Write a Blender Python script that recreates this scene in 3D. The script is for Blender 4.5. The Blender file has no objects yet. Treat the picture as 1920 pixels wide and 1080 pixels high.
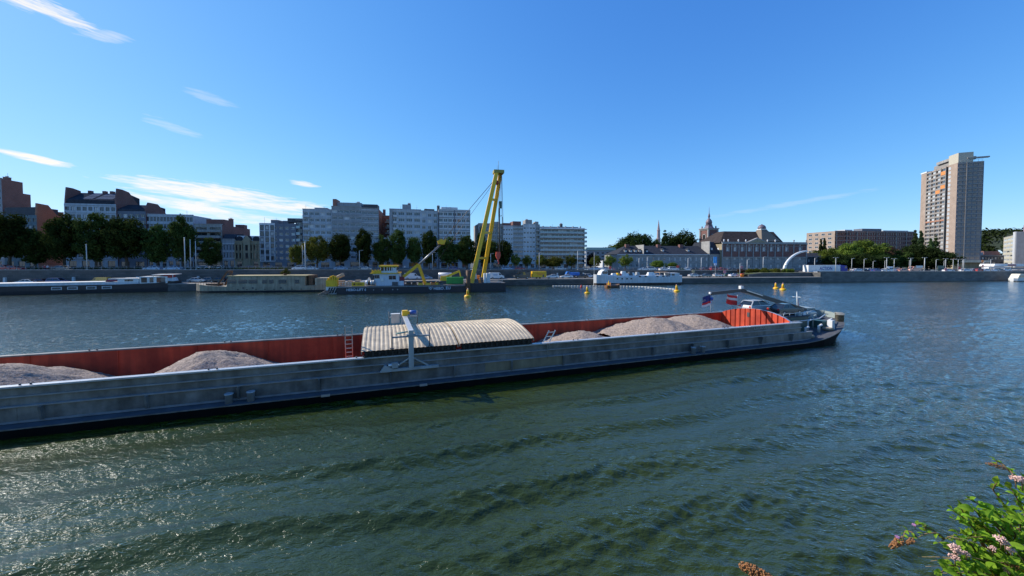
import bpy, bmesh, math, random
import numpy as np
from mathutils import Vector, Matrix

SC = bpy.context.scene
COL = SC.collection
R = math.radians
random.seed(7)
NR = np.random.default_rng(11)

# ------------------------------------------------------------------ camera
CAM_H = 9.0          # eye height above the river
FPX = 700.0          # focal length in pixels of a 1920 wide frame (13 mm phone lens)
YH = 486.0           # row of the horizon
PITCH = R(1.75)
CY = YH + FPX * math.tan(PITCH)
cd = bpy.data.cameras.new('camera')
cam = bpy.data.objects.new('camera', cd)
COL.objects.link(cam)
cam.location = (0, 0, CAM_H)
cam.rotation_euler = (R(90) - PITCH, 0, 0)
cd.sensor_width = 36.0
cd.lens = 36.0 * FPX / 1920.0
cd.shift_y = (CY - 540.0) / 1920.0
cd.clip_start = 0.1
cd.clip_end = 12000
SC.camera = cam

# ------------------------------------------------------------------ light
SUN_AZ = R(-70)      # measured from +Y, negative is to the left
SUN_EL = R(35)
world = bpy.data.worlds.new('World')
SC.world = world
world.use_nodes = True
SKY_STRENGTH = 0.13
sl = bpy.data.lights.new('sun', 'SUN')
sl.energy = 4.6
sl.angle = R(0.53)
sl.color = (1.0, 0.93, 0.83)
sun = bpy.data.objects.new('sun', sl)
COL.objects.link(sun)
sdir = Vector((math.sin(SUN_AZ) * math.cos(SUN_EL), math.cos(SUN_AZ) * math.cos(SUN_EL), math.sin(SUN_EL)))
sun.rotation_euler = sdir.to_track_quat('Z', 'Y').to_euler()
sun.location = sdir * 300

vs = SC.view_settings
vs.view_transform = 'Standard'
vs.look = 'None'
vs.exposure = 0.35
vs.gamma = 1.0
vs.use_curve_mapping = False
SC.cycles.use_denoising = True
SC.cycles.sample_clamp_direct = 5.0
SC.cycles.sample_clamp_indirect = 4.0
SC.cycles.max_bounces = 6
SC.cycles.diffuse_bounces = 2
SC.cycles.glossy_bounces = 3
SC.cycles.transmission_bounces = 4
SC.cycles.transparent_max_bounces = 6
SC.cycles.caustics_reflective = False
SC.cycles.caustics_refractive = False


def build_sky():
    nt = world.node_tree
    nt.nodes.clear()
    N, L = nt.nodes.new, nt.links.new
    out = N('ShaderNodeOutputWorld')
    bg = N('ShaderNodeBackground')
    bg.inputs['Strength'].default_value = SKY_STRENGTH
    sky = N('ShaderNodeTexSky')
    sky.sky_type = 'NISHITA'
    sky.sun_disc = False
    sky.sun_elevation = SUN_EL
    sky.sun_rotation = SUN_AZ
    sky.altitude = 60
    sky.air_density = 0.7
    sky.dust_density = 0.12
    sky.ozone_density = 6.0
    tc = N('ShaderNodeTexCoord')
    sep = N('ShaderNodeSeparateXYZ')
    L(tc.outputs['Generated'], sep.inputs[0])

    def m(op, a, b=None, c=None, clamp=False):
        n = N('ShaderNodeMath')
        n.operation = op
        n.use_clamp = clamp
        for i, v in enumerate((a, b, c)):
            if v is None:
                continue
            if isinstance(v, (int, float)):
                n.inputs[i].default_value = v
            else:
                L(v, n.inputs[i])
        return n.outputs[0]
    az = m('MULTIPLY', m('ARCTAN2', sep.outputs['X'], sep.outputs['Y']), 57.2958)
    el = m('MULTIPLY', m('ARCSINE', sep.outputs['Z']), 57.2958)
    # wind-drawn cirrus: noise stretched along the azimuth, slightly sloping
    comb = N('ShaderNodeCombineXYZ')
    L(m('MULTIPLY', az, 0.22), comb.inputs[0])
    L(m('ADD', m('MULTIPLY', el, 1.35), m('MULTIPLY', az, 0.09)), comb.inputs[1])
    nz = N('ShaderNodeTexNoise')
    nz.inputs['Scale'].default_value = 1.0
    nz.inputs['Detail'].default_value = 9
    nz.inputs['Roughness'].default_value = 0.62
    nz.inputs['Distortion'].default_value = 0.6
    L(comb.outputs[0], nz.inputs['Vector'])
    comb2 = N('ShaderNodeCombineXYZ')
    L(m('MULTIPLY', az, 0.6), comb2.inputs[0])
    L(m('ADD', m('MULTIPLY', el, 5.0), m('MULTIPLY', az, 0.35)), comb2.inputs[1])
    nz2 = N('ShaderNodeTexNoise')
    nz2.inputs['Scale'].default_value = 1.0
    nz2.inputs['Detail'].default_value = 5
    L(comb2.outputs[0], nz2.inputs['Vector'])
    streak = m('ADD', m('MULTIPLY', m('SUBTRACT', nz.outputs['Fac'], 0.5), 2.9),
               m('MULTIPLY', m('SUBTRACT', nz2.outputs['Fac'], 0.5), 1.7))
    total = None
    # azimuth, elevation, half sizes, slope, opacity
    for a, e, ha, he, sl_, op in ((-39, 7.9, 9.5, 1.15, -.045, .9), (-41, 6.2, 6.5, .75, -.13, .85), (-32.5, 6.9, 8, 1.1, -.05, .85), (-36, 5.2, 8.0, .9, -.1, .6),
                                  (-51.6, 9.4, 2.6, .38, -.13, 1.0), (-52.0, 22.8, 5.0, 1.0, -.15, .85), (-38.5, 18.4, 3.0, .6, -.1, .2),
                                  (-29.0, 9.9, 1.9, .4, -.1, .75), (-42, 14.6, 2.6, .6, -.2, .22), (35.5, 6.6, 9.5, .35, .12, .14),
                                  (-47, 21.8, 2.0, .6, .2, .35)):
        da = m('SUBTRACT', az, a)
        de = m('SUBTRACT', m('SUBTRACT', el, e), m('MULTIPLY', da, sl_))
        q = m('ADD', m('POWER', m('ABSOLUTE', m('DIVIDE', da, ha)), 2.0), m('POWER', m('ABSOLUTE', m('DIVIDE', de, he)), 2.0))
        f = m('ADD', m('SUBTRACT', 0.95, q), streak)
        f = m('MULTIPLY', m('MULTIPLY', f, 1.0, clamp=True), op)
        f = m('MULTIPLY', f, m('SUBTRACT', 2.2, q, clamp=True))
        total = f if total is None else m('MAXIMUM', total, f)
    hsv = N('ShaderNodeHueSaturation')
    hsv.inputs['Saturation'].default_value = 1.05
    # the phone's tone curve: highlights of each channel roll off
    sc_ = N('ShaderNodeSeparateColor')
    L(sky.outputs[0], sc_.inputs[0])
    cc_ = N('ShaderNodeCombineColor')
    for i, (a, b) in enumerate(((1.95, 1.6), (1.34, .70), (1.22, .34))):
        x = m('MULTIPLY', sc_.outputs[i], SKY_STRENGTH)
        y = m('DIVIDE', m('MULTIPLY', x, a / SKY_STRENGTH), m('ADD', x, b))
        # close to the sun the sky stays as bright as it is
        y = m('ADD', y, m('MULTIPLY', m('MAXIMUM', m('SUBTRACT', x, 1.1), 0.0), .45 / SKY_STRENGTH))
        L(y, cc_.inputs[i])
    L(cc_.outputs[0], hsv.inputs['Color'])
    mix = N('ShaderNodeMix')
    mix.data_type = 'RGBA'
    L(total, mix.inputs[0])
    L(hsv.outputs[0], mix.inputs[6])
    mix.inputs[7].default_value = (6.4, 6.1, 5.7, 1)
    L(mix.outputs[2], bg.inputs['Color'])
    L(bg.outputs[0], out.inputs[0])


build_sky()

# ------------------------------------------------------------------ photo geometry helpers
def ray(px, py):
    u = (px - 960) / FPX
    v = (CY - py) / FPX
    return Vector((u, math.cos(PITCH) + v * math.sin(PITCH), -math.sin(PITCH) + v * math.cos(PITCH)))


def on_z(px, py, z=0.0):
    d = ray(px, py)
    return Vector((0, 0, CAM_H)) + d * ((z - CAM_H) / d.z)


def z_at(py, Y):
    d = ray(960, py)
    return CAM_H + d.z / d.y * Y


class Frame:
    """A straight line on the ground: x runs along it, y away from the river, z up."""
    def __init__(s, p0, p1, z0=0.0):
        s.p0 = Vector((p0[0], p0[1]))
        d = Vector((p1[0], p1[1])) - s.p0
        s.L = d.length
        s.d = d / s.L
        s.n = Vector((-s.d.y, s.d.x))
        s.z0 = z0
        s.rot = math.atan2(s.d.y, s.d.x)
        s.loc = Vector((s.p0.x, s.p0.y, z0))

    def x(s, px, c=0.0):
        u = (px - 960) / FPX
        q = s.p0 + s.n * c
        return (u * q.y - q.x) / (s.d.x - u * s.d.y)

    def w(s, x, c=0.0, z=0.0):
        q = s.p0 + s.d * x + s.n * c
        return Vector((q.x, q.y, s.z0 + z))

    def z(s, py, x, c=0.0):
        return z_at(py, s.w(x, c).y) - s.z0

    def xz(s, px, py, c=0.0):
        x = s.x(px, c)
        return x, s.z(py, x, c)


# line of the far bank's water edge, upper street level along it
BKX = [-420, -135, -57.9, 7.3, 124, 209, 520]
BKY = [47, 98.4, 113.5, 130.5, 147.0, 156.6, 197]
ZUX = [-420, -135, -58, 7, 124, 210, 520]
ZUZ = [6.2, 5.6, 5.2, 4.7, 3.75, 3.5, 3.4]


def bank_y(X):
    return float(np.interp(X, BKX, BKY))


def zup(X):
    return float(np.interp(X, ZUX, ZUZ))


def place(px, n):
    u = (px - 960) / FPX
    X = u * 120.0
    for _ in range(60):
        X = 0.5 * X + 0.5 * u * (bank_y(X) + n)
    return Vector((X, bank_y(X) + n))


def bank_rot(X):
    return math.atan2(bank_y(X + 8) - bank_y(X - 8), 16.0)


# ------------------------------------------------------------------ mesh helpers
class MB:
    def __init__(s):
        s.v, s.f, s.m, s.sm = [], [], [], []

    def face(s, pts, m=0, smooth=False):
        b = len(s.v)
        s.v += [tuple(p) for p in pts]
        s.f.append(tuple(range(b, b + len(pts))))
        s.m.append(m)
        s.sm.append(smooth)

    def box(s, x0, x1, y0, y1, z0, z1, m=0, top=None, taper=0.0):
        t = taper
        p = [(x0, y0, z0), (x1, y0, z0), (x1, y1, z0), (x0, y1, z0), (x0 + t, y0 + t, z1), (x1 - t, y0 + t, z1), (x1 - t, y1 - t, z1), (x0 + t, y1 - t, z1)]
        b = len(s.v)
        s.v += p
        for k, q in enumerate(((0, 3, 2, 1), (4, 5, 6, 7), (0, 1, 5, 4), (1, 2, 6, 5), (2, 3, 7, 6), (3, 0, 4, 7))):
            s.f.append(tuple(b + i for i in q))
            s.m.append(top if (k == 1 and top is not None) else m)
            s.sm.append(False)
        return s

    def bar(s, a, b, w, h=None, m=0):
        """square bar between two points"""
        a, b = Vector(a), Vector(b)
        h = w if h is None else h
        d = (b - a).normalized()
        up = Vector((0, 0, 1)) if abs(d.z) < .95 else Vector((0, 1, 0))
        sx = d.cross(up).normalized() * (w / 2)
        sy = sx.normalized().cross(d) * (h / 2)
        k = len(s.v)
        for c in (a, b):
            s.v += [tuple(c - sx - sy), tuple(c + sx - sy), tuple(c + sx + sy), tuple(c - sx + sy)]
        for q in ((0, 1, 2, 3), (7, 6, 5, 4), (0, 4, 5, 1), (1, 5, 6, 2), (2, 6, 7, 3), (3, 7, 4, 0)):
            s.f.append(tuple(k + i for i in q))
            s.m.append(m)
            s.sm.append(False)
        return s

    def tube(s, pts, rad, n=8, m=0, caps=True):
        pts = [Vector(p) for p in pts]
        rad = [rad] * len(pts) if isinstance(rad, (int, float)) else rad
        k = len(s.v)
        for i, p in enumerate(pts):
            d = (pts[min(i + 1, len(pts) - 1)] - pts[max(i - 1, 0)]).normalized()
            up = Vector((0, 0, 1)) if abs(d.z) < .9 else Vector((0, 1, 0))
            a = d.cross(up).normalized()
            b = a.cross(d)
            for j in range(n):
                t = 2 * math.pi * j / n
                s.v.append(tuple(p + (a * math.cos(t) + b * math.sin(t)) * rad[i]))
        for i in range(len(pts) - 1):
            for j in range(n):
                q = (k + i * n + j, k + i * n + (j + 1) % n, k + (i + 1) * n + (j + 1) % n, k + (i + 1) * n + j)
                s.f.append(q[::-1])
                s.m.append(m)
                s.sm.append(True)
        if caps:
            s.f.append(tuple(k + j for j in range(n)))
            s.f.append(tuple(k + (len(pts) - 1) * n + j for j in reversed(range(n))))
            s.m += [m, m]
            s.sm += [False, False]
        return s

    def lathe(s, prof, c=(0, 0, 0), n=16, m=0, smooth=True):
        k = len(s.v)
        for r, z in prof:
            for j in range(n):
                t = 2 * math.pi * j / n
                s.v.append((c[0] + r * math.cos(t), c[1] + r * math.sin(t), c[2] + z))
        for i in range(len(prof) - 1):
            for j in range(n):
                s.f.append((k + i * n + j, k + i * n + (j + 1) % n, k + (i + 1) * n + (j + 1) % n, k + (i + 1) * n + j))
                s.m.append(m)
                s.sm.append(smooth)
        s.f.append(tuple(k + j for j in reversed(range(n))))
        s.f.append(tuple(k + (len(prof) - 1) * n + j for j in range(n)))
        s.m += [m, m]
        s.sm += [False, False]
        return s

    def prism(s, poly, y0, y1, m=0, axis='y', inset=0.0):
        """polygon in x,z (axis y) or x,y (axis z) or y,z (axis x) extruded"""
        k = len(s.v)
        n = len(poly)
        for t in (y0, y1):
            for a, b in poly:
                s.v.append((a, t, b) if axis == 'y' else (a, b, t) if axis == 'z' else (t, a, b))
        s.f.append(tuple(range(k, k + n)))
        s.f.append(tuple(reversed(range(k + n, k + 2 * n))))
        s.m += [m, m]
        s.sm += [False, False]
        for i in range(n):
            j = (i + 1) % n
            s.f.append((k + i, k + n + i, k + n + j, k + j))
            s.m.append(m)
            s.sm.append(False)
        return s

    def ball(s, c, r, m=0, n=10, k=6, sz=1.0):
        prof = [(r * math.sin(math.pi * i / k) + 1e-4, -r * sz * math.cos(math.pi * i / k)) for i in range(k + 1)]
        return s.lathe(prof, c, n, m)

    def mesh(s, name, mats):
        me = bpy.data.meshes.new(name)
        me.from_pydata(s.v, [], s.f)
        for x in mats:
            me.materials.append(x)
        me.polygons.foreach_set('material_index', s.m)
        me.polygons.foreach_set('use_smooth', s.sm)
        bm = bmesh.new()
        bm.from_mesh(me)
        bmesh.ops.recalc_face_normals(bm, faces=bm.faces)
        bm.to_mesh(me)
        bm.free()
        me.update()
        return me

    def build(s, name, mats, parent=None, loc=None, rz=None):
        if not isinstance(mats, (list, tuple)):
            mats = [mats]
        return obj(name, s.mesh(name, mats), parent, loc, rz)


def obj(name, me, parent=None, loc=None, rz=None):
    o = bpy.data.objects.new(name, me)
    COL.objects.link(o)
    if parent is not None:
        o.parent = parent
    if loc is not None:
        o.location = loc
    if rz is not None:
        o.rotation_euler = (0, 0, rz)
    return o


def tag(o, label=None, cat=None, group=None, kind=None):
    for k, v in (('label', label), ('category', cat), ('group', group), ('kind', kind)):
        if v:
            o[k] = v
    return o


def thing(name, label, cat, loc=(0, 0, 0), rz=0.0, group=None):
    o = obj(name, None, None, loc, rz)
    o.empty_display_size = 0.5
    return tag(o, label, cat, group)


def copy_tree(o, parent=None):
    c = o.copy()
    COL.objects.link(c)
    c.parent = parent
    for ch in [x for x in o.children]:
        copy_tree(ch, c)
    return c


def grid_mesh(name, P, mats, smooth=True):
    """P: array rows x cols x 3"""
    r, c = P.shape[:2]
    me = bpy.data.meshes.new(name)
    me.vertices.add(r * c)
    me.vertices.foreach_set('co', P.reshape(-1).astype(np.float32))
    i = np.arange(r * c).reshape(r, c)
    q = np.stack([i[:-1, :-1], i[:-1, 1:], i[1:, 1:], i[1:, :-1]], -1).reshape(-1)
    nf = (r - 1) * (c - 1)
    me.loops.add(nf * 4)
    me.loops.foreach_set('vertex_index', q.astype(np.int32))
    me.polygons.add(nf)
    me.polygons.foreach_set('loop_start', np.arange(0, nf * 4, 4, dtype=np.int32))
    me.polygons.foreach_set('use_smooth', np.full(nf, smooth))
    for x in mats:
        me.materials.append(x)
    me.update(calc_edges=True)
    me.validate()
    return me


def text_mesh(body, size, material, extrude=0.01, bold=True):
    cu = bpy.data.curves.new('lettering', 'FONT')
    cu.body = body
    cu.size = size
    cu.extrude = extrude
    cu.offset = size * 0.018 if bold else 0
    cu.resolution_u = 3
    t = bpy.data.objects.new('lettering', cu)
    COL.objects.link(t)
    dg = bpy.context.evaluated_depsgraph_get()
    me = bpy.data.meshes.new_from_object(t.evaluated_get(dg))
    bpy.data.objects.remove(t)
    me.materials.clear()
    me.materials.append(material)
    return me


def put_text(body, parent, x, y, z, width, material, height=None, name='lettering'):
    """lettering standing upright on a face that looks towards -y"""
    me = text_mesh(body, 1.0, material)
    xs = [v.co.x for v in me.vertices]
    ys = [v.co.y for v in me.vertices]
    sx = width / (max(xs) - min(xs))
    sy = (height / (max(ys) - min(ys))) if height else sx
    for v in me.vertices:
        v.co = ((v.co.x - min(xs)) * sx, v.co.z, (v.co.y - min(ys)) * sy)
    return obj(name, me, parent, (x, y, z))


# ------------------------------------------------------------------ materials
MATS = {}


def mat(name, col, rough=.65, metal=0.0, var=.15, scale=1.5, bump=0.0, bscale=12.0, streak=0.0, spec=.5, col2=None, c2=.5, local=False, coat=0):
    """procedural paint / stone / metal: base colour broken up by two noises, optional rain streaks and relief"""
    if name in MATS:
        return MATS[name]
    m = bpy.data.materials.new(name)
    m.use_nodes = True
    nt = m.node_tree
    N, L = nt.nodes.new, nt.links.new
    b = nt.nodes['Principled BSDF']
    b.inputs['Roughness'].default_value = rough
    b.inputs['Metallic'].default_value = metal
    b.inputs['Specular IOR Level'].default_value = spec
    if coat:
        b.inputs['Coat Weight'].default_value = coat
        b.inputs['Coat Roughness'].default_value = .08
    if local:
        src = N('ShaderNodeTexCoord').outputs['Object']
    else:
        src = N('ShaderNodeNewGeometry').outputs['Position']
    n1 = N('ShaderNodeTexNoise')
    n1.inputs['Scale'].default_value = scale
    n1.inputs['Detail'].default_value = 6
    n1.inputs['Roughness'].default_value = .65
    L(src, n1.inputs['Vector'])
    r = N('ShaderNodeValToRGB')
    r.color_ramp.elements[0].position = .28
    r.color_ramp.elements[1].position = .74
    a = [max(0, c * (1 - var)) for c in col]
    z = [min(1, c * (1 + var)) for c in (col2 or col)]
    r.color_ramp.elements[0].color = (*a, 1)
    r.color_ramp.elements[1].color = (*z, 1)
    L(n1.outputs['Fac'], r.inputs[0])
    last = r.outputs[0]
    if streak:
        mp = N('ShaderNodeMapping')
        mp.inputs['Scale'].default_value = (1.6, 1.6, .08)
        L(src, mp.inputs['Vector'])
        n2 = N('ShaderNodeTexNoise')
        n2.inputs['Scale'].default_value = 1.3
        n2.inputs['Detail'].default_value = 5
        L(mp.outputs[0], n2.inputs['Vector'])
        mr = N('ShaderNodeMapRange')
        mr.inputs[1].default_value = .35
        mr.inputs[2].default_value = .7
        mr.inputs[3].default_value = 1 - streak
        mr.inputs[4].default_value = 1.0
        L(n2.outputs['Fac'], mr.inputs[0])
        mx = N('ShaderNodeMix')
        mx.data_type = 'RGBA'
        mx.blend_type = 'MULTIPLY'
        mx.inputs[0].default_value = 1
        L(last, mx.inputs[6])
        L(mr.outputs[0], mx.inputs[7])
        last = mx.outputs[2]
    L(last, b.inputs['Base Color'])
    if bump:
        n3 = N('ShaderNodeTexNoise')
        n3.inputs['Scale'].default_value = bscale
        n3.inputs['Detail'].default_value = 4
        L(src, n3.inputs['Vector'])
        bp = N('ShaderNodeBump')
        bp.inputs['Strength'].default_value = bump
        bp.inputs['Distance'].default_value = .05
        L(n3.outputs['Fac'], bp.inputs['Height'])
        L(bp.outputs[0], b.inputs['Normal'])
    MATS[name] = m
    return m


def leafmat(name, col, col2, trans=.35, scale=.5):
    if name in MATS:
        return MATS[name]
    m = bpy.data.materials.new(name)
    m.use_nodes = True
    nt = m.node_tree
    N, L = nt.nodes.new, nt.links.new
    b = nt.nodes['Principled BSDF']
    b.inputs['Roughness'].default_value = .55
    b.inputs['Specular IOR Level'].default_value = .0
    n1 = N('ShaderNodeTexNoise')
    n1.inputs['Scale'].default_value = scale
    n1.inputs['Detail'].default_value = 5
    L(N('ShaderNodeNewGeometry').outputs['Position'], n1.inputs['Vector'])
    r = N('ShaderNodeValToRGB')
    r.color_ramp.elements[0].position = .3
    r.color_ramp.elements[1].position = .7
    r.color_ramp.elements[0].color = (*col, 1)
    r.color_ramp.elements[1].color = (*col2, 1)
    L(n1.outputs['Fac'], r.inputs[0])
    # every tree its own shade of green
    oi = N('ShaderNodeObjectInfo')
    hv = N('ShaderNodeHueSaturation')
    v1 = N('ShaderNodeMapRange')
    v1.inputs[3].default_value = .70
    v1.inputs[4].default_value = 1.75
    L(oi.outputs['Random'], v1.inputs[0])
    L(v1.outputs[0], hv.inputs['Value'])
    h1 = N('ShaderNodeMapRange')
    h1.inputs[3].default_value = .475
    h1.inputs[4].default_value = .505
    L(oi.outputs['Random'], h1.inputs[0])
    L(h1.outputs[0], hv.inputs['Hue'])
    L(r.outputs[0], hv.inputs['Color'])
    L(hv.outputs[0], b.inputs['Base Color'])
    t = N('ShaderNodeBsdfTranslucent')
    L(hv.outputs[0], t.inputs['Color'])
    mx = N('ShaderNodeMixShader')
    mx.inputs[0].default_value = trans
    L(b.outputs[0], mx.inputs[1])
    L(t.outputs[0], mx.inputs[2])
    L(mx.outputs[0], nt.nodes['Material Output'].inputs[0])
    MATS[name] = m
    return m


def glass(name, col, rough=.06, spec=.8):
    return mat(name, col, rough, 0, .35, .35, spec=spec)


def brickmat(name, c1, c2, mortar, scale=1.0, bw=.5, bh=.25):
    if name in MATS:
        return MATS[name]
    m = bpy.data.materials.new(name)
    m.use_nodes = True
    nt = m.node_tree
    N, L = nt.nodes.new, nt.links.new
    b = nt.nodes['Principled BSDF']
    b.inputs['Roughness'].default_value = .85
    tc = N('ShaderNodeTexCoord')
    sp = N('ShaderNodeSeparateXYZ')
    L(tc.outputs['Object'], sp.inputs[0])
    ad = N('ShaderNodeMath')
    ad.operation = 'ADD'
    L(sp.outputs[0], ad.inputs[0])
    L(sp.outputs[1], ad.inputs[1])
    cb = N('ShaderNodeCombineXYZ')
    L(ad.outputs[0], cb.inputs[0])
    L(sp.outputs[2], cb.inputs[1])
    bt = N('ShaderNodeTexBrick')
    bt.inputs['Scale'].default_value = scale
    bt.inputs['Brick Width'].default_value = bw
    bt.inputs['Row Height'].default_value = bh
    bt.inputs['Mortar Size'].default_value = .02
    bt.inputs['Color1'].default_value = (*c1, 1)
    bt.inputs['Color2'].default_value = (*c2, 1)
    bt.inputs['Mortar'].default_value = (*mortar, 1)
    L(cb.outputs[0], bt.inputs['Vector'])
    n1 = N('ShaderNodeTexNoise')
    n1.inputs['Scale'].default_value = .35
    n1.inputs['Detail'].default_value = 6
    L(tc.outputs['Object'], n1.inputs['Vector'])
    mr = N('ShaderNodeMapRange')
    mr.inputs[3].default_value = .62
    mr.inputs[4].default_value = 1.3
    L(n1.outputs['Fac'], mr.inputs[0])
    mx = N('ShaderNodeMix')
    mx.data_type = 'RGBA'
    mx.blend_type = 'MULTIPLY'
    mx.inputs[0].default_value = 1
    L(bt.outputs['Color'], mx.inputs[6])
    L(mr.outputs[0], mx.inputs[7])
    L(mx.outputs[2], b.inputs['Base Color'])
    MATS[name] = m
    return m


WHITE = mat('white_paint', (.74, .74, .72), .45, var=.08, streak=.12)
GREYP = mat('grey_paint', (.34, .36, .37), .5, var=.12, streak=.2)
DARKG = mat('dark_grey_metal', (.07, .075, .08), .5, var=.25)
BLACK = mat('black_rubber', (.012, .012, .013), .7, var=.4)
STEEL = mat('galvanised_steel', (.50, .52, .54), .38, .75, var=.18, scale=4)
YELLOW = mat('yellow_paint', (.86, .50, .015), .45, var=.12, streak=.2)
ORANGE = mat('orange_paint', (.75, .22, .03), .5, var=.15)
REDP = mat('red_paint', (.50, .05, .035), .5, var=.2)
BLUEP = mat('blue_paint', (.03, .10, .36), .45, var=.15)
CONC = mat('concrete', (.36, .35, .33), .85, var=.22, scale=.8, streak=.3)
ROOFD = mat('dark_roofing', (.055, .06, .068), .8, var=.3)
# ------------------------------------------------------------------ river
BA = R(19.35)                                   # heading of the river and of the barge
BAX = Vector((math.cos(BA), math.sin(BA)))
BNX = Vector((-math.sin(BA), math.cos(BA)))


def water_material():
    m = bpy.data.materials.new('river_water')
    m.use_nodes = True
    nt = m.node_tree
    N, L = nt.nodes.new, nt.links.new
    b = nt.nodes['Principled BSDF']
    # murky green body seen at steep angles, mirror of the sky towards grazing ones
    nt.nodes.remove(b)
    df = N('ShaderNodeBsdfDiffuse')
    gl = N('ShaderNodeBsdfGlossy')
    gl.inputs['Roughness'].default_value = .075
    fr = N('ShaderNodeFresnel')
    fr.inputs['IOR'].default_value = 1.333
    fm = N('ShaderNodeMath')
    fm.operation = 'MULTIPLY'
    fm.use_clamp = True
    fm.inputs[1].default_value = 2.1
    L(fr.outputs[0], fm.inputs[0])
    ms = N('ShaderNodeMixShader')
    L(fm.outputs[0], ms.inputs[0])
    L(df.outputs[0], ms.inputs[1])
    L(gl.outputs[0], ms.inputs[2])
    L(ms.outputs[0], nt.nodes['Material Output'].inputs[0])
    pos = N('ShaderNodeNewGeometry').outputs['Position']
    n0 = N('ShaderNodeTexNoise')
    n0.inputs['Scale'].default_value = .035
    n0.inputs['Detail'].default_value = 3
    L(pos, n0.inputs['Vector'])
    r = N('ShaderNodeValToRGB')
    r.color_ramp.elements[0].position = .35
    r.color_ramp.elements[1].position = .65
    r.color_ramp.elements[0].color = (.020, .034, .0015, 1)
    r.color_ramp.elements[1].color = (.044, .060, .0015, 1)
    L(n0.outputs['Fac'], r.inputs[0])
    L(r.outputs[0], df.inputs['Color'])
    rot = N('ShaderNodeMapping')
    rot.inputs['Rotation'].default_value = (0, 0, R(-8))
    rot.inputs['Scale'].default_value = (.62, 1.25, 1)
    L(pos, rot.inputs['Vector'])
    hs = None
    for sc, am, de in ((2.6, .30, 3), (6.5, .17, 3), (16.0, .05, 2)):
        n = N('ShaderNodeTexNoise')
        n.inputs['Scale'].default_value = sc
        n.inputs['Detail'].default_value = de
        n.inputs['Roughness'].default_value = .55
        n.inputs['Distortion'].default_value = .4
        L(rot.outputs[0], n.inputs['Vector'])
        mu = N('ShaderNodeMath')
        mu.operation = 'MULTIPLY'
        L(n.outputs['Fac'], mu.inputs[0])
        mu.inputs[1].default_value = am
        if hs is None:
            hs = mu.outputs[0]
        else:
            ad = N('ShaderNodeMath')
            ad.operation = 'ADD'
            L(hs, ad.inputs[0])
            L(mu.outputs[0], ad.inputs[1])
            hs = ad.outputs[0]
    bp = N('ShaderNodeBump')
    bp.inputs['Strength'].default_value = 1.0
    bp.inputs['Distance'].default_value = .27
    L(hs, bp.inputs['Height'])
    for nd in (df, gl, fr):
        L(bp.outputs[0], nd.inputs['Normal'])
    return m


def wave_height(X, Y):
    D = np.hypot(X, Y)
    s = X * BAX.x + Y * BAX.y
    q = X * BNX.x + Y * BNX.y
    rng = np.random.default_rng(5)
    H = np.zeros_like(X)
    for i in range(110):
        lam = (.26 * (4.2 ** rng.random())) if i % 5 else 1.0 + 1.6 * rng.random()
        th = (R(-66) if i % 2 else R(-101)) + rng.normal() * .34
        k = 2 * math.pi / lam
        a = .0068 * lam if i % 5 else .0036 * lam ** .9
        fade = np.clip(lam * 80.0 / (D + 6) - .25, 0, 1)
        ph = k * (X * math.cos(th) + Y * math.sin(th)) + rng.random() * 6.283 + .9 * np.sin(.17 * X + .11 * Y + i) + .8 * np.sin(.41 * X - .33 * Y + 2 * i)
        loc = .6 + .6 * np.sin(.31 * X + .23 * Y + 3.1 * i) * np.sin(.19 * X - .37 * Y + 1.7 * i)
        H += a * fade * loc * (np.exp(np.sin(ph)) - 1.266) * .95
    # slow patches of livelier and calmer water
    patch = .80 + .75 * np.sin(.13 * X + 1.1 * np.sin(.07 * Y)) * np.sin(.17 * Y + .9 * np.sin(.06 * X))
    H *= np.clip(patch, .30, 1.5)
    # wash of the barge: long crests running nearly parallel to the hull, on the near side
    qq = q + .018 * (s - 10) * 1.0 + .35 * np.sin(.16 * s) + .2 * np.sin(.43 * s + 1)
    near = np.clip((25.3 - q) / 2.0, 0, 1) * np.clip((q - 4) / 6, .25, 1) * np.clip((s + 60) / 20, 0, 1) * np.clip((44 - s - .55 * (25 - q)) / 16, 0, 1)
    mod = .75 + .25 * np.sin(.33 * s + .8 * np.sin(.5 * q)) * np.sin(.21 * s + 2 + .31 * q)
    wash = .13 * (np.exp(np.sin(2 * math.pi * qq / 3.3)) - 1.266) * .8 + .055 * np.sin(2 * math.pi * qq / 1.9 + .10 * s) + .012 * np.sin(2 * math.pi * (qq + .12 * s) / 1.1)
    H *= 1 + near * mod * (.42 * np.sin(2 * math.pi * qq / 3.3 + .9) - .12)
    H += near * mod * wash
    # bow wave
    ds, dq = s - 55.0, q - 31.0
    bw = np.abs(dq) - (ds * -1.0) * .62
    H += .16 * np.exp(-((ds + 1.0 + .10 * dq ** 2) / .45) ** 2) * np.exp(-(dq / 5.5) ** 2)
    H += .08 * np.exp(-((ds - .9 + .10 * dq ** 2) / .5) ** 2) * np.exp(-(dq / 6.5) ** 2)
    return H


na, nr = 1100, 720
ang = np.linspace(R(-68), R(68), na)
rad = 7.0 * (300.0 / 7.0) ** np.linspace(0, 1, nr)
A_, R_ = np.meshgrid(ang, rad)
XX, YY = R_ * np.sin(A_), R_ * np.cos(A_)
ZZ = wave_height(XX, YY)
WATER = water_material()
tag(obj('river_water', grid_mesh('river_water', np.stack([XX, YY, ZZ], -1), [WATER])), kind='structure')

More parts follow.
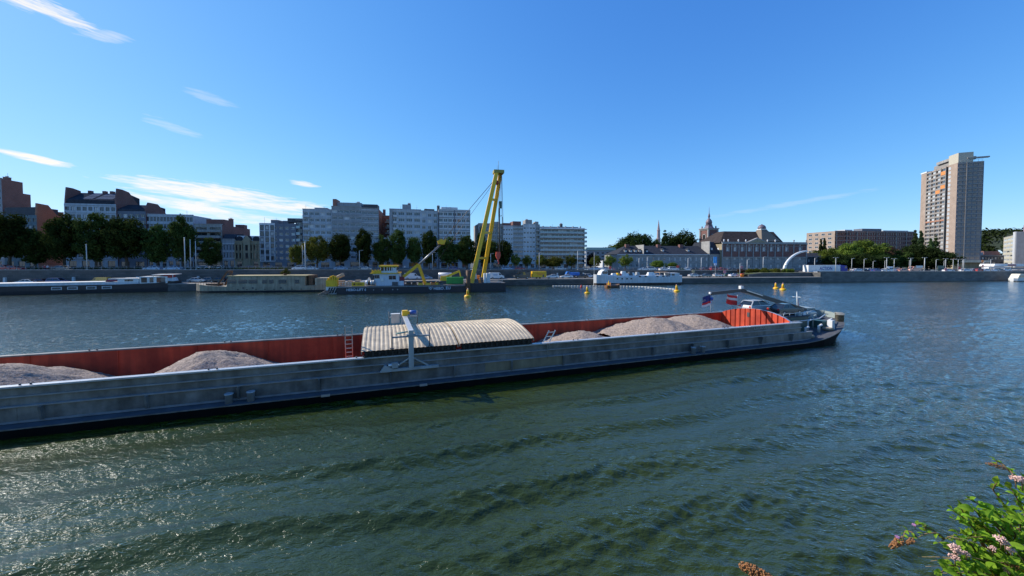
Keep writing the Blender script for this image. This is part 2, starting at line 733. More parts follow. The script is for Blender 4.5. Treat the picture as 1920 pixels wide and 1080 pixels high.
# ------------------------------------------------------------------ far bank
STONE = brickmat('quay_stone', (.125, .12, .112), (.08, .08, .076), (.045, .045, .045), 1.0, 1.6, .55)
STONE2 = brickmat('pale_quay_stone', (.20, .19, .172), (.14, .135, .125), (.07, .07, .07), 1.0, 1.8, .6)
ASPH = mat('asphalt', (.055, .055, .058), .9, var=.25, scale=.6)
PAVE = mat('quay_paving', (.20, .185, .16), .9, var=.25, scale=.5)
SOIL = mat('town_ground', (.09, .09, .075), .95, var=.3, scale=.1)
GRASS = mat('short_grass', (.07, .10, .025), .95, var=.4, scale=.8, col2=(.12, .13, .04))


def strip(name, xs, f0, f1, m, n=1):
    """sheet following the bank; f(X) -> (offset behind the water edge, z)"""
    rows = []
    for f in (f0, f1):
        rows.append([(x, bank_y(x) + f(x)[0], f(x)[1]) for x in xs])
    return tag(obj(name, grid_mesh(name, np.array(rows), [m], False)), kind='structure')


def wall_line(name, label, xs, f, ztop, zbot, thick, m, capm=None, cap=.18):
    mb = MB()
    for x0, x1 in zip(xs[:-1], xs[1:]):
        a0, a1 = f(x0), f(x1)
        y0, y1 = bank_y(x0) + a0, bank_y(x1) + a1
        t0, t1, b0, b1 = ztop(x0), ztop(x1), zbot(x0), zbot(x1)
        for (dy, lo0, hi0, lo1, hi1, th, mm) in ((0, b0, t0 - cap, b1, t1 - cap, thick, 0), (-.08, t0 - cap, t0, t1 - cap, t1, thick + .16, 1)):
            k = len(mb.v)
            mb.v += [(x0, y0 + dy, lo0), (x1, y1 + dy, lo1), (x1, y1 + dy + th, lo1), (x0, y0 + dy + th, lo0),
                     (x0, y0 + dy, hi0), (x1, y1 + dy, hi1), (x1, y1 + dy + th, hi1), (x0, y0 + dy + th, hi0)]
            for q in ((0, 1, 5, 4), (4, 5, 6, 7), (2, 3, 7, 6), (0, 3, 2, 1)):
                mb.f.append(tuple(k + i for i in q))
                mb.m.append(mm)
                mb.sm.append(False)
    o = mb.build(name, [m, capm or m])
    return tag(o, label, 'quay wall')


xsL = list(np.linspace(-400, 122, 60))
xsR = list(np.linspace(122, 500, 40))
LQ = 2.0
wall_line('quay_wall', 'low dark stone quay wall behind the moored boats', xsL, lambda x: 0, lambda x: LQ + .02, lambda x: -1.5, .8, STONE, CONC)
strip('lower_quay', xsL, lambda x: (.6, LQ), lambda x: (12.2, LQ + .05), PAVE)
wall_line('quay_wall', 'upper retaining wall behind the parking on the lower quay', xsL, lambda x: 12, lambda x: zup(x) + .35, lambda x: LQ - .3, .6, STONE, CONC)
wall_line('quay_wall', 'high pale stone quay wall below the tower block, right of the white truck', xsR, lambda x: 1.5, lambda x: zup(x) + .45, lambda x: -1.5, .8, STONE2, CONC)
tag(MB().box(121.4, 122.0, bank_y(122) + .1, bank_y(122) + 13, -1.5, zup(122)).build('quay_end', [STONE]), kind='structure')
strip('upper_pavement', xsL, lambda x: (12.4, zup(x)), lambda x: (21, zup(x)), PAVE)
strip('road', list(np.linspace(-400, 500, 80)), lambda x: (21, zup(x) - .12), lambda x: (33, zup(x) - .12), ASPH)
strip('pavement', list(np.linspace(-400, 500, 80)), lambda x: (33, zup(x)), lambda x: (60, zup(x)), PAVE)
strip('upper_pavement', xsR, lambda x: (2.2, zup(x)), lambda x: (21, zup(x)), ASPH)
# town ground out to the horizon
xs = list(np.linspace(-6000, 7000, 120))
rows = []
for n_, dz in ((59, -.05), (300, -.5), (1500, -.5), (7000, -.5)):
    rows.append([(x, bank_y(max(-420, min(520, x))) + n_ + (0 if n_ > 400 else 0), zup(x) + dz) for x in xs])
tag(obj('ground', grid_mesh('ground', np.array(rows), [SOIL], False)), kind='structure')

# near bank under the viewer: a grassy slope down to the water
rows = []
for y, z in ((-14, 7.4), (-2, 7.4), (.9, 7.35), (1.6, 6.6), (3.0, 4.6), (4.6, 2.2), (6.0, .2), (6.6, -1.2)):
    rows.append([(x, y + .30 * x if abs(x) < 60 else y + .30 * x, z + .12 * math.sin(x * 1.7 + y) * (1 if y > 0 else 0)) for x in np.linspace(-60, 60, 110)])
tag(obj('near_bank', grid_mesh('near_bank', np.array(rows), [GRASS])), kind='structure')
# ------------------------------------------------------------------ the passing gravel barge
HULL = mat('barge_hull_grey', (.155, .155, .15), .40, .15, var=.42, scale=.7, streak=.35, col2=(.27, .26, .24), bump=.12, bscale=1.2)
LEDGE_LIT = mat('barge_ledge_lit_grey', (.30, .31, .32), .4, .2, var=.25, scale=1.5)  # hull grey made paler: light caught by the ledges is put into the colour
HULLD = mat('barge_hull_black', (.006, .006, .006), .8, spec=.1, var=.4, scale=.8, streak=.3)
DECKG = mat('gangway_blue_grey', (.085, .09, .10), .85, spec=.2, var=.25, scale=1.5)
RIM = mat('coaming_rim_grey', (.48, .50, .52), .35, .3, var=.15, scale=2)
HOLD = mat('hold_red_lead', (.52, .035, .010), .75, var=.35, scale=.35, streak=.4, col2=(.66, .085, .03))
BEIGEP = mat('bare_beige_plate', (.33, .27, .17), .5, .1, var=.25, scale=.8, streak=.3)
ROPE = mat('hemp_rope', (.30, .25, .18), .9)
COVER = mat('hatch_cover_cream', (.56, .45, .30), .5, .0, var=.28, scale=.8, streak=.3)
COVERE = mat('hatch_edge_dark', (.035, .028, .02), .8, var=.5, scale=6, bump=.3)
PALEGRN = mat('pale_green_grey_paint', (.36, .42, .40), .5, var=.12, streak=.15)
DKGREEN = mat('dark_green_paint', (.04, .10, .085), .5, var=.25)
RUSTY = mat('rusty_steel', (.16, .085, .045), .8, var=.5, scale=3, streak=.3)

barge = thing('cargo_barge', 'long grey gravel barge with open red hold passing across the river', 'barge', (0, 0, 0), BA)
# local frame: x = along the barge towards the bow, y = distance from the camera line across the barge
Q0, QC0, QC1, Q1 = 25.70, 26.6, 35.2, 36.45      # near hull, near coaming, far coaming, far hull
S0, SB, ST = -52.0, 40.0, 52.3                   # stern, hold bulkhead, stem
ZD, ZC = .50, 2.42
QM = (Q0 + Q1) / 2


def bow_half(s):
    hw = (Q1 - Q0) / 2
    if s < 43.5:
        return hw
    t = (s - 43.5) / (ST - 43.5)
    return hw * max(0.0, 1 - t ** 2.3) ** .5 * (1 - .10 * t) + .02


def bow_z(s):
    return ZD if s < 41 else ZD + 1.35 * min(1, (s - 41) / 9.0) ** 1.5


# hull shell with deck
st = [S0, -40, -20, 0, 20, 38, 41, 42.5, 43.5, 44.5, 45.5, 46.5, 47.5, 48.5, 49.5, 50.5, 51.0, 51.4, 51.7, 51.95, 52.15, ST]
mb = MB()
ring = []
for s in st:
    h, z = bow_half(s), bow_z(s)
    lo = max(.02, h - (0 if s < 44 else .55 * (s - 44) / 10 * h))
    ring.append([(s - (0 if s < 44 else .5 * ((s - 44) / 10) ** 2), QM - lo, -.6), (s, QM - h, z - .07), (s, QM - h, z), (s, QM + h, z), (s, QM + h, z - .07), (s - (0 if s < 44 else .5 * ((s - 44) / 10) ** 2), QM + lo, -.6)])
for a, b in zip(ring[:-1], ring[1:]):
    mb.face([a[0], b[0], b[1], a[1]], 0, True)
    mb.face([a[1], b[1], b[2], a[2]], 1, True)
    mb.face([a[5], a[4], b[4], b[5]], 0, True)
    mb.face([a[4], a[3], b[3], b[4]], 1, True)
    mb.face([a[0], a[5], b[5], b[0]], 0)
    sa, sb = a[2][0], b[2][0]
    if sb <= SB + 1.01 and sa >= -41:        # gangways only, the hold is open
        for (u, v) in ((a[2], b[2]),):
            mb.face([u, v, (sb, QC0 - .02, v[2]), (sa, QC0 - .02, u[2])], 2)
        mb.face([(sa, QC1 + .02, a[3][2]), (sb, QC1 + .02, b[3][2]), b[3], a[3]], 2)
    else:
        mb.face([a[2], b[2], b[3], a[3]], 2)
mb.face(ring[0], 0)
mb.build('hull', [HULLD, HULL, DECKG], barge)
# coamings: stepped plate wall with two stringers and brackets
for side, qo, sg in (('near', QC0, -1), ('far', QC1, 1)):
    e = SB + 1.3
    mb = MB()
    y0, y1 = (qo, qo + .10) if sg < 0 else (qo - .10, qo)
    mb.box(-40, e, y0, y1, 1.40, ZC - .06, 0)
    yb = (qo - .10, qo + .02) if sg < 0 else (qo - .02, qo + .10)
    mb.box(-40, e + 1.6, yb[0], yb[1], ZD - .05, 1.399, 0)
    for z, w in ((1.90, .10), (1.40, .20)):
        mb.box(-40, e + (1.6 if z < 1.5 else 0), qo - (w if sg < 0 else -.003), qo + (w if sg > 0 else -.003), z - .05, z + .02, 1)
    mb.box(-40, e + 1.7, qo - (.16 if sg < 0 else -.1), qo + (.16 if sg > 0 else -.1), ZD + .02, ZD + .12, 1)
    mb.build('coaming', [HULL, LEDGE_LIT], barge)
    mb = MB().box(-40, e, qo - (.16 if sg < 0 else .22), qo + (.22 if sg < 0 else .16), ZC - .06, ZC + .03, 0)
    mb.build('coaming_rim', [RIM if sg < 0 else HULL], barge)
    # red hold lining
    yi = (qo + .103, qo + .17) if sg < 0 else (qo - .17, qo - .103)
    MB().box(-40, SB, yi[0], yi[1], -.4, ZC - .063).build('hold_lining', [HOLD], barge)
    if sg > 0:
        # weld seams and frames on the far lining
        for k in range(17):
            x = -37 + k * 4.7
            MB().box(x, x + .07, QC1 - .215, QC1 - .171, -.3, ZC - .07).build('hold_frame', [HOLD], barge)
# vertical brackets below the lower stringer, near side
me = MB().prism([(-.16, 0), (0, 0), (0, .72), (-.30, .72)], -.05, .05, 0, 'x').mesh('bracket', [HULL])
for k in range(19):
    for q, rz in ((QC0 - .10, 0), ):
        obj('bracket', me, barge, (-38.6 + k * 4.35, q + .0, ZD + .122))
# weld seams of the side plating, rust runs below the rim
sm_ = MB().box(0, .05, -.008, .0, 1.93, ZC - .08).mesh('plate_seam', [HULL])
sm2 = MB().box(0, .05, -.110, -.101, ZD + .13, 1.33).mesh('plate_seam', [HULL])
for k in range(13):
    obj('plate_seam', sm_, barge, (-37.5 + k * 6.1, QC0 - .001, 0))
    obj('plate_seam', sm2, barge, (-36.2 + k * 6.1, QC0 - .001, 0))
# beige repaired plate, a plate paler than the rest of the side
MB().box(7.2, 13.6, QC0 - .125, QC0 - .101, ZD + .16, 1.33).build('side_plate', [BEIGEP], barge)['label'] = 'bare beige repair plate on the side'
# floor of the hold
MB().box(-40, SB, QC0 + .12, QC1 - .12, -.55, -.45).build('hold_floor', [HOLD], barge)
# forward bulkhead with arched head and vertical corrugations
mb = MB()
W = QC1 - QC0 - .36
n = 13
for i in range(n):
    a0 = QC0 + .18 + W * i / n
    a1 = QC0 + .18 + W * (i + 1) / n
    def top(q):
        t = (q - QC0 - .18) / W
        return ZC + .02 + .92 * math.sin(math.pi * min(1, max(0, t)) ** .9) ** .8
    g = .11
    mb.face([(SB, a0 + g, -.4), (SB, a1 - .02, -.4), (SB, a1 - .02, top(a1)), (SB, (a0 + a1) / 2, top((a0 + a1) / 2)), (SB, a0 + g, top(a0 + g))], 0)
    mb.face([(SB, a0 + g, -.4), (SB, a0 + g, top(a0 + g)), (SB + .16, a0 + g * .6, top(a0)), (SB + .16, a0 + g * .6, -.4)], 0)
    mb.face([(SB + .16, a0 - .02, -.4), (SB + .16, a0 + g * .6, -.4), (SB + .16, a0 + g * .6, top(a0)), (SB + .16, a0 - .02, top(a0))], 0)
    mb.face([(SB, a0 - .02, -.4), (SB + .16, a0 - .02, -.4), (SB + .16, a0 - .02, top(a0)), (SB, a0 - .02, top(a0))], 0)
    mb.face([(SB, a0 - .02, top(a0)), (SB, a0 + g, top(a0 + g)), (SB, (a0 + a1) / 2, top((a0 + a1) / 2)), (SB, a1 - .02, top(a1)), (SB + .3, a1, top(a1)), (SB + .3, a0, top(a0))], 1)
    mb.face([(SB + .3, a0, -.4), (SB + .3, a0, top(a0)), (SB + .3, a1, top(a1)), (SB + .3, a1, -.4)], 1)
mb.build('bulkhead', [HOLD, RIM], barge)
MB().box(SB - .04, SB - .004, QM + .25, QM + .55, 2.35, 2.85).build('bulkhead_hatch', [DARKG], barge)
MB().box(-40.1, -40.001, QC0, QC1, -.4, ZC).build('aft_bulkhead', [HOLD], barge)
# pairs of pins on the rims
me = MB().tube([(0, 0, 0), (0, 0, .1)], .05, 6).mesh('rim_pin', [DARKG])
for k in range(18):
    dx = (k // 2) * 8.1 + (k % 2) * .42
    obj('rim_pin', me, barge, (-34 + dx, QC0 + .05, ZC + .03))
    obj('rim_pin', me, barge, (-36 + dx, QC1 - .05, ZC + .03))
# bollard pairs on the gangway
me = MB().lathe([(.19, 0), (.19, .5), (.23, .52), (.23, .58)], (0, 0, 0), 14).mesh('bollard', [RIM])
for s in (-8.55, 26.5, -31, -7.45, 27.6, -29.9):
    obj('bollard', me, barge, (s, Q0 + .42, ZD))
# fender ends on the hull edge
for s in (-3.6, 2.4):
    MB().box(s, s + .5, Q0 - .06, Q0 + .04, ZD - .10, ZD + .035).build('fairlead', [STEEL], barge)
# reflections catch on rails; name lettering near the bow (read off the photograph as far as it can be read)
put_text('LIV-BAR', barge, 34.6, QC0 - .012, 2.08, 1.75, mat('faded_white_lettering', (.5, .48, .42), .7), .22)
# foredeck: deckhouse that carries the cars, winch platform, bow bulwark
mb = MB()
mb.box(SB + .35, SB + 5.6, QM - 2.5, QM + 3.7, ZD, 2.55, 0, top=1)
mb.box(SB + .35, SB + 5.75, QM - 2.6, QM + 3.8, 2.55, 2.66, 1)
mb.build('deckhouse', [DKGREEN, DECKG], barge)
for (s_, q_, h_, r_) in ((42.2, -3.3, 1.2, .09), (43.6, -3.5, .8, .13), (44.6, -3.1, 1.3, .08), (45.4, -3.7, .7, .14), (46.2, -2.6, 1.45, .08), (47.6, -3.4, .8, .1)):
    MB().tube([(s_, QM + q_, bow_z(s_)), (s_, QM + q_, bow_z(s_) + h_), (s_ + .3, QM + q_ - .1, bow_z(s_) + h_ + .15)], r_, 8).build('vent_pipe', [WHITE if h_ < 1.4 else PALEGRN], barge)
for (s_, q_) in ((43.0, -4.2), (46.6, -3.9), (48.4, -2.9)):
    MB().lathe([(.2, 0), (.48, .02), (.52, .16), (.46, .3), (.2, .32)], (s_, QM + q_, bow_z(s_)), 12).build('rope_coil', [ROPE], barge)
MB().tube([(41.4, QM - 3.0, 2.2), (44, QM - 3.0, 2.2), (46.5, QM - 3.1, 2.35), (48.6, QM - 2.4, 2.6)], .05, 6).build('deck_pipe', [WHITE], barge)
mb = MB()
prev = None
for s in [46, 47, 48, 49, 50, 50.8, 51.2, 51.6, 51.9, 52.1, ST]:
    h = bow_half(s)
    p = (s, QM + h - .02, bow_z(s)), (s - .04, QM + h * .985 - .05, bow_z(s) + .75 * min(1, (s - 45.4) / 3))
    if prev:
        mb.face([prev[0], p[0], p[1], prev[1]], 0, True)
        mb.face([(prev[0][0], prev[0][1] - .1, prev[0][2]), (prev[1][0], prev[1][1] - .1, prev[1][2]), (p[1][0], p[1][1] - .1, p[1][2]), (p[0][0], p[0][1] - .1, p[0][2])], 0, True)
        mb.face([prev[1], p[1], (p[1][0], p[1][1] - .1, p[1][2]), (prev[1][0], prev[1][1] - .1, prev[1][2])], 1)
    prev = p
# the plating turns round the stem to the near side
for s in [52.1, 51.9, 51.6, 51.2, 50.6]:
    h = bow_half(s)
    p = (s, QM - h + .02, bow_z(s)), (s - .04, QM - h * .97 + .03, bow_z(s) + .75 - .3 * (52.3 - s))
    mb.face([prev[0], p[0], p[1], prev[1]], 0, True)
    prev = p
mb.build('bulwark', [PALEGRN, RIM], barge)
for (s, q, r, h) in ((50.2, QM - 3.0, .36, .75), (51.1, QM - 2.5, .36, .75), (51.9, QM - 1.9, .36, .75)):
    MB().lathe([(r, 0), (r, h - .06), (r * 1.18, h - .05), (r * 1.18, h)], (s, q, bow_z(s)), 16).build('bow_bollard', [mat('worn_bollard', (.30, .27, .2), .6, .3, var=.4, scale=4)], barge)
mb = MB().box(47.6, 50.6, QM - 1.1, QM + .9, 1.6, 1.95, 0).box(48.2, 49.9, QM - .75, QM + .6, 1.95, 2.5, 1)
mb.tube([(48.0, QM - .2, 2.3), (50.2, QM - .2, 2.3)], .42, 12, 1)
mb.build('anchor_winch', [DARKG, PALEGRN], barge)
mb = MB().box(46.75, 47.2, QM - 4.2, QM - 3.7, ZD + .3, 2.25, 0)
mb.build('vent_locker', [WHITE], barge)
mb = MB().box(46.8, 47.9, QM - 3.2, QM + 2.0, ZD + .3, 2.0, 0)
mb.build('winch_platform', [DKGREEN], barge)
mb = MB().prism([(49.0, 2.6), (51.6, 2.7), (51.9, 2.86), (49.0, 2.92)], QM + .6, QM + 2.9, 0)
mb.box(49.4, 49.6, QM + .7, QM + .9, 1.5, 2.65).box(51, 51.2, QM + 2.4, QM + 2.6, 1.7, 2.7)
mb.build('bow_canopy', [PALEGRN], barge)
# bow mast with yard
mb = MB().tube([(50.2, QM + 1.7, 2.85), (50.0, QM + 1.7, 4.75)], [.10, .045], 8, 0)
mb.bar((49.95, QM + 1.15, 4.2), (50.15, QM + 2.3, 4.16), .05, m=0).bar((49.5, QM + 1.7, 4.22), (50.55, QM + 1.7, 4.2), .05, m=0)
mb.tube([(50.32, QM + 1.66, 2.85), (50.14, QM + 1.68, 3.9)], .05, 6, 1)
mb.ball((50.0, QM + 1.7, 4.8), .07, 0)
mb.build('bow_mast', [WHITE, REDP], barge)
# small gear on the deckhouse roof and side deck
for (a, b, c, d, e, f, mm) in ((45.2, 45.7, QM - 2.2, QM - 1.6, 2.66, 2.95, WHITE), (44.2, 44.6, QM - 2.4, QM - 1.9, 2.66, 2.98, PALEGRN)):
    MB().box(a, b, c, d, e, f, taper=.06).build('deck_locker', [mm], barge)
mb = MB()
for x in np.linspace(SB + .6, SB + 5.4, 6):
    mb.tube([(x, QM - 2.5, 2.66), (x, QM - 2.5, 3.0)], .025, 5)
mb.tube([(SB + .6, QM - 2.5, 3.0), (SB + 5.4, QM - 2.5, 3.0)], .025, 5)
mb.build('deck_rail', [WHITE], barge)
# folded crane boom over the cars
K = [(49.3, QM + .2, 1.6), (49.3, QM + .2, 2.75), (38.9, QM + .5, 5.45), (34.4, QM + .5, 5.2)]
BOOM = mat('boom_dark_grey', (.05, .055, .055), .5, var=.2)
mb = MB().tube(K[:2], .28, 10, 0).bar(K[1], K[2], .34, .42, 0).bar(K[2], K[3], .28, .34, 0)
mb.build('crane_boom', [BOOM], barge)
MB().bar((48.6, QM + .02, 2.3), (46.2, QM + .1, 3.35), .14).build('boom_cylinder', [STEEL], barge)
MB().bar((39.4, QM + .20, 5.42), (41.9, QM + .18, 4.75), .10).build('boom_cylinder', [STEEL], barge)
MB().box(38.7, 39.1, QM + .35, QM + .65, 5.6, 5.95).build('boom_lamp', [WHITE], barge)
MB().bar((34.2, QM + .5, 5.28), (34.7, QM + .5, 5.24), .2).build('boom_lamp', [WHITE], barge)
mb = MB().tube([(34.5, QM + .5, 5.1), (34.5, QM + .5, 4.75)], .03, 6).ball((34.5, QM + .5, 4.6), .2, 0).tube([(34.5, QM + .5, 4.4), (34.5, QM + .5, 4.1)], .03, 6)
mb.build('crane_hook', [BLUEP], barge)


# flags: rippled cloth with real folds
def flag(name, label, s, q, z, w, h, bands, sag=.25, text=None):
    """pole at s; the cloth flies towards the stern (-x)"""
    t = thing(name, label, 'flag', tuple(barge.matrix_basis @ Vector((s, q, z))) if False else (0, 0, 0), BA)
    p = Vector((s * BAX.x + q * BNX.x, s * BAX.y + q * BNX.y, z))
    t.location = p
    nx, nz_ = 14, len(bands) * 3
    P = np.zeros((nz_ + 1, nx + 1, 3))
    for j in range(nz_ + 1):
        for i in range(nx + 1):
            u, v = i / nx, j / nz_
            P[j, i] = (-w * u * .93, .10 * u * math.sin(u * 9 + v * 2), h * v - sag * u ** 1.3 * w * .5 + .03 * math.sin(u * 7))
    me = grid_mesh('flag_cloth', P, [b for b in bands])
    mi = []
    for j in range(nz_):
        mi += [j // 3] * nx
    me.polygons.foreach_set('material_index', mi)
    obj('cloth', me, t)
    MB().tube([(0, 0, -.7), (0, 0, h + .15)], .025, 6).build('pole', [WHITE], t)
    if text:
        tx = text_mesh(text, .34, WHITE)
        for v in tx.vertices:
            u = (v.co.x - .05) / w
            v.co = (v.co.x - w * .95, -.035 + .10 * (1 - u) * math.sin((1 - u) * 9 + 1.2) , v.co.y + h * .52 - sag * (1 - u) ** 1.3 * w * .5)
        obj('lettering', tx, t)
    return t


FB = mat('flag_navy', (.02, .035, .16), .8)
FR = mat('flag_red', (.62, .03, .03), .8)
FW = mat('flag_white', (.75, .72, .68), .8)
flag('flag', 'navy and white company flag hanging under the crane boom tip on the barge', 34.4, QM + .5, 3.9, 1.35, 1.15, [FW, FR, FB, FB, FB], .3, 'eBA')
flag('flag', 'red white red flag beside the silver car on the barge', 40.9, QM + 2.6, 3.35, 1.9, 1.15, [FR, FR, FW, FR], -.35)

# ------------------------------------------------------------------ gravel in the hold
GRAVEL = mat('gravel', (.195, .148, .118), .95, var=.55, scale=7, bump=1.0, bscale=14, col2=(.32, .25, .20))


def heap(label, s0, s1, peaks, seed):
    """peaks: (s, q, z, run along, run across)"""
    ns, nq = int((s1 - s0) / .13), 64
    S, Qq = np.meshgrid(np.linspace(s0, s1, ns), np.linspace(QC0 + .2, QC1 - .2, nq))
    Z = np.full_like(S, -.40)
    rng = np.random.default_rng(seed)
    for (ps, pq, pz, a, b) in peaks:
        wob = .25 * np.sin(S * .9 + seed) + .18 * np.sin(Qq * 1.3 + S * .5 + seed * 2)
        d = np.sqrt(((S - ps) * a) ** 2 + ((Qq - pq) * b) ** 2 + .22) - .47
        Z = np.maximum(Z, pz - d * (1 + .05 * wob) - .05 * wob * np.clip(d, 0, 1))
    Z -= np.abs(.10 * np.sin(S * 1.7 + 1.3 * np.sin(Qq * .9 + seed)) * np.sin(Qq * 1.1 + S * .35 + seed)) * np.clip(Z + .3, 0, 1)
    Z += .05 * np.sin(S * 2.9 + seed) * np.sin(Qq * 2.3 + 2 * np.sin(S * .8)) + rng.normal(0, .022, S.shape) + .02 * np.sin(S * 5.1 + 2 * np.sin(Qq * 3)) * np.sin(Qq * 4.3)
    Z = np.maximum(Z, -.42)
    X = S * BAX.x + Qq * BNX.x
    Y = S * BAX.y + Qq * BNX.y
    return tag(obj('gravel_heap', grid_mesh('gravel_heap', np.stack([X, Y, Z], -1), [GRAVEL])), label, 'gravel', 'gravel heaps in the barge hold')


heap('gravel heap at the left picture edge in the barge hold', -33, -14.9, [(-21.5, 30.4, 2.85, .60, .42), (-27, 31, 2.7, .4, .4)], 1)
heap('gravel heap in the barge hold left of the curved covers', -14.85, -2.6, [(-11.4, 31, 2.70, .60, .40), (-10.2, 30.5, 2.30, .60, .40)], 2)
heap('low gravel heap in the barge hold just right of the white ladder', 12.5, 21.2, [(18.2, 31.2, 2.12, .44, .36)], 3)
heap('twin peaked gravel heap before the red bulkhead of the barge', 21.25, 39.8, [(23.2, 31, 1.75, .36, .34), (26.6, 31, 2.98, .36, .34), (31.8, 31.3, 2.98, .40, .34)], 4)


# ------------------------------------------------------------------ curved corrugated hatch covers
def cover(label, s0, s1, lift):
    w = QC1 - QC0 + .3
    t = thing('hatch_cover', label, 'hatch cover', (s0 * BAX.x + (QC0 - .15) * BNX.x, s0 * BAX.y + (QC0 - .15) * BNX.y, ZC + .03), BA, 'stacked hatch covers')
    L_ = s1 - s0
    nrib = int(L_ / .285)
    na_ = 28
    xs_ = []
    for k in range(nrib):
        b = L_ * k / nrib
        p = L_ / nrib
        xs_ += [(b, 0), (b + p * .26, 0), (b + p * .40, .05), (b + p * .80, .05), (b + p * .94, 0)]
    xs_.append((L_, 0))
    P = np.zeros((na_ + 1, len(xs_), 3))
    e0 = .42 + lift
    for j in range(na_ + 1):
        u = j / na_
        ang_ = math.pi * u
        z = e0 + .66 * math.sin(ang_) ** .85
        for i, (x, d) in enumerate(xs_):
            P[j, i] = (x, w * u, z + d * (.35 + .65 * math.sin(ang_)))
    obj('sheet', grid_mesh('cover_sheet', P, [COVER], False), t)
    # nested edges of the covers stacked below, end frames
    for i in range(5):
        z0 = .03 + i * (e0 - .05) / 5
        for q in (.02, w - .2):
            MB().box(.15 + .05 * (i % 2), L_ - .15, q + .03 * (i % 3), q + .16, z0, z0 + .05).build('stack_edge', [COVERE], t)
    for q in (.10, w - .26):
        MB().box(.2, L_ - .2, q, q + .16, .004, e0 - .03).build('stack_side', [COVERE], t)
    me = MB().box(0, .14, -.03, .2, 0, .30).mesh('stack_wheel_bracket', [COVERE])
    for k in range(int(L_ / .42)):
        obj('stack_bracket', me, t, (.25 + k * .42, 0.0, .02 + .05 * (k % 2)))
    for x in (.0, L_ - .06):
        poly = [(w * j / 14, e0 - .02 + .65 * math.sin(math.pi * j / 14) ** .85) for j in range(15)]
        low = [(w * j / 14, max(.02, e0 - .20 + .65 * math.sin(math.pi * j / 14) ** .85)) for j in range(14, -1, -1)]
        MB().prism(poly + low, x + .003, x + .057, 0, 'x').build('end_frame', [COVER], t)
    return t


cover('cream corrugated hatch cover on the barge, under the lifting gantry', -1.3, 5.2, 0)
cover('cream corrugated hatch cover on the barge, right of the lifting gantry', 5.28, 11.1, .04)

# ------------------------------------------------------------------ hatch lifting gantry astride the hold
gx, gy = 1.9, 0
g = thing('lifting_gantry', 'grey hatch lifting gantry astride the barge hold with yellow blue motor', 'gantry', (0, 0, 0), BA)
GP = mat('gantry_grey', (.46, .48, .48), .45, .1, var=.12, streak=.2)
for q, sg in ((QC0 - .30, -1), (QC1 + .30, 1)):
    mb = MB()
    mb.box(gx - 1.85, gx + 1.85, q - .13, q + .13, 1.43, 1.60)
    mb.prism([(gx - 2.05, 1.43), (gx - 1.2, 1.43), (gx - 1.2, 1.62), (gx - 1.65, 1.86), (gx - 1.75, 1.86)], q - .125, q + .125)
    mb.build('travelling_beam', [GP], g)
    MB().box(gx - .17, gx + .17, q - .14, q + .14, 1.604, 3.95).build('post', [GP], g)
    mb = MB().bar((gx - 1.15, q, 1.62), (gx - .12, q, 2.25), .09).bar((gx + 1.15, q, 1.62), (gx + .12, q, 2.25), .09)
    mb.build('strut', [GP], g)
    mb = MB().box(gx - 1.28, gx - .88, q - .17, q + .17, 1.66, 2.0, 0).tube([(gx - 1.5, q, 1.83), (gx - .8, q, 1.83)], .15, 10, 1)
    mb.build('drive_motor', [GP, STEEL], g)
    mb = MB().box(gx - 1.25, gx + 1.25, q - .05, q + .05, 3.67, 3.77)
    mb.box(gx - .3, gx + .3, q - .17, q + .17, 3.70, 3.87)
    mb.build('cross_arm', [GREYP], g)
    for x in (gx - 1.25, gx + 1.25):
        MB().tube([(x, q, 3.0), (x, q, 4.25)], .035, 6).box(x - .12, x + .12, q - .1, q + .1, 2.95, 3.0).build('lifting_rod', [DARKG], g)
mb = MB().box(gx - .16, gx + .16, QC0 - .45, QC1 + .75, 3.955, 4.15)
mb.build('bridge_beam', [GP], g)
mb = MB().box(gx - .22, gx + .22, QC1 - 2.2, QC1 - 1.7, 4.155, 4.60, 0).box(gx - .1, gx + .45, QC1 - 2.1, QC1 - 1.75, 4.27, 4.51, 0)
mb.build('hoist', [YELLOW], g)
MB().tube([(gx + .4, QC1 - 1.95, 4.39), (gx + .95, QC1 - 1.95, 4.39)], .19, 12).build('hoist_motor', [BLUEP], g)
mb = MB().box(gx - 1.05, gx - .35, QC1 + .1, QC1 + .5, 3.20, 4.0, 0).box(gx - 1.1, gx - .3, QC1 + .08, QC1 + .52, 4.0, 4.05, 1)
mb.build('control_box', [GP, WHITE], g)
mb = MB().tube([(gx - 1.0, QC0 - .2, 3.93), (gx - .4, QC0 - .25, 4.01), (gx - .9, QC0 - .1, 3.95), (gx - .2, QC0 - .2, 4.03)], .05, 6)
mb.build('hose', [mat('teal_hose', (.16, .33, .30), .6)], g)


def ladder(label, foot, head, width, rungs, mats, r=.03):
    t = thing('ladder', label, 'ladder', (0, 0, 0), BA)
    a, b = Vector(foot), Vector(head)
    for dx in (0, width):
        MB().bar(a + Vector((dx, 0, 0)), b + Vector((dx, 0, 0)), .05, .09).build('rail', mats, t)
    for k in range(rungs):
        p = a.lerp(b, (k + .6) / rungs)
        MB().bar(p + Vector((.03, 0, 0)), p + Vector((width - .03, 0, 0)), .035).build('rung', mats, t)
    return t


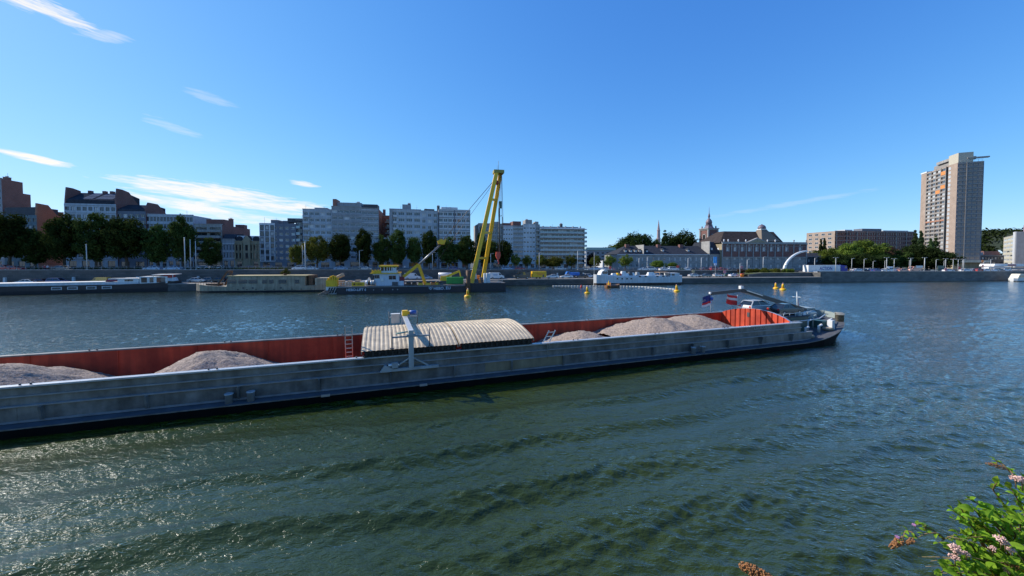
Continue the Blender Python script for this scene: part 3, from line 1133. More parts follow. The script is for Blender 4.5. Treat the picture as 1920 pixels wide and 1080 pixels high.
ladder('thin aluminium ladder in the barge hold left of the covers', (-2.35, 28.6, -.3), (-2.35, 27.4, 4.5), .44, 16, [STEEL])
ladder('short white ladder leaning over the barge rim right of the covers', (11.75, QC0 + .55, 1.6), (12.5, QC0 + .15, 3.35), .55, 5, [WHITE])
t = MB().tube([(12.2, QC0 - .18, ZC + .05), (12.22, QC0 - .24, 1.6), (12.2, QC0 - .3, 1.2)], .02, 5).tube([(12.35, QC0 - .18, ZC + .05), (12.34, QC0 - .24, 1.8)], .02, 5)
tag(t.build('rope', [ROPE], None, (0, 0, 0), BA), 'rope hanging over the barge side below the white ladder', 'rope')
# ------------------------------------------------------------------ buildings of the far bank
GLD = glass('window_dark', (.018, .024, .032))
GLB = glass('window_blue', (.028, .042, .062))
GLC = glass('window_curtained', (.42, .43, .43), .25, .6)
GLG = mat('balcony_glass', (.22, .33, .36), .08, 0, .25, .3, spec=.9)
FRW = mat('white_frame', (.66, .67, .68), .5, var=.06)
FRG = mat('grey_frame', (.16, .17, .18), .5, var=.1)
FRB = mat('brown_frame', (.10, .06, .04), .6, var=.15)
BRK = brickmat('red_brick', (.30, .10, .065), (.23, .075, .05), (.26, .22, .19), 2.0)
BRKD = brickmat('dark_brick', (.20, .072, .055), (.15, .055, .045), (.19, .16, .15), 2.0)
BRKO = brickmat('orange_brick', (.40, .155, .075), (.32, .12, .06), (.33, .27, .22), 2.0)
BRKT = brickmat('tan_brick', (.36, .265, .20), (.31, .225, .17), (.36, .31, .27), 2.0)
LIME = brickmat('grey_limestone', (.33, .325, .31), (.25, .25, .245), (.20, .20, .20), 1.0, 1.1, .45)
SLATE = mat('slate_roof', (.045, .05, .062), .95, spec=.0, var=.35, scale=1.2)
SLATEB = mat('brown_slate_roof', (.060, .048, .045), .95, spec=.0, var=.35, scale=.7)
LEAD = mat('lead_cladding', (.17, .135, .16), .55, .2, var=.3)
WALLS = dict(
    white=mat('render_white', (.62, .63, .64), .8, var=.12, scale=.4, streak=.22),
    blue=mat('render_pale_blue_grey', (.44, .48, .52), .8, var=.14, scale=.4, streak=.22),
    grey=mat('render_grey', (.33, .34, .355), .8, var=.14, scale=.4, streak=.25),
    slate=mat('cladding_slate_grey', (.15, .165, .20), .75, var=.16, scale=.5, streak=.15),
    dark=mat('cladding_dark', (.055, .06, .07), .7, var=.25, streak=.2),
    teal=mat('render_teal_grey', (.13, .18, .20), .8, var=.2, streak=.25),
    cream=mat('render_cream', (.55, .50, .38), .8, var=.12, streak=.2),
    beige=mat('stone_beige', (.36, .30, .195), .85, var=.18, scale=.6, streak=.3),
    conc=CONC, brick=BRK, brickd=BRKD, bricko=BRKO, brickt=BRKT, lime=LIME)

WIN = {}


def win(w, h, frame, pane, mull=1, trans=0, arched=False):
    """window mesh: frame, mullions and pane; origin bottom left, looks to -y"""
    k = (round(w, 2), round(h, 2), frame.name, pane.name, mull, trans, arched)
    if k in WIN:
        return WIN[k]
    mb = MB()
    t = min(.09, w * .09)
    mb.box(.004, t, 0, .07, .004, h - .004, 0).box(w - t, w - .004, 0, .07, .004, h - .004, 0)
    mb.box(t, w - t, .0, .07, .004, t, 0).box(t, w - t, 0, .07, h - t, h - .004, 0)
    for i in range(mull):
        x = w * (i + 1) / (mull + 1)
        mb.box(x - t * .4, x + t * .4, .01, .06, t, h - t, 0)
    if trans:
        mb.box(t, w - t, .012, .058, h * .7, h * .7 + t * .7, 0)
    mb.box(t, w - t, .035, .05, t, h - t, 1)
    WIN[k] = mb.mesh('window', [frame, pane])
    return WIN[k]


def facade(mb, W, H, rects, dep=.22, m=0, y=0.0, z0=0.0, mr=None):
    """wall plane with real openings and reveals"""
    xs_ = sorted({0.0, W, *[r[0] for r in rects], *[r[0] + r[2] for r in rects]})
    zs_ = sorted({z0, H, *[r[1] for r in rects], *[r[1] + r[3] for r in rects]})
    # merge cells along z per column for economy
    for x0, x1 in zip(xs_[:-1], xs_[1:]):
        if x1 - x0 < 1e-5:
            continue
        xm = (x0 + x1) / 2
        holes = sorted((r[1], r[1] + r[3]) for r in rects if r[0] < xm < r[0] + r[2])
        z = z0
        for a, b in holes + [(H, H)]:
            if a - z > 1e-4:
                mb.face([(x0, y, z), (x1, y, z), (x1, y, a), (x0, y, a)], m)
            z = max(z, b)
    mr = m if mr is None else mr
    for x, z, w, h in rects:
        mb.face([(x, y, z), (x, y + dep, z), (x, y + dep, z + h), (x, y, z + h)], mr)
        mb.face([(x + w, y, z), (x + w, y, z + h), (x + w, y + dep, z + h), (x + w, y + dep, z)], mr)
        mb.face([(x, y, z), (x + w, y, z), (x + w, y + dep, z), (x, y + dep, z)], mr)
        mb.face([(x, y, z + h), (x, y + dep, z + h), (x + w, y + dep, z + h), (x + w, y, z + h)], mr)


def shell(mb, W, H, D, ms=0, mt=1):
    mb.face([(0, 0, -1), (0, 0, H), (0, D, H), (0, D, -1)], ms)
    mb.face([(W, 0, -1), (W, D, -1), (W, D, H), (W, 0, H)], ms)
    mb.face([(0, D, -1), (0, D, H), (W, D, H), (W, D, -1)], ms)
    mb.face([(0, 0, H), (W, 0, H), (W, D, H), (0, D, H)], mt)
    mb.face([(0, 0, -1), (W, 0, -1), (W, 0, 0), (0, 0, 0)], ms)


BCOUNT = [0]


def building(label, px0, px1, ytop, n, D, wall, floors, bays, ww=.6, wh=.5, frame=FRW, panes=(GLD, GLB, GLC), side=None, ground=1.15,
             bands=None, balcony=None, mull=1, sill=.3, cap=True, pent=None, chim=(), skip=(), name='apartment_building', cat='building', group='riverside buildings', railing=None, pilasters=0, trans=0, top=.6, arch=False, n1=None):
    BCOUNT[0] += 1
    rs = random.Random(BCOUNT[0] * 13)
    p0, p1 = place(px0, n), place(px1, n if n1 is None else n1)
    z0 = zup((p0.x + p1.x) / 2)
    F = Frame(p0, p1, z0)
    W = F.L
    H = F.z(ytop, W / 2)
    root = thing(name, label, cat, tuple(F.loc), F.rot, group)
    gf = H / (floors + ground + .001) * ground
    fh = (H - gf - top) / floors
    bw = W / bays
    rects = []
    for f in range(floors):
        for b in range(bays):
            if (f, b) in skip or b in [s for s in skip if isinstance(s, int)]:
                continue
            w, h = bw * ww, fh * wh
            rects.append((bw * b + (bw - w) / 2, gf + fh * f + fh * sill, w, h))
    gr = []
    for b in range(max(2, bays // 2)):
        w = W / max(2, bays // 2)
        gr.append((w * b + w * .2, .3, w * .6, gf * .72))
    mb = MB()
    facade(mb, W, H, rects + gr, .24, 0)
    shell(mb, W, H, D, 2, 1)
    mb.build('wall', [WALLS[wall], ROOFD, WALLS[side or wall]], root)
    for (x, z, w, h) in rects:
        pane = panes[0] if rs.random() < .55 else rs.choice(panes)
        obj('window', win(w, h, frame, pane, mull, trans), root, (x, .16, z))
    for (x, z, w, h) in gr:
        obj('shop_window', win(w, h, FRG, GLD, 1, 0), root, (x, .16, z))
    if cap:
        MB().box(-.08, W + .08, -.14, .35, H + .003, H + .28).build('cornice', [WALLS[wall] if wall in ('white', 'beige', 'blue') else CONC], root)
    if bands:
        for f in range(floors + 1):
            z = gf + fh * f - .12
            MB().box(.02, W - .02, -.09, -.003, z, z + .24).build('floor_band', [WALLS[bands]], root)
    for k in range(pilasters + 1 if pilasters else 0):
        x = W * k / pilasters
        MB().box(max(.01, x - .18), min(W - .01, x + .18), -.13, -.004, 0, H).build('pilaster', [WALLS[bands or wall]], root)
    if balcony:
        a, b, mt_, dp, full = balcony
        for f in range(floors):
            z = gf + fh * f - .1
            x0, x1 = W * a, W * b
            bm_ = MB().box(x0, x1, -dp, -.005, z, z + .16, 0)
            bo = bm_.build('balcony', [WALLS[bands or 'white'] if wall != 'conc' else CONC], root)
            MB().box(x0, x1, -dp, -dp + .06, z + .163, z + fh * full, 0).build('balcony_panel', [mt_], bo)
            for xx in (x0, x1 - .06):
                MB().box(xx, xx + .06, -dp + .063, -.01, z + .163, z + fh * full, 0).build('balcony_side', [mt_], bo)
    if pent:
        for (a, b, dy, hh, mm) in pent:
            MB().box(W * a, W * b, dy, min(D - .3, dy + 6), H + .003, H + hh).build('roof_house', [WALLS[mm]], root)
    for (a, hh, mm) in chim:
        o = MB().box(W * a - .55, W * a + .55, D * .35, D * .35 + 1.6, H - .2, H + hh, 0).box(W * a - .65, W * a + .65, D * .35 - .1, D * .35 + 1.7, H + hh, H + hh + .15, 1)
        for k in range(3):
            o.tube([(W * a - .35 + k * .35, D * .35 + .8, H + hh + .15), (W * a - .35 + k * .35, D * .35 + .8, H + hh + .6)], .11, 6, 2)
        o.build('chimney', [WALLS[mm], CONC, BRKO], root)
    for k in range(2):
        x = W * rs.random()
        MB().tube([(x, 3, H), (x, 3, H + 1.6 + rs.random() * 1.4)], .035, 5).bar((x - .5, 3, H + 1.5), (x + .5, 3, H + 1.5), .03).build('antenna', [DARKG], root)
    root['wh'] = 0
    del root['wh']
    return root, F, W, H, gf, fh


# --- left quarter
r, F, W, H, gf, fh = building('tall stepped red brick block at the left picture edge', -46, 9, 334, 47, 7.0, 'grey', 11, 5, .55, .5, side='brick', chim=((.85, 1.0, 'brick'),))
for (a, b, h1) in ((3.2, 6.4, -1.3), (6.4, 9.2, -3.2)):
    pass
MB().box(W - 5, W + .01, 7.0, 9.6, -1, H - 4.2, 0).build('rear_wing', [BRK], r)
r, F, W, H, gf, fh = building('low teal grey building with orange brick gable at far left', 9, 72, 403, 44, 11, 'teal', 6, 7, .62, .5, frame=FRG, side='bricko', cap=False)
mb = MB().prism([(0, H), (W * .98, H), (W * .98, H + 3.0), (W * .05, H + 2.6)], .3, 8.0)
mb.build('roof', [WALLS['dark']], r)
mb = MB().prism([(0, H - .2), (11, H - .2), (11, H + .1), (7.2, H + .9), (4.2, H + 4.2), (.25, H + 4.4)], W - .45, W + .02, 0, 'x')
mb.build('gable', [BRKO], r)
MB().box(W - .9, W + .05, 8.5, 9.8, H, H + 2.2).build('chimney', [BRKO], r)
r, F, W, H, gf, fh = building('tall blue grey block with solar panels on its sloping roof', 124, 221, 382, 44, 12, 'blue', 7, 9, .72, .5, side='brickd', cap=False, frame=FRG, panes=(GLB, GLD, GLC), bands='grey')
zt = F.z(357, W / 2)
mb = MB().prism([(0.3, H - .05), (11.8, H - .05), (11.8, zt - 1), (6.5, zt), (.3, H + (zt - H) * .30)], .3, W - .45, 0, 'x')
mb.build('roof', [SLATE], r)
SOLAR = mat('solar_panel', (.12, .14, .18), .9, 0, var=.2, spec=.0)
sl0, sl1 = Vector((0, .3, H + (zt - H) * .30)), Vector((0, 6.5, zt))
for k in range(9):
    for j in range(2):
        if k == 3:
            continue
        x = W * .30 + k * W * .066
        a, b = sl0.lerp(sl1, .12 + j * .40), sl0.lerp(sl1, .48 + j * .40)
        nn = Vector((0, -(zt - H), 9)).normalized() * .1
        mb = MB()
        mb.face([(x, *(a + nn).yz), (x + W * .06, *(a + nn).yz), (x + W * .06, *(b + nn).yz), (x, *(b + nn).yz)])
        mb.face([(x, *(a + nn * .3).yz), (x, *(b + nn * .3).yz), (x + W * .06, *(b + nn * .3).yz), (x + W * .06, *(a + nn * .3).yz)])
        mb.build('solar_panel', [SOLAR], r)
for x0, x1, d1 in ((0, .5, 7.0), (W - .45, W + .06, 12)):
    MB().prism([(0, H - 2), (d1, H - 2), (d1, H - .5), (6.0, zt + .6), (3.0, zt + 1.1), (.8, zt + 1.1), (.2, H + 1.2)], x0, x1, 0, 'x').build('gable', [BRKD], r)
for xx in (.16, .45, .6):
    MB().box(W * xx, W * xx + 1.0, 6.2, 7.4, zt - 1, zt + .9).build('chimney', [BRKD], r)
r, F, W, H, gf, fh = building('dark set back block right of the solar roof', 221, 276, 396, 44.5, 11, 'slate', 7, 5, .7, .5, side='brickd', frame=FRW, panes=(GLB, GLC, GLD), cap=False)
zt = F.z(381, W / 2)
MB().prism([(0, H - .05), (10.9, H - .05), (10.9, zt - .5), (5, zt), (.2, H + .8)], .2, W - .4, 0, 'x').build('roof', [SLATE], r)
MB().prism([(0, H - 2), (11, H - 2), (11, H), (6.2, zt + .6), (1.5, zt + .6), (.2, H + 1.2)], W - .4, W + .05, 0, 'x').build('gable', [BRKD], r)
building('plain pale blue office block partly behind the quay trees', 277, 364, 403, 45, 12, 'blue', 6, 14, .82, .62, frame=FRG, panes=(GLB, GLB, GLD), bands='blue', cap=True)
r, F, W, H, gf, fh = building('balconied block with long dark red brick side wall', 366, 418, 421, 43, 22, 'conc', 6, 2, .8, .55, side='brickd', balcony=(.04, .96, CONC, 1.3, .42), frame=FRG, panes=(GLD, GLD, GLB), pent=((.35, 1.0, 1.5, 2.2, 'brickd'),), chim=((.9, 3.0, 'brickd'),))
MB().box(W - 3.2, W + .03, 16.5, 19.5, H, H + 1.5).build('stair_head', [BRKD], r)
# --- two old town houses
r, F, W, H, gf, fh = building('narrow pale classical town house with tall white shutters', 418, 441, 449, 41, 12, 'grey', 2, 4, .42, .72, frame=FRW, panes=(GLD, GLB), bands='white', sill=.14, pilasters=0, name='town_house', top=1.6, ground=1.0)
MB().prism([(0, H + .28), (10, H + .28), (7, H + 2.5), (2, H + 2.2)], .1, W - .1, 0, 'x').build('roof', [SLATE], r)
r, F, W, H, gf, fh = building('ornate beige stone town house with pediment and white mansard roof', 441, 487.5, 453, 41, 13, 'beige', 2, 7, .46, .72, frame=FRB, panes=(GLD, GLD), bands='beige', sill=.13, name='town_house', top=.8, ground=.95)
for k in range(8):
    MB().lathe([(.28, 0), (.22, .3), (.2, fh * 2 - .4), (.3, fh * 2)], (W * (k + .02) / 7 + .1 * (k == 0) - .1 * (k == 7), -.2, gf + .1), 8).build('column', [WALLS['beige']], r)
MB().box(W * .36, W * .64, -.55, -.15, 0, H + .3).build('centre_bay', [WALLS['beige']], r)
obj('window', win(W * .10, fh * .72, FRB, GLD, 1), r, (W * .45, -.62, gf + fh * .12))
obj('window', win(W * .10, fh * .72, FRB, GLD, 1), r, (W * .45, -.62, gf + fh * 1.12))
MB().prism([(W * .32, H + .3), (W * .68, H + .3), (W * .5, H + 2.3)], -.6, .4).build('pediment', [WALLS['beige']], r)
MB().box(.05, W - .05, .5, 9, H + .28, H + 2.3, taper=.4).build('mansard', [WALLS['white']], r)
for xx in (.16, .5, .84):
    MB().tube([(W * xx, .4, H + .9), (W * xx, 7.5, H + .9)], 1.25 if xx != .5 else 1.5, 14).build('dormer_vault', [SLATE], r)
# --- grey corner building
r, F, W, H, gf, fh = building('slate grey corner block with white loggia column at its left', 488, 556, 419, 41, 14, 'slate', 6, 6, .62, .42, skip=(0, 1), frame=FRW, panes=(GLD, GLC, GLB), mull=2, pent=((.25, .45, 2, 1.6, 'slate'), (.55, .72, 3, 1.4, 'slate')), chim=((.93, 1.6, 'slate'),), side='slate', cap=False)
a, b = 0, W * .42
for f in range(6):
    z = gf + fh * f
    o = MB().box(.03, b, -.25, -.005, z - .12, z + .12).build('loggia_slab', [WALLS['white']], r)
    for i in range(3):
        x = b * i / 3 + .35
        obj('window', win(b / 3 - .75, fh * .62, FRG, GLD if (f + i) % 3 else GLC, 1), r, (x, -.085, z + fh * .2))
    for i in range(4):
        MB().box(b * i / 3 - (.22 if i else -.04) , b * i / 3 + (.22 if i < 3 else 0), -.22, -.006, z + .12, z + fh - .12).build('loggia_pier', [WALLS['white']], o)
MB().box(.03, b, -.25, .2, gf + fh * 6 - .11, H + .1).build('loggia_top', [WALLS['white']], r)
r, F, W, H, gf, fh = building('narrow dark block with stacked small balconies beside the grey corner block', 556, 569, 413, 42, 13, 'dark', 6, 1, .7, .6, balcony=(-.35, .65, GLG, .9, .4), frame=FRW, panes=(GLB, GLD))
MB().box(-3.2, W, .5, 4, H - .8, H + .8).build('roof_overhang', [WALLS['dark']], r)
# --- middle row of tall flats
building('pale blue grey flats with ochre panels above the round tree', 569, 623, 393, 42, 14, 'blue', 8, 5, .78, .5, panes=(GLB, GLC, GLB), mull=2, bands='blue', pent=((.3, .75, 4, 1.3, 'grey'),), balcony=(.02, .25, WALLS['blue'], .8, .35))
building('taller brown grey flats with planted roof terrace', 623, 679, 388, 41.5, 15, 'grey', 8, 5, .84, .42, panes=(GLD, GLB, GLC), mull=3, bands='grey', side='brickd', pent=((.05, .95, 3.0, 2.2, 'grey'), (.0, .12, 2, 3.4, 'brick')), chim=((.8, 2.6, 'grey'),))
building('brown grey flats with long window strips beside the roof terrace block', 679, 711, 391, 41.5, 15, 'grey', 8, 3, .9, .42, panes=(GLD, GLB, GLB), mull=4, bands='white', side='brickd', pent=((.05, .9, 2.0, 2.0, 'dark'),))
building('set back red brick side block between the two rows of flats', 712, 733, 405, 56, 12, 'brick', 8, 2, .4, .4, panes=(GLD,), frame=FRW, chim=((.35, 3.2, 'brickd'),), balcony=(.55, .95, CONC, 1.0, .3))
building('low white building between the flats, half behind trees', 709, 735, 447, 43, 12, 'white', 3, 3, .6, .5, frame=FRW)
r, F, W, H, gf, fh = building('pale grey flats with bay windows and sunlit left end', 731, 790, 393, 41.5, 15, 'blue', 8, 4, .78, .5, panes=(GLB, GLC, GLB), mull=2, bands='white', side='cream', pent=((.4, .68, 3, 2.6, 'grey'),), chim=((.62, 3.2, 'dark'),), balcony=(.12, .24, WALLS['white'], .8, .35))  # cream side: warm sun on the left end is put into the wall colour
MB().box(.05, W * .10, -.55, -.005, 0, H + .1).build('bay', [WALLS['grey']], r)
building('narrow pale flats between bay window block and banded office', 790, 822, 396, 41.5, 15, 'blue', 8, 3, .6, .5, panes=(GLB, GLC, GLD), bands='blue', pent=((.2, .8, 2, 1.2, 'dark'),))
building('office block with white spandrel bands and dark concrete frame', 823, 882, 394, 40.5, 16, 'white', 8, 7, .84, .50, panes=(GLB, GLD, GLB), mull=1, bands='slate', side='conc', pent=((.1, .62, 3, 1.6, 'white'),), chim=((.02, 2.2, 'dark'),), pilasters=2)
building('concrete flats behind the yellow crane frame', 897, 943, 420, 44, 14, 'conc', 7, 4, .8, .5, panes=(GLB, GLD, GLC), bands='conc', mull=2, pent=((.6, .95, 3, 1.4, 'grey'),))
building('white flats with small paired windows right of the crane frame', 943, 962, 424, 43, 14, 'white', 8, 4, .55, .35, panes=(GLD, GLD, GLB), mull=0, pent=((.1, .9, 2, 1.6, 'brickd'),))
building('narrow block with lilac grey spandrels and dark window strips', 962, 981, 424, 43, 14, 'grey', 8, 2, .92, .5, panes=(GLD, GLB), mull=3, bands='white', pent=((.1, .9, 2, 2.4, 'brickd'),))
building('white block with dark paired windows left of the glass balconies', 981, 1004, 421, 43, 14, 'white', 8, 4, .72, .36, panes=(GLD, GLD, GLC), mull=0, pent=((.25, .8, 2, 2.4, 'conc'),), chim=((.5, 2.6, 'dark'),))
building('grey side wing with stacked corner balconies', 1004, 1012, 422, 43, 14, 'grey', 8, 1, .7, .5, panes=(GLD, GLB), balcony=(.1, 1.0, CONC, 1.0, .35), pent=((.1, .9, 2, 1.8, 'conc'),))
# glass balcony building, rounded right end
r, F, W, H, gf, fh = building('long block with full width pale glass balconies on every floor', 1012, 1096, 427, 42, 16, 'white', 8, 12, .86, .66, panes=(GLB, GLB, GLC, GLD), mull=1, cap=False, sill=.16, frame=FRG, pent=((.02, .9, 3, .7, 'grey'),), chim=((.55, 2.2, 'dark'),))
for f in range(9):
    z = gf + fh * f - .12
    o = MB()
    arc = [(W + 1.2 - 1.6 + 1.6 * math.sin(t), -1.3 + 1.6 - 1.6 * math.cos(t)) for t in np.linspace(0, math.pi / 2, 7)]
    poly = [(0, -.006), (0, -1.3), *arc, (W + 1.2, 5), (W + .01, 5), (W + .01, -.006)]
    o.prism(poly, z, z + .2, 0, 'z')
    o = o.build('balcony', [WALLS['white']], r)
    if f < 8:
        nb = 11
        for k in range(nb):
            x0, x1 = W * k / nb + .03, W * (k + 1) / nb - .03
            MB().box(x0, x1 - (1.0 if k == nb - 1 else 0), -1.28, -1.24, z + .25, z + fh * .42).build('balustrade_pane', [GLG], o)
        mb = MB()
        ring = [(W + .02 - .0, -1.26)] + [(x - .03, y + .03) for x, y in arc[1:]] + [(W + 1.16, 5)]
        ring[0] = (arc[0][0] - .3, -1.26)
        for (xa, ya), (xb, yb) in zip(ring[:-1], ring[1:]):
            mb.face([(xa, ya, z + .25), (xb, yb, z + .25), (xb, yb, z + fh * .42), (xa, ya, z + fh * .42)])
        mb.build('balustrade_curve', [GLG], o)
for k in range(6):
    MB().box(W * (k + .5) / 6 - .25, W * (k + .5) / 6 + .25, .8, 1.6, H + .1, H + .8).build('roof_vent', [GREYP], r)

# --- low roofs beyond
r, F, W, H, gf, fh = building('far building with pale green roof beyond the round trees', 1098, 1180, 470, 120, 20, 'grey', 3, 9, .5, .5, name='school_building', frame=FRW)
MB().box(-.5, W + .5, -.5, 20.5, H + .3, H + 2.2, taper=1.5).build('roof', [mat('copper_green_roof', (.20, .30, .25), .7, var=.15)], r)
building('low white building behind the small round trees', 1130, 1160, 489, 70, 12, 'white', 1, 4, .6, .5, name='low_building')
# --- long stone convent wing
r, F, W, H, gf, fh = building('long grey limestone convent wing with slate roof', 1158, 1330, 477, 40, 16, 'lime', 2, 17, .32, .5, panes=(GLC, GLB, GLC), frame=FRW, mull=1, cap=False, name='convent_wing', ground=.12, top=.7, sill=.25, trans=1)
zt = F.z(460, W / 2)
mb = MB()
x0 = 7.5
mb.face([(-.3, -.4, H), (W, -.4, H), (W, 8, zt), (x0, 8, zt)])
mb.face([(-.3, -.4, H), (x0, 8, zt), (-.3, 16.4, H)])
mb.face([(-.3, 16.4, H), (x0, 8, zt), (W, 8, zt), (W, 16.4, H)])
mb.face([(W, -.4, H), (W, 16.4, H), (W, 8, zt)])
mb.build('roof', [SLATE], r)
MB().box(-.3, W, -.45, -.02, H - .25, H + .02).build('eaves', [FRW], r)
for px, w in ((1187, .9), (1248, 1.6), (1291, 1.2)):
    x = F.x(px)
    MB().box(x - .9, x + .9, 6.0, 7.6, zt - 1.2, zt + .7).build('chimney', [BRKD], r)
for px in (1206.5, ):
    x = F.x(px)
    MB().box(x - .14, x + .14, -.3, 8, H + .1, zt + .25).build('fire_wall', [CONC], r)
for px in (1176, 1186, 1195, 1203, 1216, 1248, 1296):
    x = F.x(px)
    t = .30 if px < 1240 else .38
    z = H + (zt - H) * t
    y = -.4 + 8.4 * t
    mb = MB().box(x - .55, x + .55, y - .5, y + 1.2, z - .3, z + .75, 0).prism([(x - .75, z + .75), (x + .75, z + .75), (x, z + 1.35)], y - .65, y + 2.2, 1)
    mb.box(x - .35, x + .35, y - .53, y - .501, z - .1, z + .6, 2)
    mb.build('dormer', [WALLS['lime'], SLATE, FRW], r)
# taller link
r, F, W, H, gf, fh = building('taller stone link with steep slate roof joining convent and palace', 1330, 1353, 476, 39.5, 18, 'lime', 2, 3, .36, .5, panes=(GLC, GLB), frame=FRW, cap=False, name='convent_link', ground=.12, top=.8, sill=.25)
zt = F.z(453, W / 2)
MB().prism([(-.4, H), (18, H), (12, zt), (4, zt)], 0, W, 0, 'x').build('roof', [SLATE], r)
MB().box(-.25, .1, -.3, 6, H + .1, zt + .2).build('fire_wall', [CONC], r)
for px in (1336, 1350):
    x = F.x(px)
    z = H + (zt - H) * .32
    MB().box(x - .4, x + .4, .6, 2.2, z, z + 1.0, 0, taper=.06).build('dormer', [FRW], r)

# --- palace
r, F, W, H, gf, fh = building('large brick and limestone palace with hipped roof and pediment', 1353, 1512, 457, 38, 22, 'lime', 1, 1, .01, .01, cap=False, name='palace', side='beige', chim=(), ground=.01, top=.5, group='riverside buildings')
for c in [c for c in r.children]:
    bpy.data.objects.remove(c)
zc = F.z(481.5, W / 2)       # string course between stone storeys and brick storey
ten = [F.x(p) for p in (1364, 1378, 1391.5, 1405, 1418.5, 1432, 1446, 1459, 1474.5, 1500)]
zz = lambda py: F.z(py, W / 2)
rl, ru, rt = [], [], []
for x in ten:
    rl.append((x - .62, zz(503.5), 1.24, zz(496) - zz(503.5)))
    rl.append((x - .68, zz(486.7), 1.36, zz(478.2) - zz(486.7)))
    ru.append((x - .72, zz(471.2), 1.44, zz(463.5) - zz(471.2)))
    rt.append((x - .55, zz(460.5), 1.1, .75))
rl = [(a, max(.3, b), w, h) for a, b, w, h in rl]
mb = MB()
facade(mb, W, zc, rl, .3, 0)
facade(mb, W, H, ru + rt, .3, 3, 0, zc)
shell(mb, W, H, 22, 2, 1)
mb.build('wall', [LIME, SLATEB, WALLS['beige'], BRKD], r)  # beige ends carry the warm sunlight of the left end in their colour
for (x, z, w, h) in rl + ru + rt:
    obj('window', win(w, h, FRW, GLC if h > 1 else GLD, 1, 1), r, (x, .2, z))
for (x, z, w, h) in ru:
    o = MB().box(x - .28, x - .005, -.12, -.004, z - .2, z + h + .25).box(x + w + .005, x + w + .28, -.12, -.004, z - .2, z + h + .25).box(x - .276, x + w + .276, -.125, -.004, z + h + .004, z + h + .28)
    o.build('window_surround', [LIME], r)
for (x, z, w, h) in rt:
    MB().box(x - .5, x + w + .5, -.07, -.004, z - .35, z - .05).box(x - .5, x + w + .5, -.08, -.004, z + h + .02, z + h + .3).build('panel_frame', [LIME], r)
for (x, z, w, h) in rl[::2]:
    MB().prism([(x - .25, z + h), (x + w + .25, z + h), (x + w * .8, z + h + .55), (x + w * .5, z + h + .75), (x + w * .2, z + h + .55)], -.12, -.005).build('window_head', [LIME], r)
for (z, hgt, dp, mm) in ((zc - .45, .4, .45, CONC), (H - .25, .45, .6, CONC), (.8, .22, .14, LIME), (zz(493), .2, .1, LIME), (zz(461.8), .18, .1, LIME)):
    MB().box(-.1, W + .1, -dp, -.006, z, z + hgt).build('string_course', [mm], r)
pil = sorted([.25, W - .25] + [(a + b) / 2 for a, b in zip(ten[:-1], ten[1:])])
for x in pil:
    MB().box(x - .3, x + .3, -.22, -.008, .02, zc - .5).build('pilaster', [LIME], r)
    MB().box(x - .27, x + .27, -.16, -.009, zc + .02, H - .3).build('pilaster', [LIME], r)
# parapet, urns, roof
MB().box(0, W, -.1, .4, H + .21, H + .85).build('parapet', [CONC], r)
zt = zz(432)
xa, xb = F.x(1357), F.x(1449)
mb = MB()
x0, x1, x2, x3 = -.8, F.x(1356.5, 8), F.x(1449, 8), F.x(1470)
k = [(x0, .3, H + .4), (x3, .3, H + .4), (x3, 21, H + .4), (x0, 21, H + .4), (x1, 8, zt), (x2, 8, zt), (x2, 13, zt), (x1, 13, zt)]
for q in ((0, 1, 5, 4), (1, 2, 6, 5), (2, 3, 7, 6), (3, 0, 4, 7), (4, 5, 6, 7)):
    mb.face([k[i] for i in q])
mb.build('roof', [SLATEB], r)
MB().box(x3 - 3, W - .2, .5, 20, H + .2, H + .9).build('flat_roof', [SLATEB], r)
xm = (F.x(1398) + F.x(1438)) / 2
pw = F.x(1441) - xm
MB().prism([(xm - pw, H + .25), (xm + pw, H + .25), (xm, H + 2.9)], -.75, .6).build('pediment', [LIME], r)
MB().prism([(xm - pw * .74, H + .55), (xm + pw * .74, H + .55), (xm, H + 2.3)], -.80, -.752).build('tympanum', [WALLS['beige']], r)
# roof pavilion and cupola
xc = F.x(1428, 6)
BRR = mat('brown_copper_roof', (.16, .12, .08), .6, var=.25)
mb = MB()
zb, zk = H + 1.2, zz(432) + .8
for (a, b, c, d) in ((xc - 4.8, .8, xc - 1.5, 5.4), (xc + 5.6, .8, xc + 1.5, 5.4)):
    pass
base = [(xc - 4.8, .6), (xc + 5.6, .6), (xc + 5.6, 11), (xc - 4.8, 11)]
tp = [(xc - 1.4, 5), (xc + 1.6, 5), (xc + 1.6, 8), (xc - 1.4, 8)]
for i in range(4):
    j = (i + 1) % 4
    mb.face([(*base[i], zb), (*base[j], zb), (*tp[j], zk), (*tp[i], zk)])
mb.face([(*p, zk) for p in tp])
mb.build('pavilion_roof', [BRR], r)
MB().box(xc - 1.5, xc + 1.7, 5.1, 7.9, zk + .01, zk + .5).build('cupola_base', [FRW], r)
MB().lathe([(1.75, .5), (1.9, 1.0), (1.7, 1.7), (1.15, 2.3), (.4, 2.65), (.05, 3.0)], (xc + .1, 6.5, zk), 14).build('cupola', [LEAD], r)
for px in (1357, 1365, 1384, 1398, 1438.5, 1453, 1488, 1511):
    x = F.x(px)
    MB().lathe([(.25, 0), (.12, .25), (.35, .6), (.3, .95), (.08, 1.25)], (min(W - .2, max(.2, x)), .1, H + .85), 8).build('urn', [FRW if px < 1470 else CONC], r)

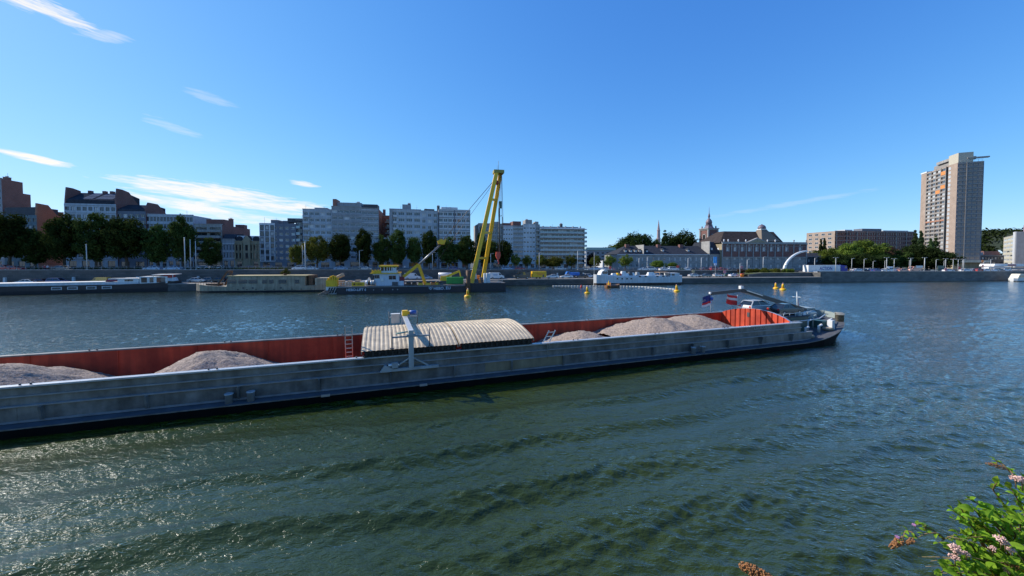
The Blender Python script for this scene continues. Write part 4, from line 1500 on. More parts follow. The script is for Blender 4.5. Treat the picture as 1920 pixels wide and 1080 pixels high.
# --- church tower behind
c = place(1328, 66)
zb = zup(c.x)
t = thing('church_tower', 'square red brick church tower with slate onion dome and spire', 'church tower', (c.x, c.y, zb), bank_rot(c.x) + R(6))
f_ = lambda py: z_at(py, c.y) - zb
hw = 3.0
h1 = f_(430)
mb = MB()
loc_rects = [(hw - .8, h1 - 6.6, 1.6, 3.4)]
for k in range(4):
    sub = MB()
    facade(sub, hw * 2, h1, loc_rects, .4, 0)
    Mx = Matrix.Rotation(k * math.pi / 2, 4, 'Z') @ Matrix.Translation((-hw, -hw, 0))
    for fc, mi in zip(sub.f, sub.m):
        mb.face([Mx @ Vector(sub.v[i]) for i in fc], mi)
mb.build('shaft', [BRKD], t)
for k in range(4):
    o = obj('belfry_opening', win(1.6, 3.4, FRB, GLD, 0), t)
    o.matrix_local = Matrix.Rotation(k * math.pi / 2, 4, 'Z') @ Matrix.Translation((-.8, -hw + .3, h1 - 6.6))
    o2 = obj('opening_surround', MB().box(-1.2, -.81, -.1, .05, -.3, 3.9).box(.81, 1.2, -.1, .05, -.3, 3.9).box(-1.2, 1.2, -.1, .05, 3.42, 3.9).box(-1.2, 1.2, -.12, .05, -.4, -.02).mesh('surround', [LIME]), t)
    o2.matrix_local = Matrix.Rotation(k * math.pi / 2, 4, 'Z') @ Matrix.Translation((0, -hw - .02, h1 - 6.6))
for sx in (-1, 1):
    for sy in (-1, 1):
        MB().box(sx * hw - .42, sx * hw + .42, sy * hw - .42, sy * hw + .42, 0, h1 - .1).build('quoin_pier', [LIME], t)
MB().box(-hw - .7, hw + .7, -hw - .7, hw + .7, h1, h1 + .5).box(-hw - .3, hw + .3, -hw - .3, hw + .3, h1 - .6, h1 - .01).build('cornice', [LIME], t)
zs = [f_(p) for p in (429, 424, 421.5, 419, 414, 411, 408.5, 406.5, 400, 387)]
MB().lathe([(hw + .3, h1 + .5), (hw * .85, zs[0] + .4), (hw * .62, zs[1]), (hw * .62, zs[2])], (0, 0, 0), 8, smooth=False).build('lower_dome', [LEAD], t)
MB().lathe([(hw * .52, zs[2]), (hw * .52, zs[3]), (hw * .58, zs[3] + .3), (hw * .5, zs[4]), (hw * .28, zs[5]), (hw * .10, zs[6])], (0, 0, 0), 12).build('onion_dome', [LEAD], t)
MB().lathe([(.25, zs[6]), (.62, zs[7]), (.45, zs[7] + 1.2), (.2, zs[8]), (.03, zs[9])], (0, 0, 0), 10).build('spire', [LEAD], t)
for k in range(4):
    a = math.pi / 4 + k * math.pi / 2
    MB().box(math.cos(a) * hw * 1.15 - .3, math.cos(a) * hw * 1.15 + .3, math.sin(a) * hw * 1.15 - .3, math.sin(a) * hw * 1.15 + .3, h1 + .5, zs[1], taper=.1).build('corner_finial', [LEAD], t)
# slender far spire
c = place(1234, 130)
zb = zup(c.x)
t = thing('church_spire', 'slender pink grey spire far behind the convent trees', 'church spire', (c.x, c.y, zb), 0)
f_ = lambda py: z_at(py, c.y) - zb
MB().lathe([(1.6, 0), (1.6, f_(447)), (1.25, f_(446)), (1.1, f_(433)), (1.35, f_(432)), (1.0, f_(431)), (.45, f_(420)), (.05, f_(412))], (0, 0, 0), 8, smooth=False).build('spire', [mat('pinkish_stone', (.34, .25, .24), .8)], t)

# --- dark low house right of the palace
r, F, W, H, gf, fh = building('low dark brick house between palace and white truck', 1513, 1550, 482, 46, 10, 'dark', 1, 5, .4, .45, frame=FRW, panes=(GLC, GLD), name='low_house', ground=.9)
MB().prism([(-.3, H), (10.3, H), (5, H + 2.2)], -.2, W + .2, 0, 'x').build('roof', [SLATE], r)
# --- long brick offices behind the park trees
r, F, W, H, gf, fh = building('long flat roofed brick office block above the park trees', 1564, 1716, 434, 105, 22, 'brickd', 7, 34, .5, .55, frame=FRG, panes=(GLD, GLD, GLB), mull=0, bands='conc', side='brickt', cap=True, pent=((.17, .26, 3, 1.3, 'white'), (.38, .62, 3, 2.2, 'slate'), (.66, .98, 4, 1.2, 'white')), name='office_building')  # tan side: sunlight on the left end is put into the brick colour
for k in range(9):
    MB().box(W * k / 8.2 + 1, W * k / 8.2 + 1.35, -.35, -.1, 0, H).build('pier', [CONC], r)
# lit end wing
for f in range(7):
    for k in range(4):
        o = obj('window', win(2.6, fh * .5, FRW, GLD, 1), r, (-.05, 20 - k * 5, gf + fh * f + fh * .3))
        o.rotation_euler = (0, 0, -math.pi / 2)

# --- tower block (two faces seen, left face in the sun)
C0 = Vector((254.6, 215.0))
Lp = Vector((266.7, 245.0))
F = Frame(Lp, C0, zup(259))
W, D = F.L, 10.8
H = F.z(305, W)
t = thing('tower_block', 'tall brick and glass residential tower, sunlit left face, at the right', 'tower', tuple(F.loc), F.rot)
fl = 23
gf = 4.6
fh = (H - gf - .8) / fl
b0, b1, b2, b3 = F.x(1732.5), F.x(1768), F.x(1772), F.x(1777.5)        # brick | windows | recess | pale strip | brick
TW = mat('tower_grey_panel', (.30, .275, .25), .8, var=.15, streak=.2)
rects = []
for f in range(fl):
    for k in range(4):
        w = (b1 - b0) / 4
        rects.append((b0 + w * k + .25, gf + fh * f + fh * .36, w - .5, fh * .56))
mb = MB()
facade(mb, W, H, [(b1, gf, b2 - b1, H - gf - .5)] + rects, .9, 0)
shell(mb, W, H, D, 0, 1)
mb.build('wall', [BRKT, ROOFD], t)
rs = random.Random(3)
mb = MB().box(b0, b1, -.14, -.005, gf - .3, gf)
for f in range(fl + 1):
    z = gf + fh * f
    MB().box(b0, b1, -.16, -.006, z - .16, z + fh * (.30 if f < fl else .1)).build('spandrel', [TW if rs.random() < .9 else BRKO], t)
for k in range(5):
    x = b0 + (b1 - b0) * k / 4
    MB().box(x - .2, x + .2, -.22, -.007, gf, H).build('mullion_pier', [TW], t)
for (x, z, w, h) in rects:
    q = rs.random()
    side_ = w * .30
    obj('window', win(w - side_, h, FRW, GLC if q < .45 else GLB if q < .8 else GLD, 2), t, (x + side_, .12, z))
    obj('loggia', win(side_, h, FRG, GLD, 0), t, (x, .75, z))
for f in range(4):
    zf = gf + fh * (17 + f)
    if f in (0, 1):
        MB().box(b0 + (b1 - b0) * (.5 + .25 * (f % 2)), b0 + (b1 - b0) * (.75 + .25 * (f % 2)) - .4, -.20, -.165, zf + fh * .05, zf + fh * .9).build('sun_blind', [mat('orange_blind', (.62, .24, .07), .8)], t)
MB().box(b0 + (b1 - b0) * .75, b1 - .3, -.2, -.165, gf + fh * 21.4, gf + fh * 22.3).build('sun_blind', [mat('orange_blind', (.62, .24, .07), .8)], t)
MB().box(b1, b2, .85, .9, gf, H - .5).build('recess_panel', [WALLS['dark']], t)
for f in range(fl):
    z = gf + fh * f
    obj('stair_window', win(b3 - b2 - .6, fh * .6, FRW, GLC, 1), t, (b2 + .3, -.06, z + fh * .2))
# end face, its shade put into the darker slate wall colour
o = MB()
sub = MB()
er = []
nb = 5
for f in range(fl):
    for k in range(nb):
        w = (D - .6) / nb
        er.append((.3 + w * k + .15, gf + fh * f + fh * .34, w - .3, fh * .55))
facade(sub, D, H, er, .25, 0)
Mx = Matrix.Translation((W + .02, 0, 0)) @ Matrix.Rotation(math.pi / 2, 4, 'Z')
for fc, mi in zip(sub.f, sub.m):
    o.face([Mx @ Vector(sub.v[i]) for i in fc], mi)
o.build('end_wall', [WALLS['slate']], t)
for (x, z, w, h) in er:
    q = rs.random()
    wo = obj('window', win(w, h, FRG, GLD if q < .5 else GLB if q < .8 else GLC, 1), t)
    wo.matrix_local = Mx @ Matrix.Translation((x, .12, z))
for f in range(fl + 1):
    z = gf + fh * f
    MB().box(W + .024, W + .16, .3, D - .3, z - .1, z + fh * .26).build('end_spandrel', [TW], t)
MB().box(W + .024, W + .3, D * .34, D * .38, gf, H).build('end_pier', [TW], t)
# roof works
MB().box(b0 + 2.5, b1 + .5, 2, 11, H + .01, H + 3.0).build('roof_storey', [TW], t)
MB().box(b0 + 6.5, b1 + 1.2, 1.0, 12, H + 3.01, H + 4.6).build('roof_slab', [CONC], t)
MB().box(b2 - .5, W - .2, .3, 6.5, H + .01, H + 5.6).build('lift_housing', [mat('tower_lift_cream', (.46, .42, .33), .8, var=.1)], t)
MB().box(W - 1.4, W + .1, 4.0, 13.0, H + 1.9, H + 2.6).build('roof_canopy', [CONC], t)
mb = MB()
for k in range(7):
    mb.tube([(W - .1, 1 + k * 1.5, H), (W - .1, 1 + k * 1.5, H + 1.2)], .05, 5)
mb.tube([(W - .1, .5, H + 1.2), (W - .1, D - .2, H + 1.2)], .05, 5)
mb.build('roof_railing', [STEEL], t)
MB().box(-.2, b0, -.2, 6, H + .01, H + .8).build('parapet', [FRW], t)
MB().box(b3, W + .4, -.5, D + .3, 0, gf * .8).build('podium', [WALLS['beige']], t)
MB().box(W - 4, W + 3.2, -3, D + 2, gf * .8 + .01, gf + .3).build('podium_canopy', [WALLS['cream']], t)

# --- right edge
r, F, W, H, gf, fh = building('cream office block with window bands at the right picture edge', 1880, 1906, 443, 112, 14, 'cream', 6, 4, .92, .42, frame=FRW, panes=(GLC, GLB, GLC), mull=3, bands='cream', side='slate', name='office_building', n1=78)
MB().box(W + .01, W + 6, -1.0, 14, -1, H + 1.6).build('stair_tower', [WALLS['slate']], r)
MB().box(W * .92, W + 2.5, -1.4, -.4, 0, H + 1.8).build('corner_strip', [WALLS['white']], r)
MB().box(W + 1, W + 3.2, 2, 4, H + 1.6, H + 6).build('chimney', [mat('mauve_brick', (.30, .2, .24), .8)], r)
r, F, W, H, gf, fh = building('low dark pavilion with red roof beside the tower foot', 1834, 1882, 479, 85, 12, 'dark', 1, 8, .6, .5, frame=FRG, panes=(GLD, GLC), name='pavilion', ground=1.3)
MB().box(W * .3, W * .95, 1, 9, H + .3, H + 3.0, taper=.8).build('roof', [BRKD], r)
MB().box(W * .02, W * .22, .5, 4, H + .3, H + 2.2).build('roof_house', [WALLS['grey']], r)
# ------------------------------------------------------------------ moored boats
def hull_mesh(st, B, mats, zb=-.5, stripe=None, flare=.12):
    """st: (x, half width, deck z); near side lies on y=0"""
    mb = MB()
    c = B / 2
    rg = []
    for x, h, z in st:
        h = max(h, .03)
        zs = stripe if stripe is not None else (z + zb) / 2
        rg.append([(x, c - h * (1 - flare), zb), (x, c - h * (1 - flare * .3), zs), (x, c - h, z), (x, c + h, z), (x, c + h * (1 - flare * .3), zs), (x, c + h * (1 - flare), zb)])
    for a, b in zip(rg[:-1], rg[1:]):
        mb.face([a[0], b[0], b[1], a[1]], 0, True)
        mb.face([a[1], b[1], b[2], a[2]], 1, True)
        mb.face([a[5], a[4], b[4], b[5]], 0, True)
        mb.face([a[4], a[3], b[3], b[4]], 1, True)
        mb.face([a[2], b[2], b[3], a[3]], 2)
        mb.face([a[0], a[5], b[5], b[0]], 0)
    mb.face(rg[0], 1)
    mb.face(rg[-1], 1)
    return mb.mesh('hull', mats)


NAVY = mat('navy_black_hull', (.012, .014, .022), .4, var=.3, streak=.2)
BOATW = mat('boat_white', (.62, .65, .68), .5, var=.1, streak=.2)
OLDB = mat('old_beige_paint', (.40, .345, .25), .7, var=.25, scale=.9, streak=.4)
DECKW = mat('deck_cream', (.66, .62, .55), .6, var=.12)

# long black and white barge, left
F = Frame(on_z(0, 553.5), on_z(325, 545.5))
b = thing('houseboat', 'long black hulled houseboat with white deck at the left', 'boat', tuple(F.loc), F.rot, 'moored boats')
x0, x1 = F.x(-75), F.x(331)
zd = F.z(535.5, F.x(100))
B = 5.4
st = [(x0, 2.6, zd)] + [(x0 + (x1 - x0) * k, B / 2, zd + (.0 if k < .7 else .35 * (k - .7) / .3)) for k in (.1, .3, .5, .7, .82, .88)] + [(x1 - 2.4, B / 2 * .86, zd + .45), (x1 - 1.0, B / 2 * .6, zd + .6), (x1, .25, zd + .75)]
obj('hull', hull_mesh(st, B, [NAVY, NAVY, DECKW], -.5), b)
xe = F.x(258)
mb = MB().box(x0 + .5, xe, .12, B - .12, zd + .01, zd + .62, 0).box(x0 + .4, F.x(192), .05, B - .05, zd + .62, zd + .78, 1)
mb.build('cabin_trunk', [BOATW, WHITE], b)
for px in (104.5, 134.5, 170, 199):
    x = F.x(px)
    MB().box(x - 1.0, x + 1.0, -.06, .05, zd - 1.15, zd - .38).build('hull_window_frame', [BOATW], b)
    MB().box(x - .82, x + .82, -.09, -.062, zd - 1.02, zd - .5).build('hull_window', [GLB if px != 170 else GLD], b)
xa, xb = F.x(218), F.x(258)
MB().box(xa, xb, .3, B - .5, zd + .622, zd + 1.5, 0).box(xa - .2, xb, .2, B - .4, zd + 1.5, zd + 1.6, 0).build('cabin', [WHITE], b)
for px in (236, 243):
    MB().box(F.x(px) - .5, F.x(px) + .5, .24, .29, zd + .8, zd + 1.3).build('cabin_window', [GLD], b)
xa, xb = F.x(259), F.x(312)
MB().box(xa, xb, .35, B - .6, zd + .1, zd + 2.0).build('wheelhouse', [WHITE], b)
for px, mm, w in ((268, FRB, .6), (296, mat('varnished_door', (.22, .07, .03), .5), .5), (303, GLB, .55), (282, GLD, .4)):
    x = F.x(px)
    MB().box(x - w, x + w, .28, .345, zd + .35, zd + 1.75).build('wheelhouse_door' if mm is not GLB else 'wheelhouse_window', [mm], b)
MB().box(F.x(283), F.x(325), .0, B - .2, zd + 2.45, zd + 2.55).box(F.x(285), F.x(286), .2, .3, zd + 1.9, zd + 2.45).box(F.x(322), F.x(323), .2, .3, zd + .6, zd + 2.45).build('awning', [WHITE], b)
MB().box(F.x(303), F.x(322), .6, 2, zd + 1.6, zd + 2.3).build('red_cover', [REDP], b)
MB().box(F.x(310), F.x(328), .5, 2.0, zd + .7, zd + 1.7, taper=.25).build('bow_locker', [BOATW], b)
tag(MB().box(F.x(192), F.x(224), 1.0, 3.8, zd + .8, zd + 1.55, 0, taper=.35).box(F.x(196), F.x(222), 1.2, 3.6, zd + 1.0, zd + 1.62, 1).build('dinghy', [mat('maroon_hull', (.22, .02, .03), .4), GREYP], None, tuple(F.loc), F.rot), 'maroon dinghy with grey cover on the black houseboat deck', 'dinghy')

# beige converted barge
F = Frame(on_z(356, 549), on_z(612, 546.5))
b = thing('houseboat', 'weathered beige houseboat with long windowed cabin and rusty bow', 'boat', tuple(F.loc), F.rot, 'moored boats')
B = 5.2
x1 = F.x(618)
zd = F.z(537.5, F.x(480))
st = [(0, .1, zd + .9), (.6, .9, zd + .8), (2, B / 2 * .75, zd + .6), (4.5, B / 2, zd + .35), (8, B / 2, zd + .1), (x1 * .5, B / 2, zd), (x1 * .8, B / 2, zd + .1), (x1 - 4, B / 2, zd + .3), (x1 - 1, B / 2 * .8, zd + .5), (x1, B / 2 * .55, zd + .6)]
obj('hull', hull_mesh(st, B, [NAVY, OLDB, OLDB], -.5, stripe=.42), b)
xa, xb = F.x(423), F.x(571)
zt = F.z(518, F.x(480))
MB().prism([(xa, zd), (xb, zd), (xb, zt), (xa + .5, zt)], .15, B - .15).build('cabin', [OLDB], b)
MB().box(xa + .2, xb + .5, -.05, B + .05, zt + .01, zt + .2).build('cabin_roof', [mat('ochre_roof_edge', (.50, .40, .20), .7)], b)
for px, w in ((433.5, 1.1), (454, 1.1), (473, 1.1), (495, .6), (507.5, .6), (529, 1.0), (556, .55)):
    x = F.x(px)
    zw = F.z(531.5, x)
    MB().box(x - w - .08, x + w + .08, .10, .149, zw - .06, zw + 1.12).build('window_frame', [OLDB], b)
    MB().box(x - w, x + w, .06, .099, zw, zw + 1.05).build('window', [GLD], b)
for px in (455, 473, 526):
    x = F.x(px)
    MB().tube([(x, -.03, zd - .35), (x, .15, zd - .35)], .26, 10).build('porthole', [DARKG], b)
for k in range(9):
    x = F.x(445 + k * 17)
    MB().tube([(x, -.12, .75), (x, .05, .75)], .13, 8).build('tyre_fender', [BLACK], b)
mb = MB()
xr = F.x(422)
for a, c in (((xr - 2.6, .8, zd + .3), (xr - .2, 1.2, zt + 1.3)), ((xr - .2, 1.2, zt + 1.3), (xr + 1.2, 1.4, zt + .2)), ((xr - 2.4, 3.8, zd + .3), (xr - .2, 3.4, zt + 1.3)), ((xr - .2, 1.2, zt + 1.3), (xr - .2, 3.4, zt + 1.3))):
    mb.bar(a, c, .35)
mb.build('bow_gallows', [RUSTY], b)
mb = MB()
for k in range(12):
    x = F.x(362 + k * 4.8)
    mb.tube([(x, .7 + .06 * k, zd + .4), (x, .7 + .06 * k, zd + 1.15)], .04, 5)
mb.tube([(F.x(360), .7, zd + 1.1), (F.x(418), 1.3, zd + 1.1)], .04, 5).box(F.x(380), F.x(402), 1.0, 3.6, zd + .3, zd + .85)
mb.build('bow_railing', [RUSTY], b)
xa2 = F.x(573)
MB().box(xa2 + 2.2, x1 - .8, .5, B - .6, zd + .2, zt - .6).build('aft_cabin', [OLDB], b)
MB().box(xa2 + .4, xa2 + 1.6, .8, 4, zd + .2, zt + .2).build('engine_casing', [RUSTY], b)
tg = thing('potted_plant', 'bushy green potted plant on the beige houseboat roof', 'plant', tuple(F.w(F.x(528), 2, zt + .2)), 0)
MB().lathe([(.35, 0), (.5, .5)], (0, 0, 0), 10).build('pot', [RUSTY], tg)
POTPLANT = tg

# white boat on the right
F = Frame(on_z(1118, 535.4), on_z(1284, 533.4))
b = thing('houseboat', 'white converted barge moored below the stone convent', 'boat', tuple(F.loc), F.rot, 'moored boats')
B = 4.8
x1 = F.x(1284)
zd = F.z(519.5, F.x(1200))
st = [(0, .15, zd + 1.0), (.5, B * .28, zd + .95), (1.6, B * .4, zd + .8), (4, B / 2, zd + .5), (9, B / 2, zd + .1), (x1 * .5, B / 2, zd - .1), (x1 * .8, B / 2, zd), (x1 - 3, B / 2 * .95, zd + .25), (x1 - .8, B / 2 * .7, zd + .45), (x1, B * .2, zd + .5)]
obj('hull', hull_mesh(st, B, [mat('brown_black_antifouling', (.035, .022, .018), .6), BOATW, BOATW], -.5, stripe=.75), b)
MB().prism([(F.x(1127), zd + .4), (F.x(1142), zd + .4), (F.x(1141), zd + 2.3), (F.x(1136), zd + 2.6), (F.x(1131), zd + 2.0)], .8, B - .8).build('wheelhouse', [WHITE], b)
for px in (1134, 1138.5):
    x = F.x(px)
    MB().tube([(x, .72, zd + 1.6), (x, .79, zd + 1.6)], .5, 10).build('wheelhouse_window', [GLD], b)
MB().box(F.x(1143), F.x(1250), .35, B - .35, zd - .05, zd + .5).build('cabin_trunk', [BOATW], b)
for px in (1158, 1167, 1176, 1184):
    x = F.x(px)
    MB().box(x - .3, x + .3, -.04, .12, zd - .75, zd - .3).build('porthole', [GLD], b)
for px in (1201, 1212, 1234, 1245):
    x = F.x(px)
    MB().box(x - .4, x + .4, .28, .34, zd - .02, zd + .4).build('cabin_window', [GLD], b)
MB().box(F.x(1258), F.x(1276), .5, B - .6, zd, zd + 1.3).build('aft_cabin', [BOATW], b)
for px, w in ((1257.5, .25), (1264, .55)):
    x = F.x(px)
    MB().box(x - w, x + w, .40, .495, zd + .45, zd + 1.1).build('aft_window', [GLD], b)
MB().box(F.x(1239), F.x(1258), .6, 4.2, zd + 1.5, zd + 1.6).box(F.x(1239.4), F.x(1240), .7, .8, zd + .5, zd + 1.5).box(F.x(1257), F.x(1257.6), .7, .8, zd + .5, zd + 1.5).build('deck_canopy', [mat('canvas_beige', (.5, .34, .22), .8)], b)
for px, w, h, mm in ((1155, .9, .8, WHITE), (1173, .9, 1.5, WHITE), (1179, .7, .8, WHITE), (1190, .7, 1.0, WHITE), (1186, .7, 1.3, DARKG), (1163, .5, .9, YELLOW), (1166, .4, .8, REDP), (1200, .6, 1.2, GREYP), (1225, 1.3, 1.1, WHITE)):
    x = F.x(px)
    MB().box(x - w, x + w, 1.0, 2.6, zd + .5, zd + .5 + h, taper=w * .28).build('deck_clutter', [mm], b)
MB().tube([(F.x(1119), B / 2, zd + .8), (F.x(1119), B / 2, zd + 8.6)], [.09, .04], 8).build('mast', [WHITE], b)
MB().tube([(F.x(1135), B / 2, zd + 2.4), (F.x(1135), B / 2, zd + 4.4)], .04, 6).bar((F.x(1135) - .6, B / 2, zd + 4.2), (F.x(1135) + .6, B / 2, zd + 4.2), .05).build('aerial', [WHITE], b)

# small rusty work boat + boom + marker
F = Frame(on_z(1138, 539.6), on_z(1164, 539.2))
b = thing('work_boat', 'small rusty workboat with orange posts by the floating boom', 'boat', tuple(F.loc), F.rot, 'moored boats')
obj('hull', hull_mesh([(0, .9, .75), (1.2, 1.1, .6), (3.6, 1.1, .75), (F.L - .4, .9, 1.0), (F.L, .4, 1.1)], 2.3, [NAVY, RUSTY, RUSTY]), b)
MB().box(1.0, F.L - .8, .3, 2.0, .6, .85, 0, taper=.2).build('cargo', [DARKG], b)
for x in (.15, 1.2):
    MB().tube([(x, .1, -.3), (x, .1, 1.6)], .14, 8).build('orange_post', [ORANGE], b)
MB().box(.85, 1.25, .7, 1.2, .8, 2.1, taper=.12).build('yellow_float', [YELLOW], b)
p0, p1 = on_z(1036, 536.6), on_z(1266, 543.0)
pts = []
for k in range(41):
    u = k / 40
    px = 1036 + (1266 - 1036) * u
    py = 536.6 + (.6 * u if u < .5 else .3 + 6.1 * ((u - .5) / .5) ** 2.0)
    p = on_z(px, py)
    pts.append((p.x, p.y, .08))
t = thing('floating_boom', 'white floating boom line stretched between quay and yellow buoy', 'floating boom', (0, 0, 0))
for a, c in zip(pts[:-1], pts[1:]):
    MB().tube([a, tuple(Vector(a).lerp(Vector(c), .985))], .11, 7).build('float_section', [WHITE], t)

# ------------------------------------------------------------------ buoys
def buoy_mesh():
    mb = MB().lathe([(.35, -.5), (1.15, -.25), (1.15, .22), (.95, .42), (.42, .62)], (0, 0, 0), 16, 0)
    return mb.mesh('buoy_float', [YELLOW]), MB().lathe([(.55, .60), (.40, 1.6), (.36, 2.0)], (0, 0, 0), 12).mesh('buoy_tower', [YELLOW]), MB().lathe([(.22, 2.0), (.22, 2.25), (.12, 2.4)], (0, 0, 0), 8).mesh('buoy_lamp', [mat('pale_red_lens', (.6, .3, .25), .3)]), MB().lathe([(.56, .64), (.5, .9)], (0, 0, 0), 12).mesh('buoy_band', [ORANGE])


bms = buoy_mesh()
for px, py, sc, lb in ((877, 556.5, 1.0, 'yellow buoy beside the brown pile of the crane barge'), (1101, 550, .95, 'yellow buoy in open water right of the crane barge'), (1269, 546.3, .95, 'yellow buoy at the end of the white floating boom'),
                       (1455, 541.0, .92, 'yellow buoy nearer the far wall, left of a neighbouring pair'), (1468, 543.5, 1.0, 'yellow buoy right of a neighbouring pair above the barge bow')):
    p = on_z(px, py)
    b = thing('buoy', lb, 'buoy', (p.x, p.y, 0), random.random(), 'yellow channel buoys')
    b.scale = (sc * .74, sc * .74, sc * .86)
    b.rotation_euler = (R(random.uniform(-3, 3)), R(random.uniform(-3, 3)), 0)
    for nm, me in zip(('float', 'tower', 'lamp', 'band'), bms):
        obj(nm, me, b)
p = on_z(1090, 538.4)
tag(MB().ball((0, 0, .15), .42, 0, 10, 6).tube([(0, 0, .5), (0, 0, .75)], .08, 6, 0).build('mooring_ball', [REDP], None, (p.x, p.y, 0)), 'small red mooring ball left of the yellow buoy', 'mooring ball')

# ------------------------------------------------------------------ floating crane
F = Frame(on_z(631, 551.2), on_z(949, 545.5))
cb = thing('crane_barge', 'black floating crane barge with white deckhouse and yellow lifting frame', 'crane barge', tuple(F.loc), F.rot)
X = F.x
zd = F.z(536.5, X(700))
B = 14.0
xl, xr = X(609), X(949)
HEB = mat('crane_hull_navy', (.010, .012, .022), .4, var=.3, streak=.25)
DKB = mat('crane_deck_grey', (.10, .10, .10), .8, var=.3)
MB().box(0, X(875), 0, B, -.8, zd, 0, top=1).build('hull', [HEB, DKB], cb)
zr = F.z(531, X(920))
MB().box(X(875) + .02, xr, .4, B - .4, -.8, zr, 0, top=1).box(X(878), xr + .03, .35, .41, .5, .75, 0).build('bow_pontoon', [HEB, DKB], cb)
MB().box(0, X(875), -.06, -.002, zd - .28, zd - .12).build('rubbing_strake', [mat('pale_strake', (.3, .3, .29), .6)], cb)
# stern with striped board
MB().prism([(xl, .15), (0, -.3), (0, zd), (xl, zd)], .6, B - 2).build('stern', [WHITE], cb)
for k in range(4):
    x = xl + .45 + k * (-xl) / 4.4
    MB().prism([(x - .35, .12), (x + .12, .12), (x + .75, zd - .25), (x + .35, zd - .25)], .55, .595).build('warning_stripe', [BLACK], cb)
for k in range(4):
    MB().bar((xl + .2 + k * .55, .5, 1.0), (xl - 1.6 + k * .5, -.6, -.1), .16).build('stern_spar', [DARKG], cb)
zy = F.z(527, X(620))
MB().box(xl + .1, -.02, .3, 2.2, zd + .02, zy + .2).build('yellow_block', [YELLOW], cb)
for k in range(5):
    MB().box(xl + .35 + k * .55, xl + .7 + k * .55, .5, 1.8, zy + .205, zy + .5 + .9 * math.sin(math.pi * (k + .5) / 5)).build('yellow_lug', [YELLOW], cb)
# sign board
xa, xb = X(659), X(683)
MB().box(xa, xb, .1, .25, zd + .05, zd + 1.05).build('sign_board', [YELLOW], cb)
put_text('HEBO', cb, xa + 1.2, .09, zd + .36, 1.6, mat('sign_brown', (.12, .03, .01), .6), .38)
MB().tube([(xa + .65, .06, zd + .55), (xa + .65, .099, zd + .55)], .26, 12).build('sign_emblem', [mat('sign_brown', (.12, .03, .01), .6)], cb)
# lettering on the hull
LW = mat('hull_lettering', (.62, .66, .74), .6, var=.05)
put_text('HEBO-LIFT 6', cb, X(649), -.012, F.z(545.6, X(667)), X(686) - X(649), LW, .66)
put_text('HEBO', cb, X(813), -.012, F.z(543.2, X(830)), X(831.5) - X(813), LW, .78)
put_text('.', cb, X(833), -.012, F.z(543.0, X(834)), .16, LW, .16)
put_text('EU', cb, X(836), -.012, F.z(542.6, X(840)), X(844.3) - X(836), LW, .78)
ex, ez = X(807), F.z(539.6, X(807))
MB().prism([(ex - .45, ez + .55), (ex + .45, ez + .55), (ex + .45, ez - .1), (ex, ez - .6), (ex - .45, ez - .1)], -.02, -.003).build('emblem', [LW], cb)
MB().prism([(ex - .33, ez + .43), (ex + .33, ez + .43), (ex + .33, ez - .05), (ex, ez - .43), (ex - .33, ez - .05)], -.028, -.021).build('emblem_field', [HEB], cb)
MB().prism([(ex - .2, ez - .1), (ex + .2, ez - .1), (ex, ez + .32)], -.034, -.029).build('emblem_mark', [LW], cb)
for px in (700, 716, 736, 745):
    x = X(px)
    MB().tube([(x, -.03, zd - 1.0), (x, .05, zd - 1.0)], .16, 8).build('hull_eye', [GREYP], cb)
# white deckhouse
xa, xb = X(697), X(747)
z1 = F.z(513.5, X(720))
CW = mat('crane_white', (.62, .66, .72), .5, var=.08, streak=.12)
MB().prism([(xa + .9, zd), (xb, zd), (xb, z1), (xa, z1)], 1.2, 8.5).build('deckhouse', [CW], cb)
MB().box(xa - .6, xb + .15, .8, 8.9, z1 + .01, z1 + .2).build('deckhouse_roof', [YELLOW], cb)
for px in (699.5, 703, 706, 709):
    x = X(px)
    MB().prism([(x - .16, z1 - 1.25), (x + .2, z1 - 1.25), (x + .1, z1 - .35), (x - .25, z1 - .35)], 1.14, 1.195).build('front_window', [GLD], cb)
for px in (731, 738):
    x = X(px)
    MB().box(x - .42, x + .42, 1.13, 1.196, z1 - 1.55, z1 - .55).build('cabin_window', [GLD], cb)
for px, h in ((733, 1.1), ):
    MB().box(X(734), X(745), 1.12, 1.194, zd + .05, zd + 1.0).build('door_opening', [DARKG], cb)
MB().box(X(747.5), X(756), .9, 2.2, zd, zd + 1.2).build('deck_box', [CW], cb)
MB().box(X(748), X(756), 2.4, 4.5, zd, zd + 2.3).build('red_locker', [mat('dark_red', (.25, .03, .03), .6)], cb)
MB().lathe([(.42, -.07), (.42, .07)], (0, 0, 0), 14).build('life_ring', [WHITE], cb, (X(715.5), 1.05, zd + 1.6)).rotation_euler = (R(90), 0, 0)
z2, z3 = z1 + .2, F.z(499.5, X(725))
wx0, wx1 = X(711), X(742)
MB().box(wx0, wx1, 2.0, 6.5, z2 + .01, z2 + .55).build('bridge_base', [CW], cb)
MB().box(wx0 + .15, wx1 - .1, 2.15, 6.3, z2 + .56, z3 - .2).build('bridge_glass', [GLD], cb)
for x in (wx0 + .05, wx0 + 1.0, wx0 + 1.75, X(728.5), X(733), wx1 - .9, wx1 - .12):
    MB().box(x - .11, x + .12, 1.98, 2.14, z2 + .555, z3 - .2).build('bridge_pillar', [CW], cb)
MB().box(X(735), wx1, 1.99, 2.12, z2 + .555, z3 - .4).build('bridge_panel', [CW], cb)
MB().box(wx0 - .35, wx1 + .25, 1.6, 6.8, z3 - .2, z3 + .25).build('bridge_roof', [YELLOW], cb)
for k in range(3):
    x = X(695 + k * 6)
    MB().prism([(x, z1 + .2), (x + .8, z1 + .2), (x + .8, z1 + 1.1), (x + .4, z1 + .7), (x, z1 + 1.2)], 1.3, 2.0).build('roof_winch', [YELLOW], cb)
